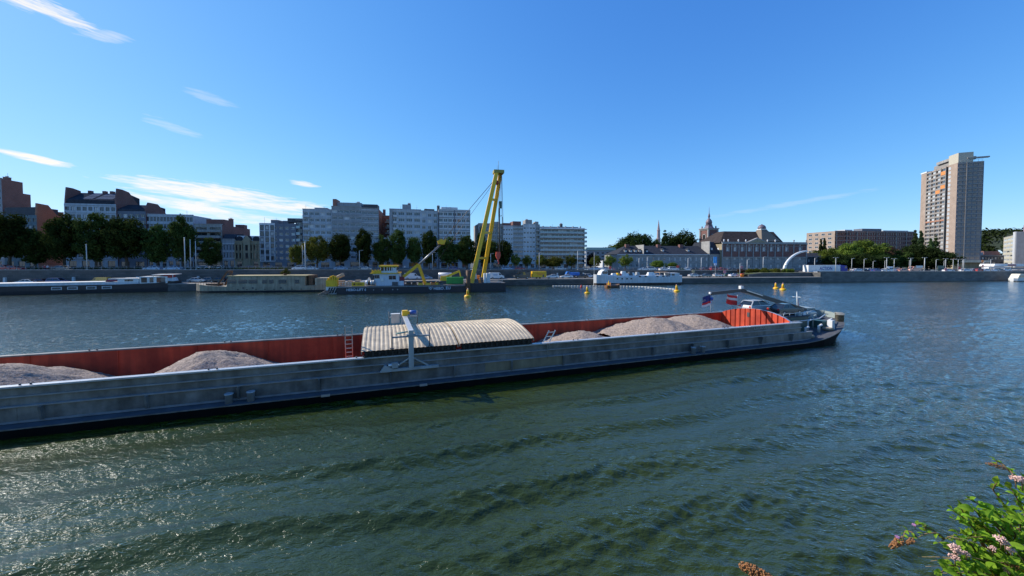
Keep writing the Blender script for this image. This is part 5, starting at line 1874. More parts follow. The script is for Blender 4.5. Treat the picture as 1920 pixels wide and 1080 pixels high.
MB().tube([(X(742), 3, z3 + .1), (X(754), 3, z3 + .2)], .12, 6).tube([(X(690), 2, z3 + .2), (X(704), 2.5, z3 + .1)], .08, 6).build('radar_arm', [DARKG], cb)
# deck gear left of the house
for px, yy, r_, mm in ((686, 1.3, .62, WHITE), (690.5, 1.3, .62, BLACK), (694.5, 1.3, .62, WHITE), (699.5, 1.3, .75, GREYP)):
    x = X(px)
    MB().tube([(x - .25, yy, zd + .8), (x + .3, yy, zd + .8)], r_, 14).build('winch_drum', [mm], cb)
MB().prism([(X(668), zd), (X(690), zd), (X(689), zd + 1.2), (X(686), zd + 2.1), (X(684), zd + 1.4), (X(670), zd + 1.1)], 3.5, 6).build('launch', [WHITE], cb)
TAN = mat('timber_tan', (.42, .30, .18), .8, var=.3)
for px, w, h in ((640, .9, .9), (648, .8, 1.2), (656, .7, 1.0), (664, .9, 1.4)):
    x = X(px)
    MB().box(x - w, x + w, 4, 6, zd, zd + h, taper=.3).build('deck_cargo', [TAN], cb)
mb = MB().tube([(X(636), .2, zd), (X(636), .2, zd + 1.1)], .03, 5).tube([(X(636), .2, zd + 1.1), (X(658), .2, zd + 1.1)], .03, 5).tube([(X(636), .2, zd + .6), (X(658), .2, zd + .6)], .03, 5)
for k in range(1, 5):
    mb.tube([(X(636 + 5.4 * k), .2, zd), (X(636 + 5.4 * k), .2, zd + 1.1)], .03, 5)
mb.build('deck_railing', [WHITE], cb)
MB().tube([(X(615), 5, zd + 1.6), (X(636), 5, zd + 3.0)], .5, 10).box(X(616), X(637), 4, 6, zd, zd + 1.3).build('stern_engine', [TAN], cb)
# knuckle (shear leg back strut)
YL = YELLOW
k0, k1, k2 = F.xz(756, 519, 3.0), F.xz(784, 496.5, 3.0), F.xz(797, 526, 3.0)
for yy in (3.0, 9.5):
    MB().bar((k0[0], yy, k0[1]), (k1[0], yy, k1[1]), .75, .75).bar((k1[0], yy, k1[1]), (k2[0], yy, zd), .6, .6).build('strut_frame', [YL], cb)
h = F.xz(830, 454, 6)
GB = mat('cylinder_grey', (.20, .21, .22), .4, .5, var=.2)
for yy, hy in ((3.0, 5.5), (9.5, 6.8)):
    MB().tube([(k1[0] + .3, yy, k1[1] + .2), (h[0] - .6, hy, h[1] - .8)], .27, 8).build('strut_cylinder', [GB], cb)
MB().prism([(h[0] - 1.2, h[1] - .6), (h[0] + .5, h[1] - .7), (h[0] + 1.1, h[1] + .9), (h[0] + .3, h[1] + .5), (h[0] - .4, h[1] + .9), (h[0] - 1.5, h[1] + .3)], 4.8, 7.5).build('strut_head', [YL], cb)
# lifting frame (A-frame), leaning over the bow
bn, bf = F.xz(884, 518, 1.5), F.xz(905, 514, 12.5)
tn, tf = F.xz(931.5, 322, 6.3), F.xz(939, 321.5, 7.7)
Pn0, Pn1 = Vector((bn[0], 1.5, zr)), Vector((tn[0], 6.3, tn[1]))
Pf0, Pf1 = Vector((bf[0], 12.5, zr)), Vector((tf[0], 7.7, tf[1]))
MB().bar(Pn0, Pn1, 1.08, 1.08).build('frame_leg', [YL], cb)
MB().bar(Pf0, Pf1, 1.08, 1.08).build('frame_leg', [YL], cb)
for f_ in (.215, .445, .745):
    MB().bar(Pn0.lerp(Pn1, f_), Pf0.lerp(Pf1, f_), .62, .62).build('frame_crossbar', [YL], cb)
MB().box(tn[0] - .9, tf[0] + .7, 5.6, 8.4, tn[1] - .4, tn[1] + .5).build('frame_head', [mat('head_olive', (.28, .24, .05), .6)], cb)
MB().bar(Pn0.lerp(Pn1, .93), Pf0.lerp(Pf1, .86), .3).build('head_brace', [YL], cb)
MB().ball(tuple(Pn0.lerp(Pf0, .5).lerp(Pn1.lerp(Pf1, .5), .90)), .7, 0, 10, 6).build('head_sheave', [mat('dark_red', (.25, .03, .03), .6)], cb)
MB().tube([(tf[0] - .8, 7, tn[1] + .5), (tf[0] - .8, 7, tn[1] + 3.4)], .05, 5).tube([(tf[0] - 1.2, 7, tn[1] + .5), (tf[0] - 1.2, 7, tn[1] + 2.0)], .04, 5).build('aerial', [DARKG], cb)
WIRE = mat('wire_rope', (.05, .05, .055), .5, .3)
top_ = Pn0.lerp(Pn1, .93)
for dy in (-.5, .5):
    MB().tube([(h[0], 6.1 + dy, h[1] + .4), (top_.x, 6.8 + dy, top_.z)], .075, 5).build('backstay', [WIRE], cb)
MB().tube([(X(797), 6, zd + 2), (top_.x - .3, 7, top_.z - 1)], .05, 5).build('backstay', [WIRE], cb)
# hoist wires, blocks, hook
hx, hz = F.xz(934, 478, 7)
hx2 = F.x(938, 7)
for x, z in ((hx - .35, hz), (hx + .35, hz), (hx2 + .6, F.z(440, hx2, 7)), (hx2 + 1.0, F.z(440, hx2, 7))):
    MB().tube([(tf[0] - .3 + (x - hx) * .3, 7, tn[1] - .3), (x, 7, z)], .06, 5).build('hoist_wire', [WIRE], cb)
MB().prism([(hx - .62, hz + .9), (hx + .62, hz + .9), (hx + .75, hz - .3), (hx + .3, hz - 1.3), (hx - .3, hz - 1.3), (hx - .75, hz - .3)], 6.6, 7.4).build('hook_block', [mat('hook_red', (.55, .07, .04), .5)], cb)
MB().tube([(hx, 7, hz - 1.3), (hx, 7, hz - 2.0), (hx + .3, 7, hz - 2.4), (hx, 7, hz - 2.7)], .14, 6).build('hook', [mat('hook_red', (.55, .07, .04), .5)], cb)
z_ = F.z(385, hx2, 7)
MB().box(hx2 - .3, hx2 + .5, 6.7, 7.3, z_ - .9, z_ + 1.2).build('upper_block', [DKGREEN], cb)
xs1, xs2 = F.x(936.5, 7), F.x(942, 7)
zb_, zt_ = F.z(470, xs1, 7), F.z(404, xs1, 7)
mb = MB().tube([(xs2, 7, zb_), (xs2, 7, zt_ - .5), (xs2 - .4, 7, zt_ + .1), (xs2 - .8, 7, zt_ - .5), (xs2 - .8, 7, zb_)], .08, 6)
mb.build('suspended_frame', [DARKG], cb)
MB().tube([(xs1, 7, zb_ - 1), (xs1, 7, z_ - .9)], .22, 6).build('suspended_hose', [DARKG], cb)
# brown spud pile with collar
xs_ = X(877.5)
MB().tube([(xs_, -.55, -.9), (xs_, -.55, F.z(507, xs_, -.5))], .62, 12).build('spud_pile', [RUSTY], cb)
MB().box(xs_ - .9, xs_ + .9, -.9, .3, zd - .3, zd + .5).build('spud_collar', [HEB], cb)
# small gear on the bow
for px, y, w, h, mm in ((891, 2.0, .7, 2.6, WHITE), (899, 5.0, .8, 2.0, ORANGE), (908, 3, .9, 1.5, DARKG), (918, 2.5, .55, 2.7, WHITE), (911, 1.6, .35, 2.7, WHITE), (901, 2.0, .4, .9, ORANGE), (895, 1.5, .5, 1.1, DARKG)):
    x = X(px)
    MB().box(x - w, x + w, y, y + 1.6, zr, zr + h, taper=.08).build('bow_gear', [mm], cb)
for k in range(4):
    x = X(934 + k * 2.6)
    MB().bar((x, 1.0, zr), (x + .3, 1.0, zr + .7), .12).build('mooring_horn', [GREYP], cb)
for px, mm in ((802, YELLOW), (812, ORANGE), (820, YELLOW), (826, DARKG), (765, RUSTY), (776, RUSTY), (788, YELLOW)):
    x = X(px)
    MB().box(x - .7, x + .7, 1.2, 2.6, zd, zd + .75, taper=.15).build('deck_machine', [mm], cb)
    MB().tube([(x - .4, 1.1, zd + .9), (x + .5, 1.1, zd + .9)], .22, 8).build('machine_drum', [DARKG], cb)
# waste container and other things standing on the crane barge
xa, xb = X(838), X(870)
GRN = mat('container_green', (.05, .34, .06), .5, var=.12, streak=.2)
cn = thing('container', 'bright green open waste container on the crane barge deck', 'container', tuple(F.w(xa, 2.5, zd)), F.rot)
MB().box(0, xb - xa, 0, 2.4, .2, 1.85, taper=0).box(-.06, xb - xa + .06, -.06, 2.46, 1.853, 2.0).build('body', [GRN], cn)
for k in range(8):
    x = (xb - xa) * (k + .3) / 8
    MB().box(x, x + .12, -.08, -.003, .25, 1.84).build('rib', [GRN], cn)
MB().box(.2, .5, .1, 2.3, 0, .197).box(xb - xa - .5, xb - xa - .2, .1, 2.3, 0, .197).build('runner', [DARKG], cn)
xe = X(855)
ex_ = thing('excavator_arm', 'ochre excavator arm folded behind the green container', 'excavator', tuple(F.w(xe - 2.6, 5.6, zd)), F.rot)
MB().bar((0, 0, 2.0), (3.9, 0, 3.6), .4, .55).build('boom', [YELLOW], ex_)
MB().bar((3.9, 0, 3.7), (4.3, 0, 2.0), .35, .45).build('stick', [YELLOW], ex_)
MB().box(-1.6, .6, -1.1, 1.1, .9, 2.3, taper=.15).build('cab', [YELLOW], ex_)
MB().box(-1.8, 1.0, -1.3, 1.3, 0, .85, taper=.1).build('track_base', [DARKG], ex_)
xt = X(838)
tk = thing('tank', 'white rounded tank behind the green container', 'tank', tuple(F.w(xt - .6, 7.5, zd)), F.rot)
MB().tube([(-1.6, 0, 2.2), (2.2, 0, 2.2)], 1.0, 14).build('vessel', [WHITE], tk)
MB().box(-1.2, -.8, -.7, .7, 0, 1.4).box(1.4, 1.8, -.7, .7, 0, 1.4).build('saddle', [DARKG], tk)
CRANE_F, CRANE_ZD = F, zd
# ------------------------------------------------------------------ trees
BARK = mat('bark', (.075, .06, .045), .9, var=.35, scale=3, bump=.4)
LF = dict(plane=leafmat('leaf_plane', (.022, .038, .012), (.050, .075, .018), .28, .35),
          olive=leafmat('leaf_olive', (.050, .065, .014), (.115, .125, .025), .35, .5),
          round=leafmat('leaf_round', (.060, .090, .018), (.120, .155, .030), .35, .6),
          park=leafmat('leaf_park', (.050, .085, .016), (.12, .165, .028), .35, .25),
          dark=leafmat('leaf_dark', (.014, .028, .011), (.034, .056, .016), .22, .3),
          cypress=leafmat('leaf_cypress', (.022, .040, .018), (.045, .072, .026), .2, .5),
          copper=leafmat('leaf_copper', (.050, .032, .022), (.085, .058, .035), .25, .4))


def leaves(centres, radii, per, size, rng, flat=.0):
    """small two-triangle leaves spread through clumps; returns verts (n,4,3)"""
    cs = np.repeat(np.array(centres), per, 0)
    rr = np.repeat(np.array(radii), per, 0)
    n = len(cs)
    d = rng.normal(size=(n, 3))
    d /= np.linalg.norm(d, axis=1, keepdims=True)
    r_ = rng.random(n)[:, None] ** .45
    p = cs + d * r_ * rr
    nn = d + rng.normal(size=(n, 3)) * .7 + np.array([0, 0, .5])
    nn /= np.linalg.norm(nn, axis=1, keepdims=True)
    a = np.cross(nn, rng.normal(size=(n, 3)))
    a /= np.linalg.norm(a, axis=1, keepdims=True)
    b = np.cross(nn, a)
    s = (size * (.6 + .8 * rng.random(n)))[:, None]
    return np.stack([p - a * s, p - b * s * .55, p + a * s, p + b * s * .55], 1)


def leaf_mesh(name, V, m):
    n = len(V)
    me = bpy.data.meshes.new(name)
    me.vertices.add(n * 4)
    me.vertices.foreach_set('co', V.reshape(-1).astype(np.float32))
    me.loops.add(n * 4)
    me.loops.foreach_set('vertex_index', np.arange(n * 4, dtype=np.int32))
    me.polygons.add(n)
    me.polygons.foreach_set('loop_start', np.arange(0, n * 4, 4, dtype=np.int32))
    me.materials.append(m)
    me.update(calc_edges=True)
    return me


def make_tree(kind, seed, R0, H0, z0, nc, per, size, m, cone=False):
    """crown of radius R0 between z0 and H0, with trunk and limbs (real metres)"""
    rng = np.random.default_rng(seed)
    cs, rs_ = [], []
    hh = (H0 - z0) / 2
    while len(cs) < nc:
        p = rng.uniform(-1, 1, 3)
        q = np.linalg.norm(p)
        if q > 1 or q < .35:
            continue
        if cone:
            w = np.clip((1 - p[2]) * .5, .03, 1) ** .7 * 1.0
            p[0] *= w
            p[1] *= w
        else:
            az_ = math.atan2(p[1], p[0])
            w = 1 + .16 * math.sin(2 * az_ + seed) + .12 * math.sin(3 * az_ + p[2] * 4 + seed * 1.7)
            p[0] *= w
            p[1] *= w
        cs.append((p[0] * R0 * .86, p[1] * R0 * .86, z0 + hh + p[2] * hh * .90))
        k = R0 * (.30 if not cone else .22) * (.55 + .7 * rng.random())
        rs_.append((k, k, k * .85))
    crown = leaf_mesh(kind + '_crown', leaves(cs, rs_, per, size, rng), m)
    mb = MB()
    tr = R0 * .055 + .06
    top = z0 + hh * 1.1
    pts = [(rng.normal() * .1 * k, rng.normal() * .1 * k, top * k / 4 - (.3 if k == 0 else 0)) for k in range(5)]
    mb.tube(pts, [tr * 1.35, tr, tr * .85, tr * .6, tr * .3], 8)
    for i in range(0, nc, max(1, nc // 14)):
        a = Vector(pts[2 if rng.random() < .5 else 3])
        c = Vector(cs[i])
        mid = a.lerp(c, .5) + Vector((0, 0, -.15 * R0 * rng.random()))
        mb.tube([a, mid, c], [tr * .42, tr * .26, tr * .08], 5, caps=False)
    return crown, mb.mesh(kind + '_trunk', [BARK])


TV = {}
for v in range(4):
    TV['plane', v] = (5.0, 16.0, make_tree('plane_tree', 20 + v, 5.0, 16.0, 2.2, 130, 100, .31, LF['plane']))
    TV['park', v] = (6.0, 14.0, make_tree('park_tree', 50 + v, 6.0, 14.0, 2.0, 120, 90, .32, LF['park']))
for v in range(3):
    TV['round', v] = (2.6, 6.0, make_tree('round_tree', 30 + v, 2.6, 6.0, 1.5, 60, 80, .15, LF['round']))
    TV['dark', v] = (7.0, 14.0, make_tree('broad_tree', 40 + v, 7.0, 14.0, 1.0, 130, 90, .34, LF['dark']))
    TV['olive', v] = (4.4, 10.0, make_tree('lime_tree', 45 + v, 4.4, 10.0, 2.0, 90, 80, .24, LF['olive']))
    TV['cypress', v] = (2.4, 17.0, make_tree('cypress_tree', 60 + v, 2.4, 17.0, .8, 110, 60, .26, LF['cypress'], True))
TV['copper', 0] = (5.0, 11.0, make_tree('copper_tree', 70, 5.0, 11.0, 1.5, 90, 80, .30, LF['copper']))
TCOUNT = {}


def tree(kind, label, px, hw, ytop, n, group, name='tree'):
    k = TCOUNT.get(kind, 0)
    TCOUNT[kind] = k + 1
    nv = len([1 for q in TV if q[0] == kind])
    R0, H0, (cr, tr) = TV[kind, k % nv]
    p = place(px, n)
    zb = zup(p.x)
    H = z_at(ytop, p.y) - zb
    rad = hw / FPX * p.y * (.90 if kind == 'plane' else 1.0)
    t = thing(name, label, 'tree', (p.x, p.y, zb - .05), k * 2.4, group)
    t.scale = (rad / R0, rad / R0, H / H0)
    obj('crown', cr, t)
    obj('trunk', tr, t)
    return t


G1 = 'trees along the far quay'
for px, hw, yt, n, lb in (
        (-28, 34, 398, 24, 'dark quay tree cut by the left picture edge'),
        (18, 36, 394, 22, 'tall dark quay tree in front of the stepped brick block'),
        (66, 27, 428, 24, 'lower dark quay tree before the orange brick gable'),
        (121, 31, 396, 22, 'dark quay tree at the left end of the solar roof block'),
        (180, 30, 396, 21, 'dark quay tree in front of the middle of the solar roof block'),
        (238, 40, 402, 21, 'broad dark quay tree before the dark set back block'),
        (296, 25, 420, 22, 'dark quay tree before the left part of the pale office block'),
        (342, 25, 401, 21, 'tall dark quay tree right before the balconied brick block'),
        (396, 19, 444, 20, 'small dark quay tree before the balconied brick block'),
        (638, 24, 434, 20, 'dark quay tree left of three below the roof terrace block'),
        (682, 19, 428, 20, 'dark quay tree below the flats with long window strips'),
        (717, 18, 438, 21, 'narrow dark quay tree below the brick side block'),
        (746, 20, 428, 20, 'dark quay tree below the bay window flats, left one'),
        (777, 16, 441, 20, 'narrow dark quay tree behind the crane strut'),
        (805, 19, 431, 21, 'dark quay tree below the narrow pale flats'),
        (842, 24, 442, 20, 'dark quay tree below the banded office, left one'),
        (876, 24, 440, 21, 'dark quay tree below the banded office, right one'),
        (915, 24, 448, 21, 'dark quay tree seen through the yellow crane frame'),
        (946, 19, 450, 20, 'dark quay tree right of the crane hook')):
    tree('plane', lb, px, hw, yt, n, G1, 'plane_tree')
for px, hw, yt, lb in ((556, 13, 458, 'small olive green tree left of the round quay tree'), (595, 26, 440, 'round olive green quay tree below the ochre panelled flats')):
    tree('olive', lb, px, hw, yt, 18, G1, 'lime_tree')
G2 = 'clipped round street trees'
for px, hw, yt, lb in ((966, 11, 475, 'small round street tree at the edge of the dark trees'), (988, 10, 478, 'small round street tree below the white paired window block'), (1014, 11, 476, 'small round street tree at the left end of the glass balconies'),
                       (1071, 12, 477, 'small round street tree below the right end of the glass balconies'), (1117, 12, 478, 'round street tree left of the low white building'), (1143, 11, 477, 'round street tree before the low white building'), (1173, 13, 477, 'round street tree at the left end of the convent wing'),
                       (902, 9, 424, 'sunlit treetop between banded office and crane frame')):
    tree('round', lb, px, hw, yt, 18 if px > 950 else 36, G2, 'street_tree')
tree('olive', 'wide low spreading tree below the glass balcony block', 1037, 24, 480, 19, G2, 'spreading_tree')
tree('park', 'left one of two low green trees before the convent wall', 1233, 15, 488, 22, G2, 'low_tree')
tree('park', 'right one of two low green trees before the convent wall', 1259, 11, 491, 22, G2, 'low_tree')
tree('copper', 'reddish tree behind the round street trees', 1108, 9, 474, 40, G2, 'copper_tree')
G3 = 'trees behind the convent'
tree('dark', 'large dark domed tree behind the left convent roof', 1192, 31, 435, 75, G3, 'broad_tree')
tree('dark', 'large dark domed tree behind the right convent roof', 1283, 27, 433, 72, G3, 'broad_tree')
tree('dark', 'smaller dark tree between the cypress and the domed tree', 1258, 20, 438, 74, G3, 'broad_tree')
tree('cypress', 'pointed green conifer beside the slender spire', 1246, 13, 428, 70, G3, 'cypress_tree')
tree('olive', 'low light green tree at the foot of the slender spire', 1231, 11, 448, 70, G3, 'lime_tree')
G4 = 'park trees below the tower block'
for kind, px, hw, yt, n, lb in (
        ('cypress', 1538, 6, 443, 70, 'thin poplar right of the palace, left of a pair'), ('cypress', 1545, 6, 440, 72, 'thin poplar right of the palace, right of a pair'),
        ('park', 1530, 18, 468, 62, 'green tree directly behind the white truck'), ('park', 1562, 22, 464, 45, 'green park tree at the left end of the brick offices'), ('park', 1590, 24, 456, 40, 'green park tree with sunlit top before the brick offices'),
        ('park', 1625, 30, 448, 42, 'tallest sunlit green park tree before the brick offices'), ('park', 1652, 20, 455, 46, 'yellowish park tree right of the tallest one'),
        ('copper', 1674, 18, 463, 40, 'dark reddish park tree in the middle of the park'), ('plane', 1690, 20, 468, 36, 'dark park tree right of the reddish one'),
        ('dark', 1712, 26, 458, 44, 'broad dark park tree below the poplars'), ('cypress', 1714, 10, 428, 55, 'tall cypress left of the tower block, left of a pair'),
        ('cypress', 1725, 9, 426, 52, 'tall cypress left of the tower block, right of a pair'), ('cypress', 1744, 9, 441, 46, 'shorter conifer before the tower face, left of a pair'), ('cypress', 1753, 10, 438, 48, 'shorter conifer before the tower face, right of a pair'),
        ('dark', 1738, 26, 464, 38, 'dark park tree before the tower foot'), ('dark', 1766, 26, 470, 34, 'rightmost dark park tree before the tower foot'), ('dark', 1610, 28, 474, 30, 'low dark park tree behind the lamp posts'), ('dark', 1655, 26, 478, 28, 'low dark shrub tree above the blue car'), ('dark', 1572, 22, 476, 32, 'low dark park tree behind the truck cab')):
    tree(kind, lb, px, hw, yt, n, G4, {'cypress': 'cypress_tree', 'copper': 'copper_tree'}.get(kind, 'park_tree'))

# potted plant foliage
rng = np.random.default_rng(2)
obj('foliage', leaf_mesh('pot_foliage', leaves([(0, 0, 1.0), (.5, 0, .9), (-.5, .1, .8), (.1, .1, 1.5), (1.0, 0, .7), (-.9, 0, .6)], [(.6, .6, .6)] * 6, 70, .16, rng), LF['olive']), POTPLANT)

# clipped round shrubs by the white arch
for i, (px, hw, yt, yb, kd, lb) in enumerate(((1389, 8, 504, 513, 'copper', 'brownish round shrub, leftmost of the row by the white arch'), (1405, 8, 504, 513, 'olive', 'dark round shrub second in the row by the white arch'), (1417.5, 7, 504, 513, 'round', 'green round shrub third in the row by the white arch'),
                                               (1433, 10, 502.5, 513, 'round', 'largest bright green round shrub in the row by the white arch'), (1450, 7, 504, 513, 'olive', 'small olive round shrub behind the larger ones'), (1458, 9, 503.5, 514, 'olive', 'olive yellow round shrub left of the white arch foot'), (1473, 7, 504, 513, 'round', 'green round shrub at the foot of the white arch'), (1483, 7.5, 504, 513, 'round', 'rightmost green round shrub by the white arch'))):
    p = place(px, 9.5 if i != 4 else 11.5)
    zb = z_at(yb, p.y) + .35
    r_ = hw / FPX * p.y
    hgt = z_at(yt, p.y) - zb
    t = thing('round_shrub', lb, 'shrub', (p.x, p.y, zb), 0, 'clipped shrubs by the white arch')
    rng = np.random.default_rng(80 + i)
    cs = []
    while len(cs) < 60:
        q = rng.uniform(-1, 1, 3)
        if .5 < np.linalg.norm(q) < 1:
            cs.append((q[0] * r_ * .82, q[1] * r_ * .82, hgt * .5 + q[2] * hgt * .46))
    obj('foliage', leaf_mesh('shrub_foliage', leaves(cs, [(r_ * .24,) * 3] * 60, 60, .11, rng), LF[kd]), t)
    MB().tube([(0, 0, -.1), (0, 0, hgt * .6)], .1, 6).build('stem', [BARK], t)

# hedge strip on the upper quay, left
hs = []
rng = np.random.default_rng(9)
for x in np.linspace(-150, -72, 150):
    for k in range(2):
        hs.append((x, bank_y(x) + 18.5 + rng.normal() * .25, zup(x) + .35 + .45 * rng.random()))
tag(obj('hedge', leaf_mesh('hedge', leaves(hs, [(.45, .45, .4)] * len(hs), 26, .13, rng), LF['plane'])), 'long low clipped hedge along the upper quay at left', 'hedge')

# ------------------------------------------------------------------ wooded hills
def hill(name, pts, Y, depth, m, seed, bump=4.0):
    """ridge through pixel points (px, py) at distance Y, falling towards the viewer"""
    rng = np.random.default_rng(seed)
    pxs = [p[0] for p in pts]
    pys = [p[1] for p in pts]
    cols, rows_ = 160, 26
    P = np.zeros((rows_, cols, 3))
    for i in range(cols):
        px = pxs[0] + (pxs[-1] - pxs[0]) * i / (cols - 1)
        zr_ = z_at(float(np.interp(px, pxs, pys)), Y - depth * .2)
        for j in range(rows_):
            v = j / (rows_ - 1)
            y = Y - depth * (1 - v) if v <= .8 else Y - depth * .2 + depth * (v - .8)
            prof = math.sin(min(1, v / .8) * math.pi / 2) ** .9 if v <= .8 else math.cos((v - .8) / .2 * .9)
            P[j, i] = ((px - 960) / FPX * (Y - depth * .2), y, 2 + (zr_ - 2) * prof)
    nz = rng.normal(size=(rows_, cols)) * bump * .25
    P[:, :, 2] += nz * np.clip((P[:, :, 2] - 2) / 20, 0, 1)
    return tag(obj(name, grid_mesh(name, P, [m])), kind='structure')


HILLM = mat('hill_ground', (.018, .030, .018), .95, var=.35, scale=.04)


def woods(name, pts, Y, depth, seed, n, size, m):
    rng = np.random.default_rng(seed)
    cs, rs_ = [], []
    pxs = [p[0] for p in pts]
    pys = [p[1] for p in pts]
    for _ in range(n):
        v = rng.random()
        px = rng.uniform(pxs[0], pxs[-1])
        zr_ = z_at(float(np.interp(px, pxs, pys)), Y - depth * .2)
        y = Y - depth * (1 - v) * .8 - depth * .2
        z = 2 + (zr_ - 2) * math.sin(v * math.pi / 2) ** .9
        k = size * (.7 + .6 * rng.random())
        cs.append(((px - 960) / FPX * (Y - depth * .2), y, z - k * .25))
        rs_.append((k, k, k * .9))
    o = obj(name, leaf_mesh(name, leaves(cs, rs_, 55, size * .22, rng), m))
    return tag(o, kind='stuff')


hp = [(1815, 470), (1838, 436), (1858, 438), (1868, 441), (1876, 437), (1890, 440), (1910, 438), (1960, 445), (2100, 460)]
hill('hill', hp, 620, 240, HILLM, 1)
o = woods('hill_woods', hp, 620, 240, 3, 1300, 9.0, LF['dark'])
o['label'] = 'dark wooded hillside behind the tower'
hp2 = [(1490, 474), (1515, 457), (1527, 453), (1540, 458), (1556, 462), (1600, 470), (1720, 478)]
hill('hill', hp2, 700, 200, HILLM, 4)
o = woods('hill_woods', hp2, 700, 200, 5, 420, 8.0, LF['dark'])
o['label'] = 'far wooded hill between palace and brick offices'
hp3 = [(1060, 480), (1100, 474), (1140, 464), (1162, 458), (1185, 458), (1240, 470), (1330, 480)]
hill('hill', hp3, 800, 220, HILLM, 6)
o = woods('hill_woods', hp3, 800, 220, 7, 420, 8.0, LF['park'])
o['label'] = 'far green hill left of the convent'
# ------------------------------------------------------------------ vehicles
TYRE = mat('tyre', (.02, .02, .02), .8)
HUB = mat('wheel_rim', (.35, .36, .37), .35, .7)
LAMPW = mat('headlamp', (.6, .62, .63), .15)
LAMPR = mat('tail_lamp', (.4, .02, .02), .25)
CGL = mat('car_glass', (.015, .02, .025), .05, spec=.8)
PAINT = {k: mat('paint_' + k, c, .28, m_, var=.06, coat=.5) for k, c, m_ in (
    ('silver', (.55, .56, .56), .25), ('white', (.68, .69, .70), 0), ('black', (.012, .012, .014), 0), ('blue', (.03, .07, .22), .2), ('red', (.40, .02, .02), 0),
    ('grey', (.13, .135, .14), .4), ('paleblue', (.26, .38, .52), .2), ('beige', (.42, .37, .26), .1), ('ochre', (.36, .26, .05), 0), ('maroon', (.13, .015, .02), .1), ('salmon', (.62, .30, .22), 0), ('green', (.03, .10, .06), 0))}
CARM = {}


def car_meshes(kind, col):
    if (kind, col) in CARM:
        return CARM[kind, col]
    pm_ = PAINT[col]
    if kind == 'hatch':
        L, Wd, low = 4.1, 1.74, [(-2.05, .32), (-2.05, .72), (-1.98, .95), (.95, .95), (1.75, .78), (2.02, .62), (2.05, .32)]
        base, roof, h = (-1.95, 1.05), (-1.45, .25), 1.48
    elif kind == 'sedan':
        L, Wd, low = 4.6, 1.78, [(-2.3, .34), (-2.3, .80), (-2.2, .95), (-1.5, .98), (.9, .96), (2.0, .80), (2.28, .62), (2.3, .34)]
        base, roof, h = (-1.75, 1.05), (-1.0, .25), 1.45
    elif kind == 'suv':
        L, Wd, low = 4.4, 1.85, [(-2.2, .40), (-2.2, .9), (-2.12, 1.08), (1.0, 1.08), (1.9, .98), (2.18, .8), (2.2, .4)]
        base, roof, h = (-2.1, 1.2), (-1.75, .45), 1.72
    else:
        L, Wd, low = 5.2, 1.95, [(-2.6, .35), (-2.6, 2.15), (-2.5, 2.25), (1.0, 2.25), (1.7, 1.35), (2.45, 1.1), (2.6, .8), (2.6, .35)]
        base, roof, h = None, None, 2.25
    mb = MB()
    k = len(mb.v)
    w = Wd / 2
    # body: profile extruded with tumblehome
    n = len(low)
    for sgn in (-1, 1):
        for x, z in low:
            mb.v.append((x, sgn * (w - .05 * (z > .8)), z))
    mb.f += [tuple(range(k, k + n)), tuple(reversed(range(k + n, k + 2 * n)))]
    mb.m += [0, 0]
    mb.sm += [False, False]
    for i in range(n):
        j = (i + 1) % n
        mb.f.append((k + i, k + n + i, k + n + j, k + j))
        mb.m.append(0)
        mb.sm.append(False)
    out = []
    if base:
        g = MB()
        b0, b1 = base
        r0, r1 = roof
        z0, z1 = low[2][1] - .01, h - .05
        bw, rw = w - .08, w - .26
        bt = [(b0, -bw, z0), (b1, -bw, z0), (b1, bw, z0), (b0, bw, z0)]
        tp = [(r0, -rw, z1), (r1, -rw, z1), (r1, rw, z1), (r0, rw, z1)]
        for i in range(4):
            j = (i + 1) % 4
            g.face([bt[i], bt[j], tp[j], tp[i]])
        out.append(('windows', g.mesh('car_windows', [CGL])))
        for i in range(4):
            a, c = Vector(bt[i]), Vector(tp[i])
            mb.bar(a, c, .09, .09)
        mb.bar(Vector(((b0 + b1) / 2, -bw, z0)), Vector(((r0 + r1) / 2, -rw, z1)), .09, .05)
        mb.bar(Vector(((b0 + b1) / 2, bw, z0)), Vector(((r0 + r1) / 2, rw, z1)), .09, .05)
        mb.box(r0 - .06, r1 + .06, -rw - .02, rw + .02, z1 - .005, h, taper=.05)
    else:
        g = MB()
        for sgn in (-1, 1):
            y = sgn * (w - .05 + .012)
            g.face([(.75, y, 1.35), (1.55, y, 1.35), (1.02, y, 2.02), (.75, y, 2.02)])
        g.face([(1.70 + .02, -.8, 1.38), (1.72, .8, 1.38), (1.08, .75, 2.15), (1.08, -.75, 2.15)])
        out.append(('windows', g.mesh('van_windows', [CGL])))
    out.insert(0, ('body', mb.mesh('car_body', [pm_])))
    wr = .32 if kind != 'van' else .36
    wm = MB().tube([(0, -.1, 0), (0, .1, 0)], wr, 14, 0).tube([(0, -.115, 0), (0, .115, 0)], wr * .6, 10, 1).mesh('car_wheel', [TYRE, HUB])
    for sx in (-1, 1):
        for sy in (-1, 1):
            out.append(('wheel', wm, (sx * L * .31, sy * (w - .09), wr)))
    fm = MB().box(-.03, .03, -.2, .2, -.07, .07).mesh('car_light_front', [LAMPW])
    rm = MB().box(-.03, .03, -.12, .12, -.1, .1).mesh('car_light_rear', [LAMPR])
    for sy in (-1, 1):
        out.append(('headlight', fm, (L / 2 - .02, sy * (w - .28), .68 if kind != 'van' else .85)))
        out.append(('tail_light', rm, (-L / 2 + .01, sy * (w - .2), .78 if kind != 'van' else 1.1)))
    CARM[kind, col] = out
    return out


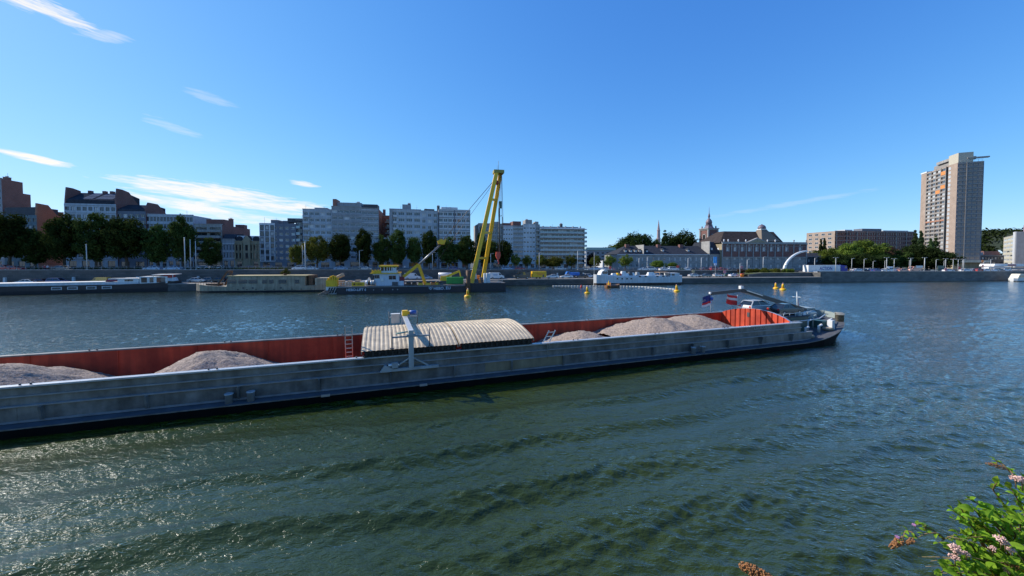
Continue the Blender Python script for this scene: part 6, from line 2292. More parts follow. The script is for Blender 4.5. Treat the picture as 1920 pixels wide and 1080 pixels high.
def car(kind, col, label, p, rz, group, name=None, sc=1.0):
    t = thing(name or ('van' if kind == 'van' else 'car'), label, 'van' if kind == 'van' else 'car', p, rz, group)
    t.scale = (sc, sc, sc)
    for it in car_meshes(kind, col):
        obj(it[0], it[1], t, it[2] if len(it) > 2 else None)
    return t


GL, GU, GR = 'vehicles on the lower quay', 'vehicles on the upper street', 'vehicles behind the high quay wall'
# (kind, colour, px, label, flip)
for kind, col, px, n, lb, fl in (
        ('sedan', 'silver', 48, 4.0, 'silver saloon on the lower quay behind the left houseboat', 1), ('hatch', 'maroon', 78, 5.0, 'small dark red car on the lower quay behind the left houseboat', 0), ('suv', 'blue', 107, 4.5, 'dark blue car on the lower quay behind the left houseboat', 0),
        ('sedan', 'silver', 369, 6, 'silver car on the lower quay left of the beige houseboat cabin', 0), ('sedan', 'grey', 392, 7, 'grey car on the lower quay between two others by the rusty bow', 0), ('hatch', 'black', 408, 6, 'black car on the lower quay beside the rusty gallows', 1),
        ('sedan', 'white', 1036, 5, 'white saloon on the lower quay right of the yellow container', 1), ('sedan', 'white', 1062, 4.5, 'white saloon on the lower quay before the blue truck', 1), ('sedan', 'black', 1091, 5, 'black car on the lower quay right of the blue truck', 1), ('hatch', 'white', 1104, 7, 'white car on the lower quay left of the white converted barge', 0),
        ('hatch', 'paleblue', 1234, 7, 'light blue car on the lower quay behind the white converted barge', 0), ('sedan', 'white', 1228, 5, 'white car partly hidden by the white converted barge', 0), ('sedan', 'silver', 1302, 6, 'silver car on the lower quay right of the white converted barge', 0), ('sedan', 'grey', 1323, 5, 'dark grey car on the lower quay below the taller stone link', 1), ('hatch', 'silver', 1347, 6, 'silver car on the lower quay beside the orange bin', 0), ('hatch', 'green', 1366, 8, 'dark green car on the lower quay right below the brown shrub', 0), ('sedan', 'white', 1378, 5, 'white car parked left of the orange bin', 0)):
    p = place(px, n)
    car(kind, col, lb, (p.x, p.y, LQ + .04), bank_rot(p.x) + (math.pi if fl else 0), GL)
p = place(187, 4.2)
car('van', 'ochre', 'ochre pickup van on the lower quay behind the left houseboat', (p.x, p.y, LQ + .04), bank_rot(p.x) + math.pi, GL, sc=.8)
p = place(931, 5)
v = car('van', 'white', 'white delivery van on the lower quay right of the crane frame', (p.x, p.y, LQ + .04), bank_rot(p.x), GL)
MB().box(-1.3, .1, -.955, -.948, 1.3, 1.6).build('side_print', [mat('van_print_blue', (.08, .25, .5), .5)], v)
p = place(773, 8)
car('van', 'white', 'white van on the lower quay behind the crane strut', (p.x, p.y, LQ + .04), bank_rot(p.x), GL)
p = place(799, 8)
car('hatch', 'paleblue', 'pale blue car on the lower quay right of the crane strut', (p.x, p.y, LQ + .04), bank_rot(p.x), GL)
p = place(978.5, 4)
v = car('van', 'black', 'black van with yellow stripes on the lower quay', (p.x, p.y, LQ + .04), bank_rot(p.x) + math.pi, GL, sc=1.1)
for k in range(3):
    MB().prism([(-.6 - k * .28, .5), (-.48 - k * .28, .5), (-.10 - k * .28, 2.15), (-.22 - k * .28, 2.15)], .94, .955).build('side_stripe', [YELLOW], v)
MB().box(-.4, 1.2, .93, .948, .55, .85).build('side_band', [YELLOW], v)
# yellow trailer box
p = place(1010, 4)
t = thing('trailer', 'bright yellow box trailer on the lower quay', 'trailer', (p.x, p.y, LQ + .04), bank_rot(p.x), GL)
MB().box(-2.6, 2.6, -1.1, 1.1, .5, 2.6).build('box', [YELLOW], t)
MB().box(-1.0, 1.8, -1.13, -1.103, 1.7, 1.9).box(-.6, 1.4, -1.131, -1.104, 1.3, 1.5).build('lettering_bands', [ORANGE], t)
MB().box(1.2, 1.7, -1.14, -1.105, .55, 1.4).build('door', [DARKG], t)
MB().box(-2.5, 2.5, -.9, .9, .35, .499).build('chassis', [WHITE], t)
for x in (-1.0, .2):
    MB().tube([(x, -1.05, .33), (x, -.8, .33)], .33, 12).build('wheel', [TYRE], t)
# blue truck
p = place(1073, 8.5)
t = thing('tipper_truck', 'bright blue small truck on the lower quay', 'truck', (p.x, p.y, LQ + .04), bank_rot(p.x), GL)
TB = mat('truck_blue', (.03, .17, .55), .4)
MB().prism([(-2.6, .6), (-1.2, .6), (-1.2, 2.3), (-2.1, 2.3), (-2.6, 1.4)], -.95, .95).build('cab', [TB], t)
MB().prism([(-2.45, 1.45), (-1.5, 1.45), (-1.5, 2.1), (-2.1, 2.1)], -.97, -.952).build('cab_window', [CGL], t)
MB().box(-1.1, 2.6, -1.0, 1.0, .9, 2.0).build('tipper_body', [TB], t)
MB().box(-2.5, 2.5, -.8, .8, .5, .598).build('chassis', [DARKG], t)
for x in (-1.9, 1.4):
    for y in (-.85, .85):
        MB().tube([(x, y - .1, .4), (x, y + .1, .4)], .4, 12).build('wheel', [TYRE], t)
# upper street
for kind, col, px, n, lb, fl in (
        ('suv', 'red', 6, 13.6, 'bright red car on the upper quay at the left edge', 0), ('sedan', 'red', 26, 13.8, 'dark red car on the upper quay, second from the left edge', 0), ('sedan', 'grey', 117, 16, 'dark car behind the hedge on the upper quay', 0), ('sedan', 'paleblue', 287, 14, 'pale blue covered car on the upper quay', 1), ('sedan', 'paleblue', 325, 14, 'pale blue car on the upper quay left of the flagpoles', 1),
        ('hatch', 'white', 384, 22, 'white car behind the railing before the small dark tree', 0), ('hatch', 'white', 406, 22, 'white car before the narrow classical town house', 1), ('sedan', 'black', 470, 20, 'black car before the ornate beige town house', 0), ('sedan', 'grey', 508, 20, 'grey car before the white loggia column', 0),
        ('suv', 'white', 562, 14, 'white car on the upper quay at the pair of masts', 1), ('sedan', 'white', 583, 15, 'white car on the upper quay right of the pair of masts', 0), ('sedan', 'paleblue', 640, 15, 'pale blue car on the upper quay below the roof terrace block', 0), ('sedan', 'grey', 664, 15, 'grey car beside the tall white lamp post', 1), ('sedan', 'silver', 684, 15, 'silver car right of the tall white lamp post', 0), ('hatch', 'blue', 852, 15, 'blue car on the upper quay above the green container', 0),
        ('hatch', 'paleblue', 950, 16, 'pale blue car below the dark tree by the crane hook', 0), ('sedan', 'blue', 960, 17, 'dark blue car below the small round street tree', 1), ('hatch', 'red', 975, 16, 'red car on the upper street above the black van', 0), ('sedan', 'white', 1050, 17, 'white car in front of the spreading tree', 0), ('sedan', 'paleblue', 1115, 15, 'pale blue car above the bow of the white converted barge', 1), ('sedan', 'white', 1136, 15, 'white car left of the round red sign', 0),
        ('sedan', 'white', 1207, 14, 'white car before the convent, left of the lamp post', 1), ('suv', 'silver', 1221, 15, 'silver car before the convent, right of the lamp post', 0), ('sedan', 'grey', 1232, 16, 'grey car below the low green trees', 0), ('sedan', 'white', 1246, 14, 'white car below the low green trees', 0), ('suv', 'white', 1262, 14, 'white car below the right low green tree', 0), ('suv', 'green', 1272, 15, 'dark green car before the convent', 0), ('sedan', 'white', 1288, 15, 'white car before the right half of the convent', 1), ('sedan', 'black', 1302, 15, 'black car before the right half of the convent', 0), ('sedan', 'maroon', 1323, 15, 'maroon car before the taller stone link', 0), ('suv', 'red', 1340, 14, 'red car left of the blue banner', 0), ('sedan', 'red', 1352, 15, 'red car right of the blue banner', 1), ('sedan', 'grey', 1372, 16, 'grey car before the left end of the palace', 0)):
    p = place(px, n)
    car(kind, col, lb, (p.x, p.y, zup(p.x) + .02), bank_rot(p.x) + (math.pi if fl else 0), GU)
for kind, col, px, n, lb, fl in (
        ('sedan', 'white', 1607, 7, 'white car behind the high quay wall, first right of the truck', 0), ('sedan', 'grey', 1618, 8, 'grey car behind the high quay wall', 0), ('hatch', 'white', 1631, 8, 'white hatchback left of the bright blue car', 0), ('sedan', 'blue', 1645, 5, 'bright blue car behind the high quay wall', 0), ('sedan', 'white', 1659, 4.5, 'white car at the thick white lamp post', 1), ('suv', 'white', 1671, 6, 'white car right of the thick white lamp post', 0), ('hatch', 'blue', 1682, 7, 'dark blue hatchback in the row of cars', 0), ('sedan', 'salmon', 1692, 5, 'orange red car behind the high quay wall', 0), ('hatch', 'green', 1704, 7, 'green hatchback left of the salmon van', 0),
        ('sedan', 'white', 1777, 5, 'white car below the round red sign by the tower', 0), ('sedan', 'white', 1810, 5, 'white car below the podium canopy, left one', 0), ('sedan', 'silver', 1825, 6, 'silver car below the podium canopy, right one', 0), ('hatch', 'red', 1836, 5, 'red car behind the high wall right of the tower', 0), ('sedan', 'white', 1848, 5, 'white car right of the red one behind the high wall', 0), ('sedan', 'white', 1862, 6, 'white car second from the right behind the high wall', 1), ('sedan', 'grey', 1872, 6, 'grey car behind the high wall near the right edge', 0), ('sedan', 'white', 1884, 7, 'white car behind the high wall below the cream office', 0)):
    p = place(px, n)
    car(kind, col, lb, (p.x, p.y, zup(p.x) + .02), bank_rot(p.x) + (math.pi if fl else 0), GR)
p = place(1713, 6)
car('van', 'salmon', 'salmon and white van behind the high quay wall', (p.x, p.y, zup(p.x) + .02), bank_rot(p.x) + math.pi, GR)
# cars carried on the barge
for col, kd, s, q, z, rz, lb in (('silver', 'hatch', 42.4, QM + 1.2, 2.68, 0, 'silver hatchback carried on the barge foredeck'), ('black', 'sedan', 43.7, QM - 1.2, 2.68, 0, 'black car carried on the barge foredeck beside the silver one')):
    pw_ = Vector((s * BAX.x + q * BNX.x, s * BAX.y + q * BNX.y, z))
    car(kd, col, lb, tuple(pw_), BA + rz, 'cars on the barge', sc=.98 if kd == 'hatch' else .86)

# ------------------------------------------------------------------ white lorry with blue cab
p0, p1 = place(1516, 7), place(1590, 7)
F = Frame(p0, p1, zup(p0.x))
t = thing('lorry', 'white articulated lorry trailer with blue lettering and dark blue cab', 'lorry', tuple(F.loc), F.rot)
x1 = F.x(1576)
zt, zb = F.z(497.2, 5), F.z(511.5, 5)
zt = max(zt, zb + 2.7)
MB().box(0, x1, 0, 2.5, zb + .2, zt).build('trailer_box', [WHITE], t)
MB().box(.3, x1, .3, 2.2, zb - .2, zb + .197).build('chassis', [DARKG], t)
LBL = mat('lorry_blue', (.02, .035, .30), .5)
put_text('ACTION', t, F.x(1537), -.012, zb + (zt - zb) * .36, F.x(1560.5) - F.x(1537), LBL, (zt - zb) * .42)
MB().prism([(x1 + .3, zb - .1), (F.x(1589.5), zb - .1), (F.x(1589.5), zt - 1.3), (F.x(1588), zt - .2), (x1 + .3, zt + .05)], .05, 2.45).build('cab', [LBL], t)
MB().box(F.x(1584.5), F.x(1588), .02, .048, zt - 1.25, zt - .5).build('cab_window', [CGL], t)
for px in (1519, 1523, 1527, 1579, 1587):
    MB().tube([(F.x(px), .1, .5), (F.x(px), .4, .5)], .5, 14).build('wheel', [TYRE], t)

# ------------------------------------------------------------------ white arch sculpture
pa = place(1471, 11)
F = Frame(pa, place(1513, 11), z_at(505, pa.y))
t = thing('arch_sculpture', 'tall white curved arch sculpture before the palace', 'sculpture', tuple(F.loc), F.rot)
pts, rads = [], []
for k in range(25):
    u = k / 24
    px = 1471 + 42 * (1 - math.cos(u * math.pi / 2)) ** .88
    py = 505 - 34 * math.sin(u * math.pi / 2)
    x, z = F.xz(px, py)
    pts.append((x, 0, z))
    rads.append(.62 - .30 * u)
MB().tube(pts, rads, 10).build('arch_rib', [WHITE], t)
MB().box(-1.2, 1.2, -1, 1, -1.0, .05).build('plinth', [CONC], t)

# ------------------------------------------------------------------ raised lawn platform and stairs below the arch
pf0, pf1 = place(1375, 4), place(1545, 4)
F = Frame(pf0, pf1, LQ)
MB_ = MB().prism([(F.x(1405), 0), (F.x(1545), 0), (F.x(1545), 1.55), (F.x(1430), 1.6), (F.x(1405), .9)], .3, 8.0)
tag(MB_.build('stone_terrace', [STONE], None, tuple(F.loc), F.rot), 'raised stone terrace carrying the round shrubs', 'terrace')
tag(MB().prism([(F.x(1395), 1.0), (F.x(1432), 1.62), (F.x(1510), 1.58), (F.x(1510), 1.50), (F.x(1432), 1.5), (F.x(1395), .9)], 1.0, 8.4).build('lawn', [GRASS], None, (F.loc.x, F.loc.y, F.loc.z), F.rot), kind='structure')
k0 = place(1540, 2.5)
k = thing('kiosk', 'small white landing kiosk on the quay below the lorry', 'kiosk', (k0.x, k0.y, LQ), bank_rot(k0.x))
MB().box(-1, 4.2, 0, 2.4, 1.75, 1.9).build('roof', [WHITE], k)
MB().box(2.2, 4.0, .2, 2.2, 0, 1.748).build('cabin', [mat('pale_kiosk', (.62, .58, .52), .6)], k)
for x in (-.9, .6):
    MB().box(x, x + .12, .1, .22, 0, 1.748).build('post', [WHITE], k)
p = place(1391.5, 3)
t = thing('bin', 'orange round bin on the lower quay below the brown shrub', 'bin', (p.x, p.y, LQ + .03), 0)
MB().lathe([(.62, 0), (.78, 1.0), (.8, 1.25)], (0, 0, 0), 14).build('body', [ORANGE], t)
MB().lathe([(.85, 1.251), (.85, 1.4)], (0, 0, 0), 14).build('rim', [REDP], t)

# ------------------------------------------------------------------ lamp posts, flagpoles, signs
POLE = mat('pole_white', (.46, .47, .46), .5, var=.06)
POLEG = mat('pole_grey', (.30, .31, .32), .5, var=.1)


def lamp(px, ytop, n, label, kind='lamp', r=.11, base=None, mats=None, name='lamp_post', cat='lamp post', group='lamp posts'):
    p = place(px, n)
    zb = zup(p.x) if base is None else base
    H = z_at(ytop, p.y) - zb
    t = thing(name, label, cat, (p.x, p.y, zb), bank_rot(p.x), group)
    m_ = mats or POLE
    MB().tube([(0, 0, 0), (0, 0, H)], [r * 1.25, r * .8], 8).build('pole', [m_], t)
    MB().lathe([(r * 2, 0), (r * 2, .35), (r * 1.3, .45)], (0, 0, 0), 8).build('base', [m_], t)
    if kind == 'lamp':
        MB().bar((0, 0, H), (.9, 0, H + .12), .1, .08).build('arm', [m_], t)
        MB().box(.55, 1.25, -.14, .14, H + .05, H + .2).build('lamp_head', [POLEG], t)
    elif kind == 'double':
        MB().bar((-.9, 0, H), (.9, 0, H), .1, .08).build('arm', [m_], t)
        for s in (-1, 1):
            MB().box(s * .9 - .3, s * .9 + .3, -.14, .14, H - .08, H + .08).build('lamp_head', [POLEG], t)
    elif kind == 'flag':
        MB().ball((0, 0, H), r * 1.5, 0).build('finial', [m_], t)
    return t


for px, yt, n, kd, r, lb in ((163, 459, 13, 'flag', .13, 'white pole standing before the solar roof block'), (347, 446, 14, 'flag', .14, 'leftmost white flagpole of three left of the small dark tree'), (357.5, 450, 15, 'flag', .12, 'middle white flagpole of three left of the small dark tree'), (367.5, 453, 15, 'flag', .11, 'rightmost white flagpole of three left of the small dark tree'),
                             (572.5, 455, 13.5, 'flag', .18, 'thick white mast of a pair before the round olive tree'), (567.5, 460, 16, 'lamp', .1, 'thin grey lamp post of a pair before the round olive tree')):
    lamp(px, yt, n, lb, kd, r, None, None, 'flagpole' if kd == 'flag' else 'lamp_post', 'flagpole' if kd == 'flag' else 'lamp post')
for px, yt, n, lb in ((674, 470, 13.5, 'white lamp post above the crane barge deckhouse'), (811, 474, 13.5, 'white lamp post right of the crane strut'), (920, 476, 13.5, 'white lamp post between crane leg and hook'), (1011, 474, 14, 'white lamp post before the small tree left of the spreading one'), (1083, 470, 15, 'lamp post below the right end of the glass balconies, left one'), (1099, 472, 15, 'lamp post below the right end of the glass balconies, right one'),
                      (1198, 484, 15, 'lamp post before the left half of the convent'), (1213.5, 482, 14, 'white lamp post before the middle of the convent'), (1290, 484, 15, 'lamp post before the right part of the convent'), (1315, 483, 14, 'white lamp post left of the blue banner'), (1401, 487, 14, 'lamp post before the palace, left one'), (1431, 482, 12.5, 'white lamp post before the palace above the largest shrub'), (1506, 497, 12, 'short lamp post at the right end of the palace'), (1527.5, 484, 16, 'lamp post behind the white lorry'), (1387.5, 494, 2.5, 'mast on the lower quay beside the orange bin')):
    lamp(px, yt, n, lb, 'lamp', .12 if px != 1387.5 else .1, None if px != 1387.5 else LQ)
for i, (px, yt, n, r) in enumerate(((1567, 483, 3, .14), (1597, 485, 4, .12), (1620, 486, 4, .12), (1637, 490, 8, .1), (1659, 489, 5, .1), (1662.5, 483, 3, .15), (1676.5, 485, 4, .14), (1705, 488, 6, .1), (1707.5, 484, 4, .14), (1733.5, 483, 3, .32), (1755, 487, 4, .12), (1770, 489, 6, .1), (1773, 485, 4, .13), (1787, 486, 4, .13), (1796.5, 486, 3, .13), (1804.5, 487, 8, .1), (1807, 486, 4, .13), (1844.5, 491, 4, .1), (1857.5, 486, 3, .13))):
    order = ['first', 'second', 'third', 'fourth', 'fifth', 'sixth', 'seventh', 'eighth', 'ninth', 'tenth', 'eleventh', 'twelfth', 'thirteenth', 'fourteenth', 'fifteenth', 'sixteenth', 'seventeenth', 'eighteenth', 'nineteenth'][i]
    r = min(r, .2) * .72
    lamp(px, yt, n, order + ' lamp post from the left along the high quay wall', 'double' if r > .09 else 'lamp', r, group='lamp posts along the high quay wall')
# blue banner
t = lamp(1341.5, 482, 8, 'tall light blue banner on a pole before the palace', 'none', .07, LQ, None, 'banner', 'banner', None)
H = z_at(482, t.location.y) - LQ
BN = mat('banner_blue', (.03, .30, .72), .6, var=.1)
MB().box(-.85, .55, -.05, .05, H - 2.4, H + .1).build('banner_cloth', [BN], t)
MB().box(-.55, .55, -.052, .048, H - 3.3, H - 2.401).build('banner_foot', [mat('banner_pale', (.55, .62, .78), .6)], t)
for k in range(3):
    MB().box(-.5, .25, -.06, -.051, H - .5 - k * .55, H - .25 - k * .55).build('banner_mark', [mat('banner_light', (.25, .58, .85), .6)], t)
# road signs: disc on a pole
for px, yc, n, col, lb in ((1144, 502, 13, REDP, 'round red road sign behind the white converted barge'), (1151, 506, 14, mat('sign_pink', (.6, .22, .25), .6), 'pink sign right of the round red road sign'), (1300, 509, 4, mat('sign_tan', (.5, .38, .2), .6), 'round tan sign on the lower quay right of the converted barge'), (1359, 510, 4, mat('sign_pink', (.6, .22, .25), .6), 'round pink sign on the lower quay left of the orange bin'), (1271, 500, 14, REDP, 'small red sign below the right low green tree'), (1391, 501, 12, mat('sign_pink', (.6, .22, .25), .6), 'pink sign before the palace above the brown shrub'),
                           (1773.5, 505, 4, mat('sign_pink', (.6, .22, .25), .6), 'pink sign among the cars below the dark park trees'), (1799, 502.5, 5, REDP, 'round red and white sign below the tower'), (1842, 490, 8, ORANGE, 'orange sign right of the tower foot'), (1842.5, 499, 9, REDP, 'red light sign right of the tower foot')):
    p = place(px, n)
    zb = LQ if n < 12 and px < 1560 else zup(p.x)
    zc_ = z_at(yc, p.y) - zb
    t = thing('road_sign', lb, 'road sign', (p.x, p.y, zb), bank_rot(p.x), 'road signs')
    MB().tube([(0, 0, 0), (0, 0, zc_)], .05, 6).build('post', [POLEG], t)
    o = MB().lathe([(.62, -.03), (.62, .03)], (0, 0, 0), 18).build('sign_disc', [col], t, (0, -.08, zc_))
    o.rotation_euler = (R(90), 0, 0)
# direction boards
for px, yc, n, w, h, col, lb in ((1724, 500, 5, 1.6, .45, WHITE, 'white direction board on two posts before the dark park trees'), (1764, 503, 6, 1.5, 1.1, DKGREEN, 'dark green notice board below the rightmost park tree'), (1669, 501, 6, 1.4, .35, WHITE, 'small white direction board beside the thick lamp post')):
    p = place(px, n)
    zb = zup(p.x)
    zc_ = z_at(yc, p.y) - zb
    t = thing('notice_board', lb, 'sign', (p.x, p.y, zb), bank_rot(p.x))
    MB().box(-w, w, -.05, .05, zc_ - h, zc_ + h).build('board', [col], t)
    for s in (-.7, .7):
        MB().tube([(s * w, .1, 0), (s * w, .1, zc_)], .05, 6).build('post', [POLEG], t)
# white tent roofs and bus at the right
p = place(1879, 16)
t = thing('market_tent', 'long white tent roof with red stripe below the cream office', 'tent', (p.x, p.y, zup(p.x)), bank_rot(p.x))
MB().prism([(-9, 2.2), (9, 2.2), (8.4, 3.3), (-8.4, 3.3)], -2.5, 2.5).build('canopy', [WHITE], t)
MB().box(-1.2, 3.6, -2.56, -2.503, 2.5, 3.1).build('red_panel', [REDP], t)
for x in (-8.5, -4, 0, 4, 8.5):
    MB().tube([(x, -2.3, 0), (x, -2.3, 2.2)], .06, 6).build('pole', [POLEG], t)
p = place(1868, 11)
t = thing('bus', 'white bus behind the high wall near the right edge', 'bus', (p.x, p.y, zup(p.x)), bank_rot(p.x))
MB().box(-6, 6, -1.2, 1.2, .35, 2.0, taper=.05).build('body', [WHITE], t)
MB().box(-5.7, 5.6, -1.19, -1.14, 1.15, 1.75).build('windows', [CGL], t)
for x in (-4, 3.6):
    MB().tube([(x, -1.22, .42), (x, -.9, .42)], .42, 12).build('wheel', [TYRE], t)
# cabin cruiser at the right edge
F = Frame(on_z(1909, 527.8), on_z(1945, 527.0))
b = thing('cabin_cruiser', 'cream cabin cruiser cut by the right picture edge', 'boat', tuple(F.loc), F.rot, 'moored boats')
obj('hull', hull_mesh([(0, .5, 1.3), (.8, 1.3, 1.25), (3, 1.7, 1.15), (7, 1.7, 1.1), (8.5, 1.5, 1.1)], 3.4, [NAVY, WHITE, DECKW], -.4, .25), b)
MB().prism([(1.0, 1.15), (6.5, 1.15), (6.3, 2.3), (5.5, 3.0), (2.6, 3.0), (1.8, 2.3)], .5, 2.9).build('cabin', [mat('cruiser_cream', (.66, .60, .46), .5)], b)
for k in range(3):
    MB().box(2.2 + k * 1.3, 3.2 + k * 1.3, .44, .495, 1.7, 2.3).build('window', [GLD], b)

# ------------------------------------------------------------------ railing on the upper wall
t = thing('railing', 'steel railing along the upper quay wall', 'railing', (0, 0, 0))
pm2 = MB().tube([(0, 0, 0), (0, 0, 1.05)], .035, 5).mesh('railing_post', [POLEG])
xr_ = np.linspace(-165, 120, 140)
for x in xr_:
    obj('post', pm2, t, (x, bank_y(x) + 12.25, zup(x) + .35))
for h_ in (.55, 1.03):
    MB().tube([(x, bank_y(x) + 12.25, zup(x) + .35 + h_) for x in xr_], .03, 5).build('rail', [POLEG], t)
# pale stone bollards at the wall foot
bm2 = MB().box(-.28, .28, -.28, .28, 0, 1.7, taper=.05).mesh('wall_pillar', [mat('pale_pillar', (.45, .50, .52), .8)])
for px, wh_ in ((8, 'at the left picture edge'), (137, 'behind the left houseboat hull windows'), (257, 'behind the left houseboat wheelhouse'), (371, 'above the silver car by the rusty bow'), (472, 'behind the beige houseboat roof'), (1045, 'right of the yellow trailer'), (1094, 'right of the blue truck')):
    p = place(px, 11)
    tag(obj('wall_pillar', bm2, None, (p.x, p.y, LQ + .05), bank_rot(p.x)), 'pale square pillar at the upper quay wall ' + wh_, 'pillar', 'pale pillars along the lower quay')
# people on the quay, tiny
def person(px, n, label, top, legs, base):
    p = place(px, n)
    mb = MB()
    sk = MB()
    bm_ = bmesh.new()
    t = MB()
    t.tube([(-.09, 0, 0), (-.10, 0, .45), (-.09, 0, .85), (0, 0, .95)], [.065, .07, .095, .1], 8, 1)
    t.tube([(.12, .05, 0), (.11, .02, .45), (.09, 0, .85), (0, 0, .95)], [.065, .07, .095, .1], 8, 1)
    t.tube([(0, 0, .88), (0, 0, 1.15), (0, 0, 1.4), (0, 0, 1.5), (0, 0, 1.56)], [.17, .16, .2, .13, .06], 10, 0)
    t.tube([(-.2, 0, 1.42), (-.27, .02, 1.15), (-.25, -.1, .9)], [.06, .05, .04], 7, 0)
    t.tube([(.2, 0, 1.42), (.28, .02, 1.15), (.27, -.06, .9)], [.06, .05, .04], 7, 0)
    t.ball((0, 0, 1.66), .115, 2, 10, 6, 1.15)
    o = t.build('person', [top, legs, mat('skin', (.42, .27, .2), .6)], None, (p.x, p.y, base), random.random() * 6)
    return tag(o, label, 'person', 'people on the far bank')


CL = lambda n_, c: mat('cloth_' + n_, c, .9)
person(84, 14, 'person in a red top on the upper quay behind the left houseboat', CL('red', (.5, .05, .05)), CL('navy', (.02, .03, .08)), zup(-118) + .02)
person(89, 14, 'person in a pale top on the upper quay behind the left houseboat', CL('pale', (.5, .5, .52)), CL('maroon', (.15, .03, .04)), zup(-118) + .02)
person(861, 14.5, 'person in a pale top on the upper quay left of the crane frame', CL('pale', (.5, .5, .52)), CL('navy', (.02, .03, .08)), zup(-17) + .02)
person(759, 14.5, 'person in a white top on the upper quay behind the crane strut', CL('white', (.62, .62, .62)), CL('grey', (.1, .1, .1)), zup(-33) + .02)
# ------------------------------------------------------------------ flowering shrub in front, at the right
LFG = leafmat('shrub_leaf', (.11, .235, .018), (.24, .40, .04), .5, 9)
LFY = leafmat('shrub_leaf_yellowish', (.14, .19, .03), (.22, .26, .05), .35, 8)
STEM = mat('shrub_stem', (.16, .10, .045), .8, var=.3, scale=20)
PINK = mat('flower_pink', (.52, .24, .20), .8, var=.35, scale=60, col2=(.75, .50, .42))
MAUVE = mat('flower_mauve', (.50, .24, .46), .8, var=.3, scale=60)
DRY = mat('dry_flower', (.30, .13, .045), .9, var=.4, scale=80)
YFL = mat('flower_yellow', (.78, .52, .02), .7)


def leaf_shape(L, Wd, fold, m, name):
    """pointed oval blade folded along the midrib, slightly arched; base at origin, tip along +x"""
    mb = MB()
    n = 6
    mid = [(L * i / n, 0, .10 * L * math.sin(math.pi * i / n) - .12 * L * (i / n) ** 2) for i in range(n + 1)]
    hw = [Wd * math.sin(math.pi * min(1, (i / n) ** .8)) ** .8 if 0 < i < n else 0.0 for i in range(n + 1)]
    for s in (-1, 1):
        ed = [(mid[i][0], s * hw[i] / 2, mid[i][2] + fold * hw[i] / 2) for i in range(n + 1)]
        for i in range(n):
            q = [mid[i], mid[i + 1], ed[i + 1], ed[i]]
            if i == 0:
                q = [mid[0], mid[1], ed[1]]
            if i == n - 1:
                q = [mid[i], mid[n], ed[i]]
            mb.face(q, 0, True)
    return mb.mesh(name, [m])


def at(px, py, Y):
    d = ray(px, py)
    return Vector((0, 0, CAM_H)) + d * (Y / d.y)


LM = [leaf_shape(.085, .052, .35, LFG, 'leaf'), leaf_shape(.070, .046, .5, LFG, 'leaf'), leaf_shape(.10, .056, .25, LFG, 'leaf'), leaf_shape(.06, .034, .4, LFY, 'leaf')]
rs = random.Random(12)
sh = thing('flowering_shrub', 'leafy green shrub with pink flower heads at the lower right corner', 'shrub', (0, 0, 0))
root = Vector((4.15, 2.75, 6.3))
NLEAF = [0]
rest = []


def add_leaf(p, d, k=None, sc=1.0):
    d = d.normalized()
    up = (Vector((rs.gauss(0, .5), rs.gauss(-.35, .4), 1))).normalized()
    y = up.cross(d)
    if y.length < .05:
        return
    y.normalize()
    z = d.cross(y)
    Mx = Matrix((d, y, z)).transposed().to_4x4()
    Mx.translation = p
    Mx = Mx @ Matrix.Scale(sc, 4)
    k = rs.choice((0, 0, 1, 1, 2)) if k is None else k
    if NLEAF[0] < 290:
        o = obj('leaf', LM[k], sh)
        o.matrix_local = Mx
        NLEAF[0] += 1
    else:
        rest.append((k, Mx))


def twig(a, b, nleaf, r=.006, sag=.0, lsc=1.0, kind=None):
    mid = a.lerp(b, .5) + Vector((rs.gauss(0, .03), rs.gauss(0, .03), .05 - sag))
    pts = [a, a.lerp(mid, .5) + Vector((0, 0, .015)), mid, mid.lerp(b, .5) + Vector((0, 0, .01)), b]
    MB().tube(pts, [r * 1.5, r * 1.3, r, r * .8, r * .4], 6).build('stem', [STEM], sh)
    for i in range(nleaf):
        u = .22 + .78 * (i + rs.random() * .6) / nleaf
        k = min(3, int(u * 4))
        p = pts[k].lerp(pts[k + 1], u * 4 - k) if k < 4 else b
        d = (b - a).normalized() * .5 + Vector((rs.gauss(0, .7), rs.gauss(-.15, .7), rs.gauss(.25, .45)))
        add_leaf(p, d, kind, lsc * rs.uniform(.75, 1.2))
    add_leaf(b, (b - a), kind, lsc)
    return pts


# leafy branch ends (pixel column, row, distance)
tips = [(1800, 952, 2.55), (1815, 935, 2.6), (1786, 958, 2.5), (1840, 950, 2.6), (1860, 958, 2.55), (1880, 948, 2.65), (1905, 945, 2.6), (1870, 905, 2.6), (1895, 915, 2.7), (1915, 900, 2.7), (1790, 975, 2.5), (1820, 975, 2.55), (1845, 985, 2.5), (1870, 985, 2.5), (1900, 980, 2.55),
        (1795, 1000, 2.45), (1812, 1010, 2.4), (1835, 1015, 2.4), (1862, 1012, 2.45), (1890, 1010, 2.45), (1915, 1015, 2.5), (1825, 1040, 2.35), (1850, 1045, 2.35), (1880, 1042, 2.35), (1910, 1045, 2.4), (1840, 1070, 2.3), (1870, 1072, 2.3), (1900, 1074, 2.3), (1930, 960, 2.6), (1940, 1000, 2.5), (1940, 1050, 2.4), (1925, 925, 2.65), (1960, 940, 2.6), (1815, 1065, 2.3), (1880, 965, 2.45), (1855, 1028, 2.3), (1905, 1000, 2.4), (1780, 1030, 2.35), (1800, 1050, 2.3), (1775, 1060, 2.3), (1795, 1075, 2.25), (1830, 1000, 2.4), (1850, 970, 2.45), (1825, 955, 2.5), (1890, 1025, 2.3), (1915, 975, 2.5), (1870, 1055, 2.25), (1760, 1078, 2.25), (1845, 1078, 2.2), (1890, 1085, 2.2)]
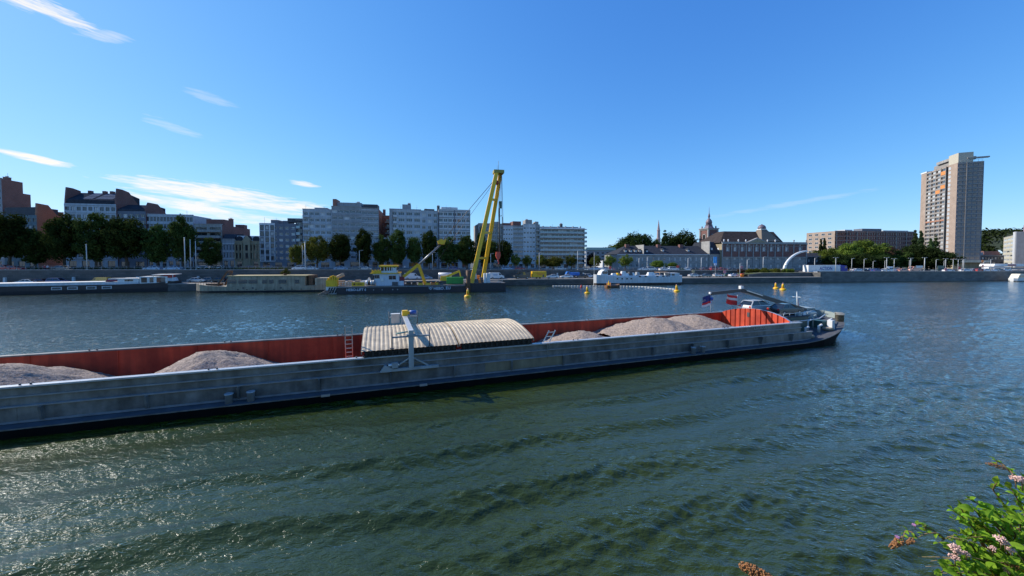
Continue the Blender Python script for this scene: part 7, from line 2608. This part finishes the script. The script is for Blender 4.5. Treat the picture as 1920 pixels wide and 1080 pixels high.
for (px, py, Y) in tips:
    b = at(px, py, Y)
    a = root + Vector((rs.gauss(0, .15), rs.gauss(0, .12), rs.gauss(.05, .12)))
    a = b.lerp(a, min(1, .45 / max(.1, (b - a).length)))
    twig(a, b, 13, .005, 0, rs.choice((.6, .8, .9)))
    MB().tube([a, a.lerp(root, .5) + Vector((0, 0, .03)), root], [.006, .009, .012], 6).build('branch', [STEM], sh)
# thin yellowing sprays reaching left
for pts_ in ([(1830, 1035, 2.4), (1770, 1010, 2.4), (1720, 1008, 2.42), (1692, 1015, 2.45)], [(1770, 1012, 2.4), (1735, 995, 2.45), (1715, 985, 2.5)], [(1850, 1020, 2.4), (1800, 1012, 2.4), (1760, 1018, 2.42)], [(1905, 905, 2.7), (1895, 886, 2.8), (1870, 872, 2.85)]):
    P_ = [at(*q) for q in pts_]
    for a, b in zip(P_[:-1], P_[1:]):
        twig(a, b, 6, .004, .01, .55, 3)
for a, b in (((1860, 1055, 2.3), (1745, 1052, 2.35)), ((1860, 1065, 2.3), (1722, 1044, 2.4)), ((1870, 1078, 2.3), (1735, 1062, 2.35)), ((1880, 1090, 2.3), (1765, 1075, 2.3)), ((1860, 1040, 2.3), (1776, 1006, 2.35)), ((1940, 1090, 2.25), (1870, 1000, 2.3)), ((1960, 980, 2.5), (1890, 1003, 2.5))):
    p, q = at(*a), at(*b)
    MB().tube([p, p.lerp(q, .35) + Vector((0, 0, .035)), p.lerp(q, .7) + Vector((.01, 0, .02)), q], [.003, .0025, .002, .001], 5).build('dry_stalk', [mat('straw', (.34, .24, .10), .8)], sh)
if rest:
    V, Fc = [], []
    for k, Mx in rest:
        me = LM[k]
        o_ = len(V)
        V += [tuple(Mx @ v.co) for v in me.vertices]
        Fc += [tuple(o_ + i for i in p.vertices) for p in me.polygons]
    me = bpy.data.meshes.new('foliage')
    me.from_pydata(V, [], Fc)
    me.materials.append(LFG)
    o = obj('foliage', me, sh)
    o['kind'] = 'stuff'


def flower_head(px, py, Y, r, m, n=80, flat=.6):
    c = at(px, py, Y)
    mb = MB()
    for i in range(n):
        d = Vector((rs.gauss(0, 1), rs.gauss(0, 1), rs.gauss(.2, 1))).normalized() * r * rs.random() ** .4
        d.z *= flat
        mb.ball(tuple(c + d), r * rs.uniform(.09, .17), 0, 6, 4)
    o = mb.build('flower_head', [m], sh)
    o['kind'] = 'stuff'
    MB().tube([c + Vector((0, 0, -.005)), c + Vector((.02, .01, -r * 2.5))], .003, 5).build('flower_stalk', [STEM], sh)


for px, py, r, m in ((1876, 1010, .030, PINK), (1884, 1018, .026, PINK), (1790, 1026, .030, PINK), (1794, 1034, .024, PINK), (1790, 1045, .026, PINK), (1811, 1038, .020, PINK), (1895, 1031, .024, PINK), (1861, 1028, .020, PINK), (1904, 897, .032, PINK), (1916, 900, .034, PINK), (1890, 1070, .022, PINK), (1905, 1062, .02, DRY),
                     (1683, 1007, .013, MAUVE), (1714, 984, .012, MAUVE), (1855, 1075, .020, YFL), (1917, 1070, .018, YFL)):
    flower_head(px, py, 2.28 if px > 1750 and py > 950 else 2.42 if py > 950 else 2.62, r, m)
for (a, b, r) in (((1672, 1026, 2.42), (1690, 1012, 2.42), .024), ((1700, 1020, 2.4), (1712, 1012, 2.4), .016), ((1850, 868, 2.85), (1884, 878, 2.85), .016)):
    p, q = at(*a), at(*b)
    mb = MB()
    for i in range(130):
        u = rs.random()
        d = Vector((rs.gauss(0, 1), rs.gauss(0, 1), rs.gauss(0, 1))).normalized() * r * (1 - .5 * u)
        mb.ball(tuple(q.lerp(p, u) + d), r * .2, 0, 5, 4)
    o = mb.build('seed_head', [DRY], sh)
    o['kind'] = 'stuff'
# separate dried flower spike at the bottom edge
t = thing('dried_flower_spike', 'dried brown flower spike at the bottom edge left of the shrub', 'flower', (0, 0, 0))
p, q = at(1393, 1062, 2.3), at(1448, 1086, 2.2)
mb = MB()
for i in range(420):
    u = rs.random()
    d = Vector((rs.gauss(0, 1), rs.gauss(0, 1), rs.gauss(0, 1))).normalized() * (.010 + .022 * math.sin(math.pi * min(1, .15 + u * .85)) ** .7)
    mb.ball(tuple(p.lerp(q, u) + d), rs.uniform(.003, .006), 0, 5, 4)
o = mb.build('seed_spike', [DRY], t)
o['kind'] = 'stuff'
MB().tube([p.lerp(q, .2), q, at(1500, 1140, 2.0), Vector((1.7, 1.5, 7.0))], [.003, .004, .005, .006], 6).build('stalk', [STEM], t)
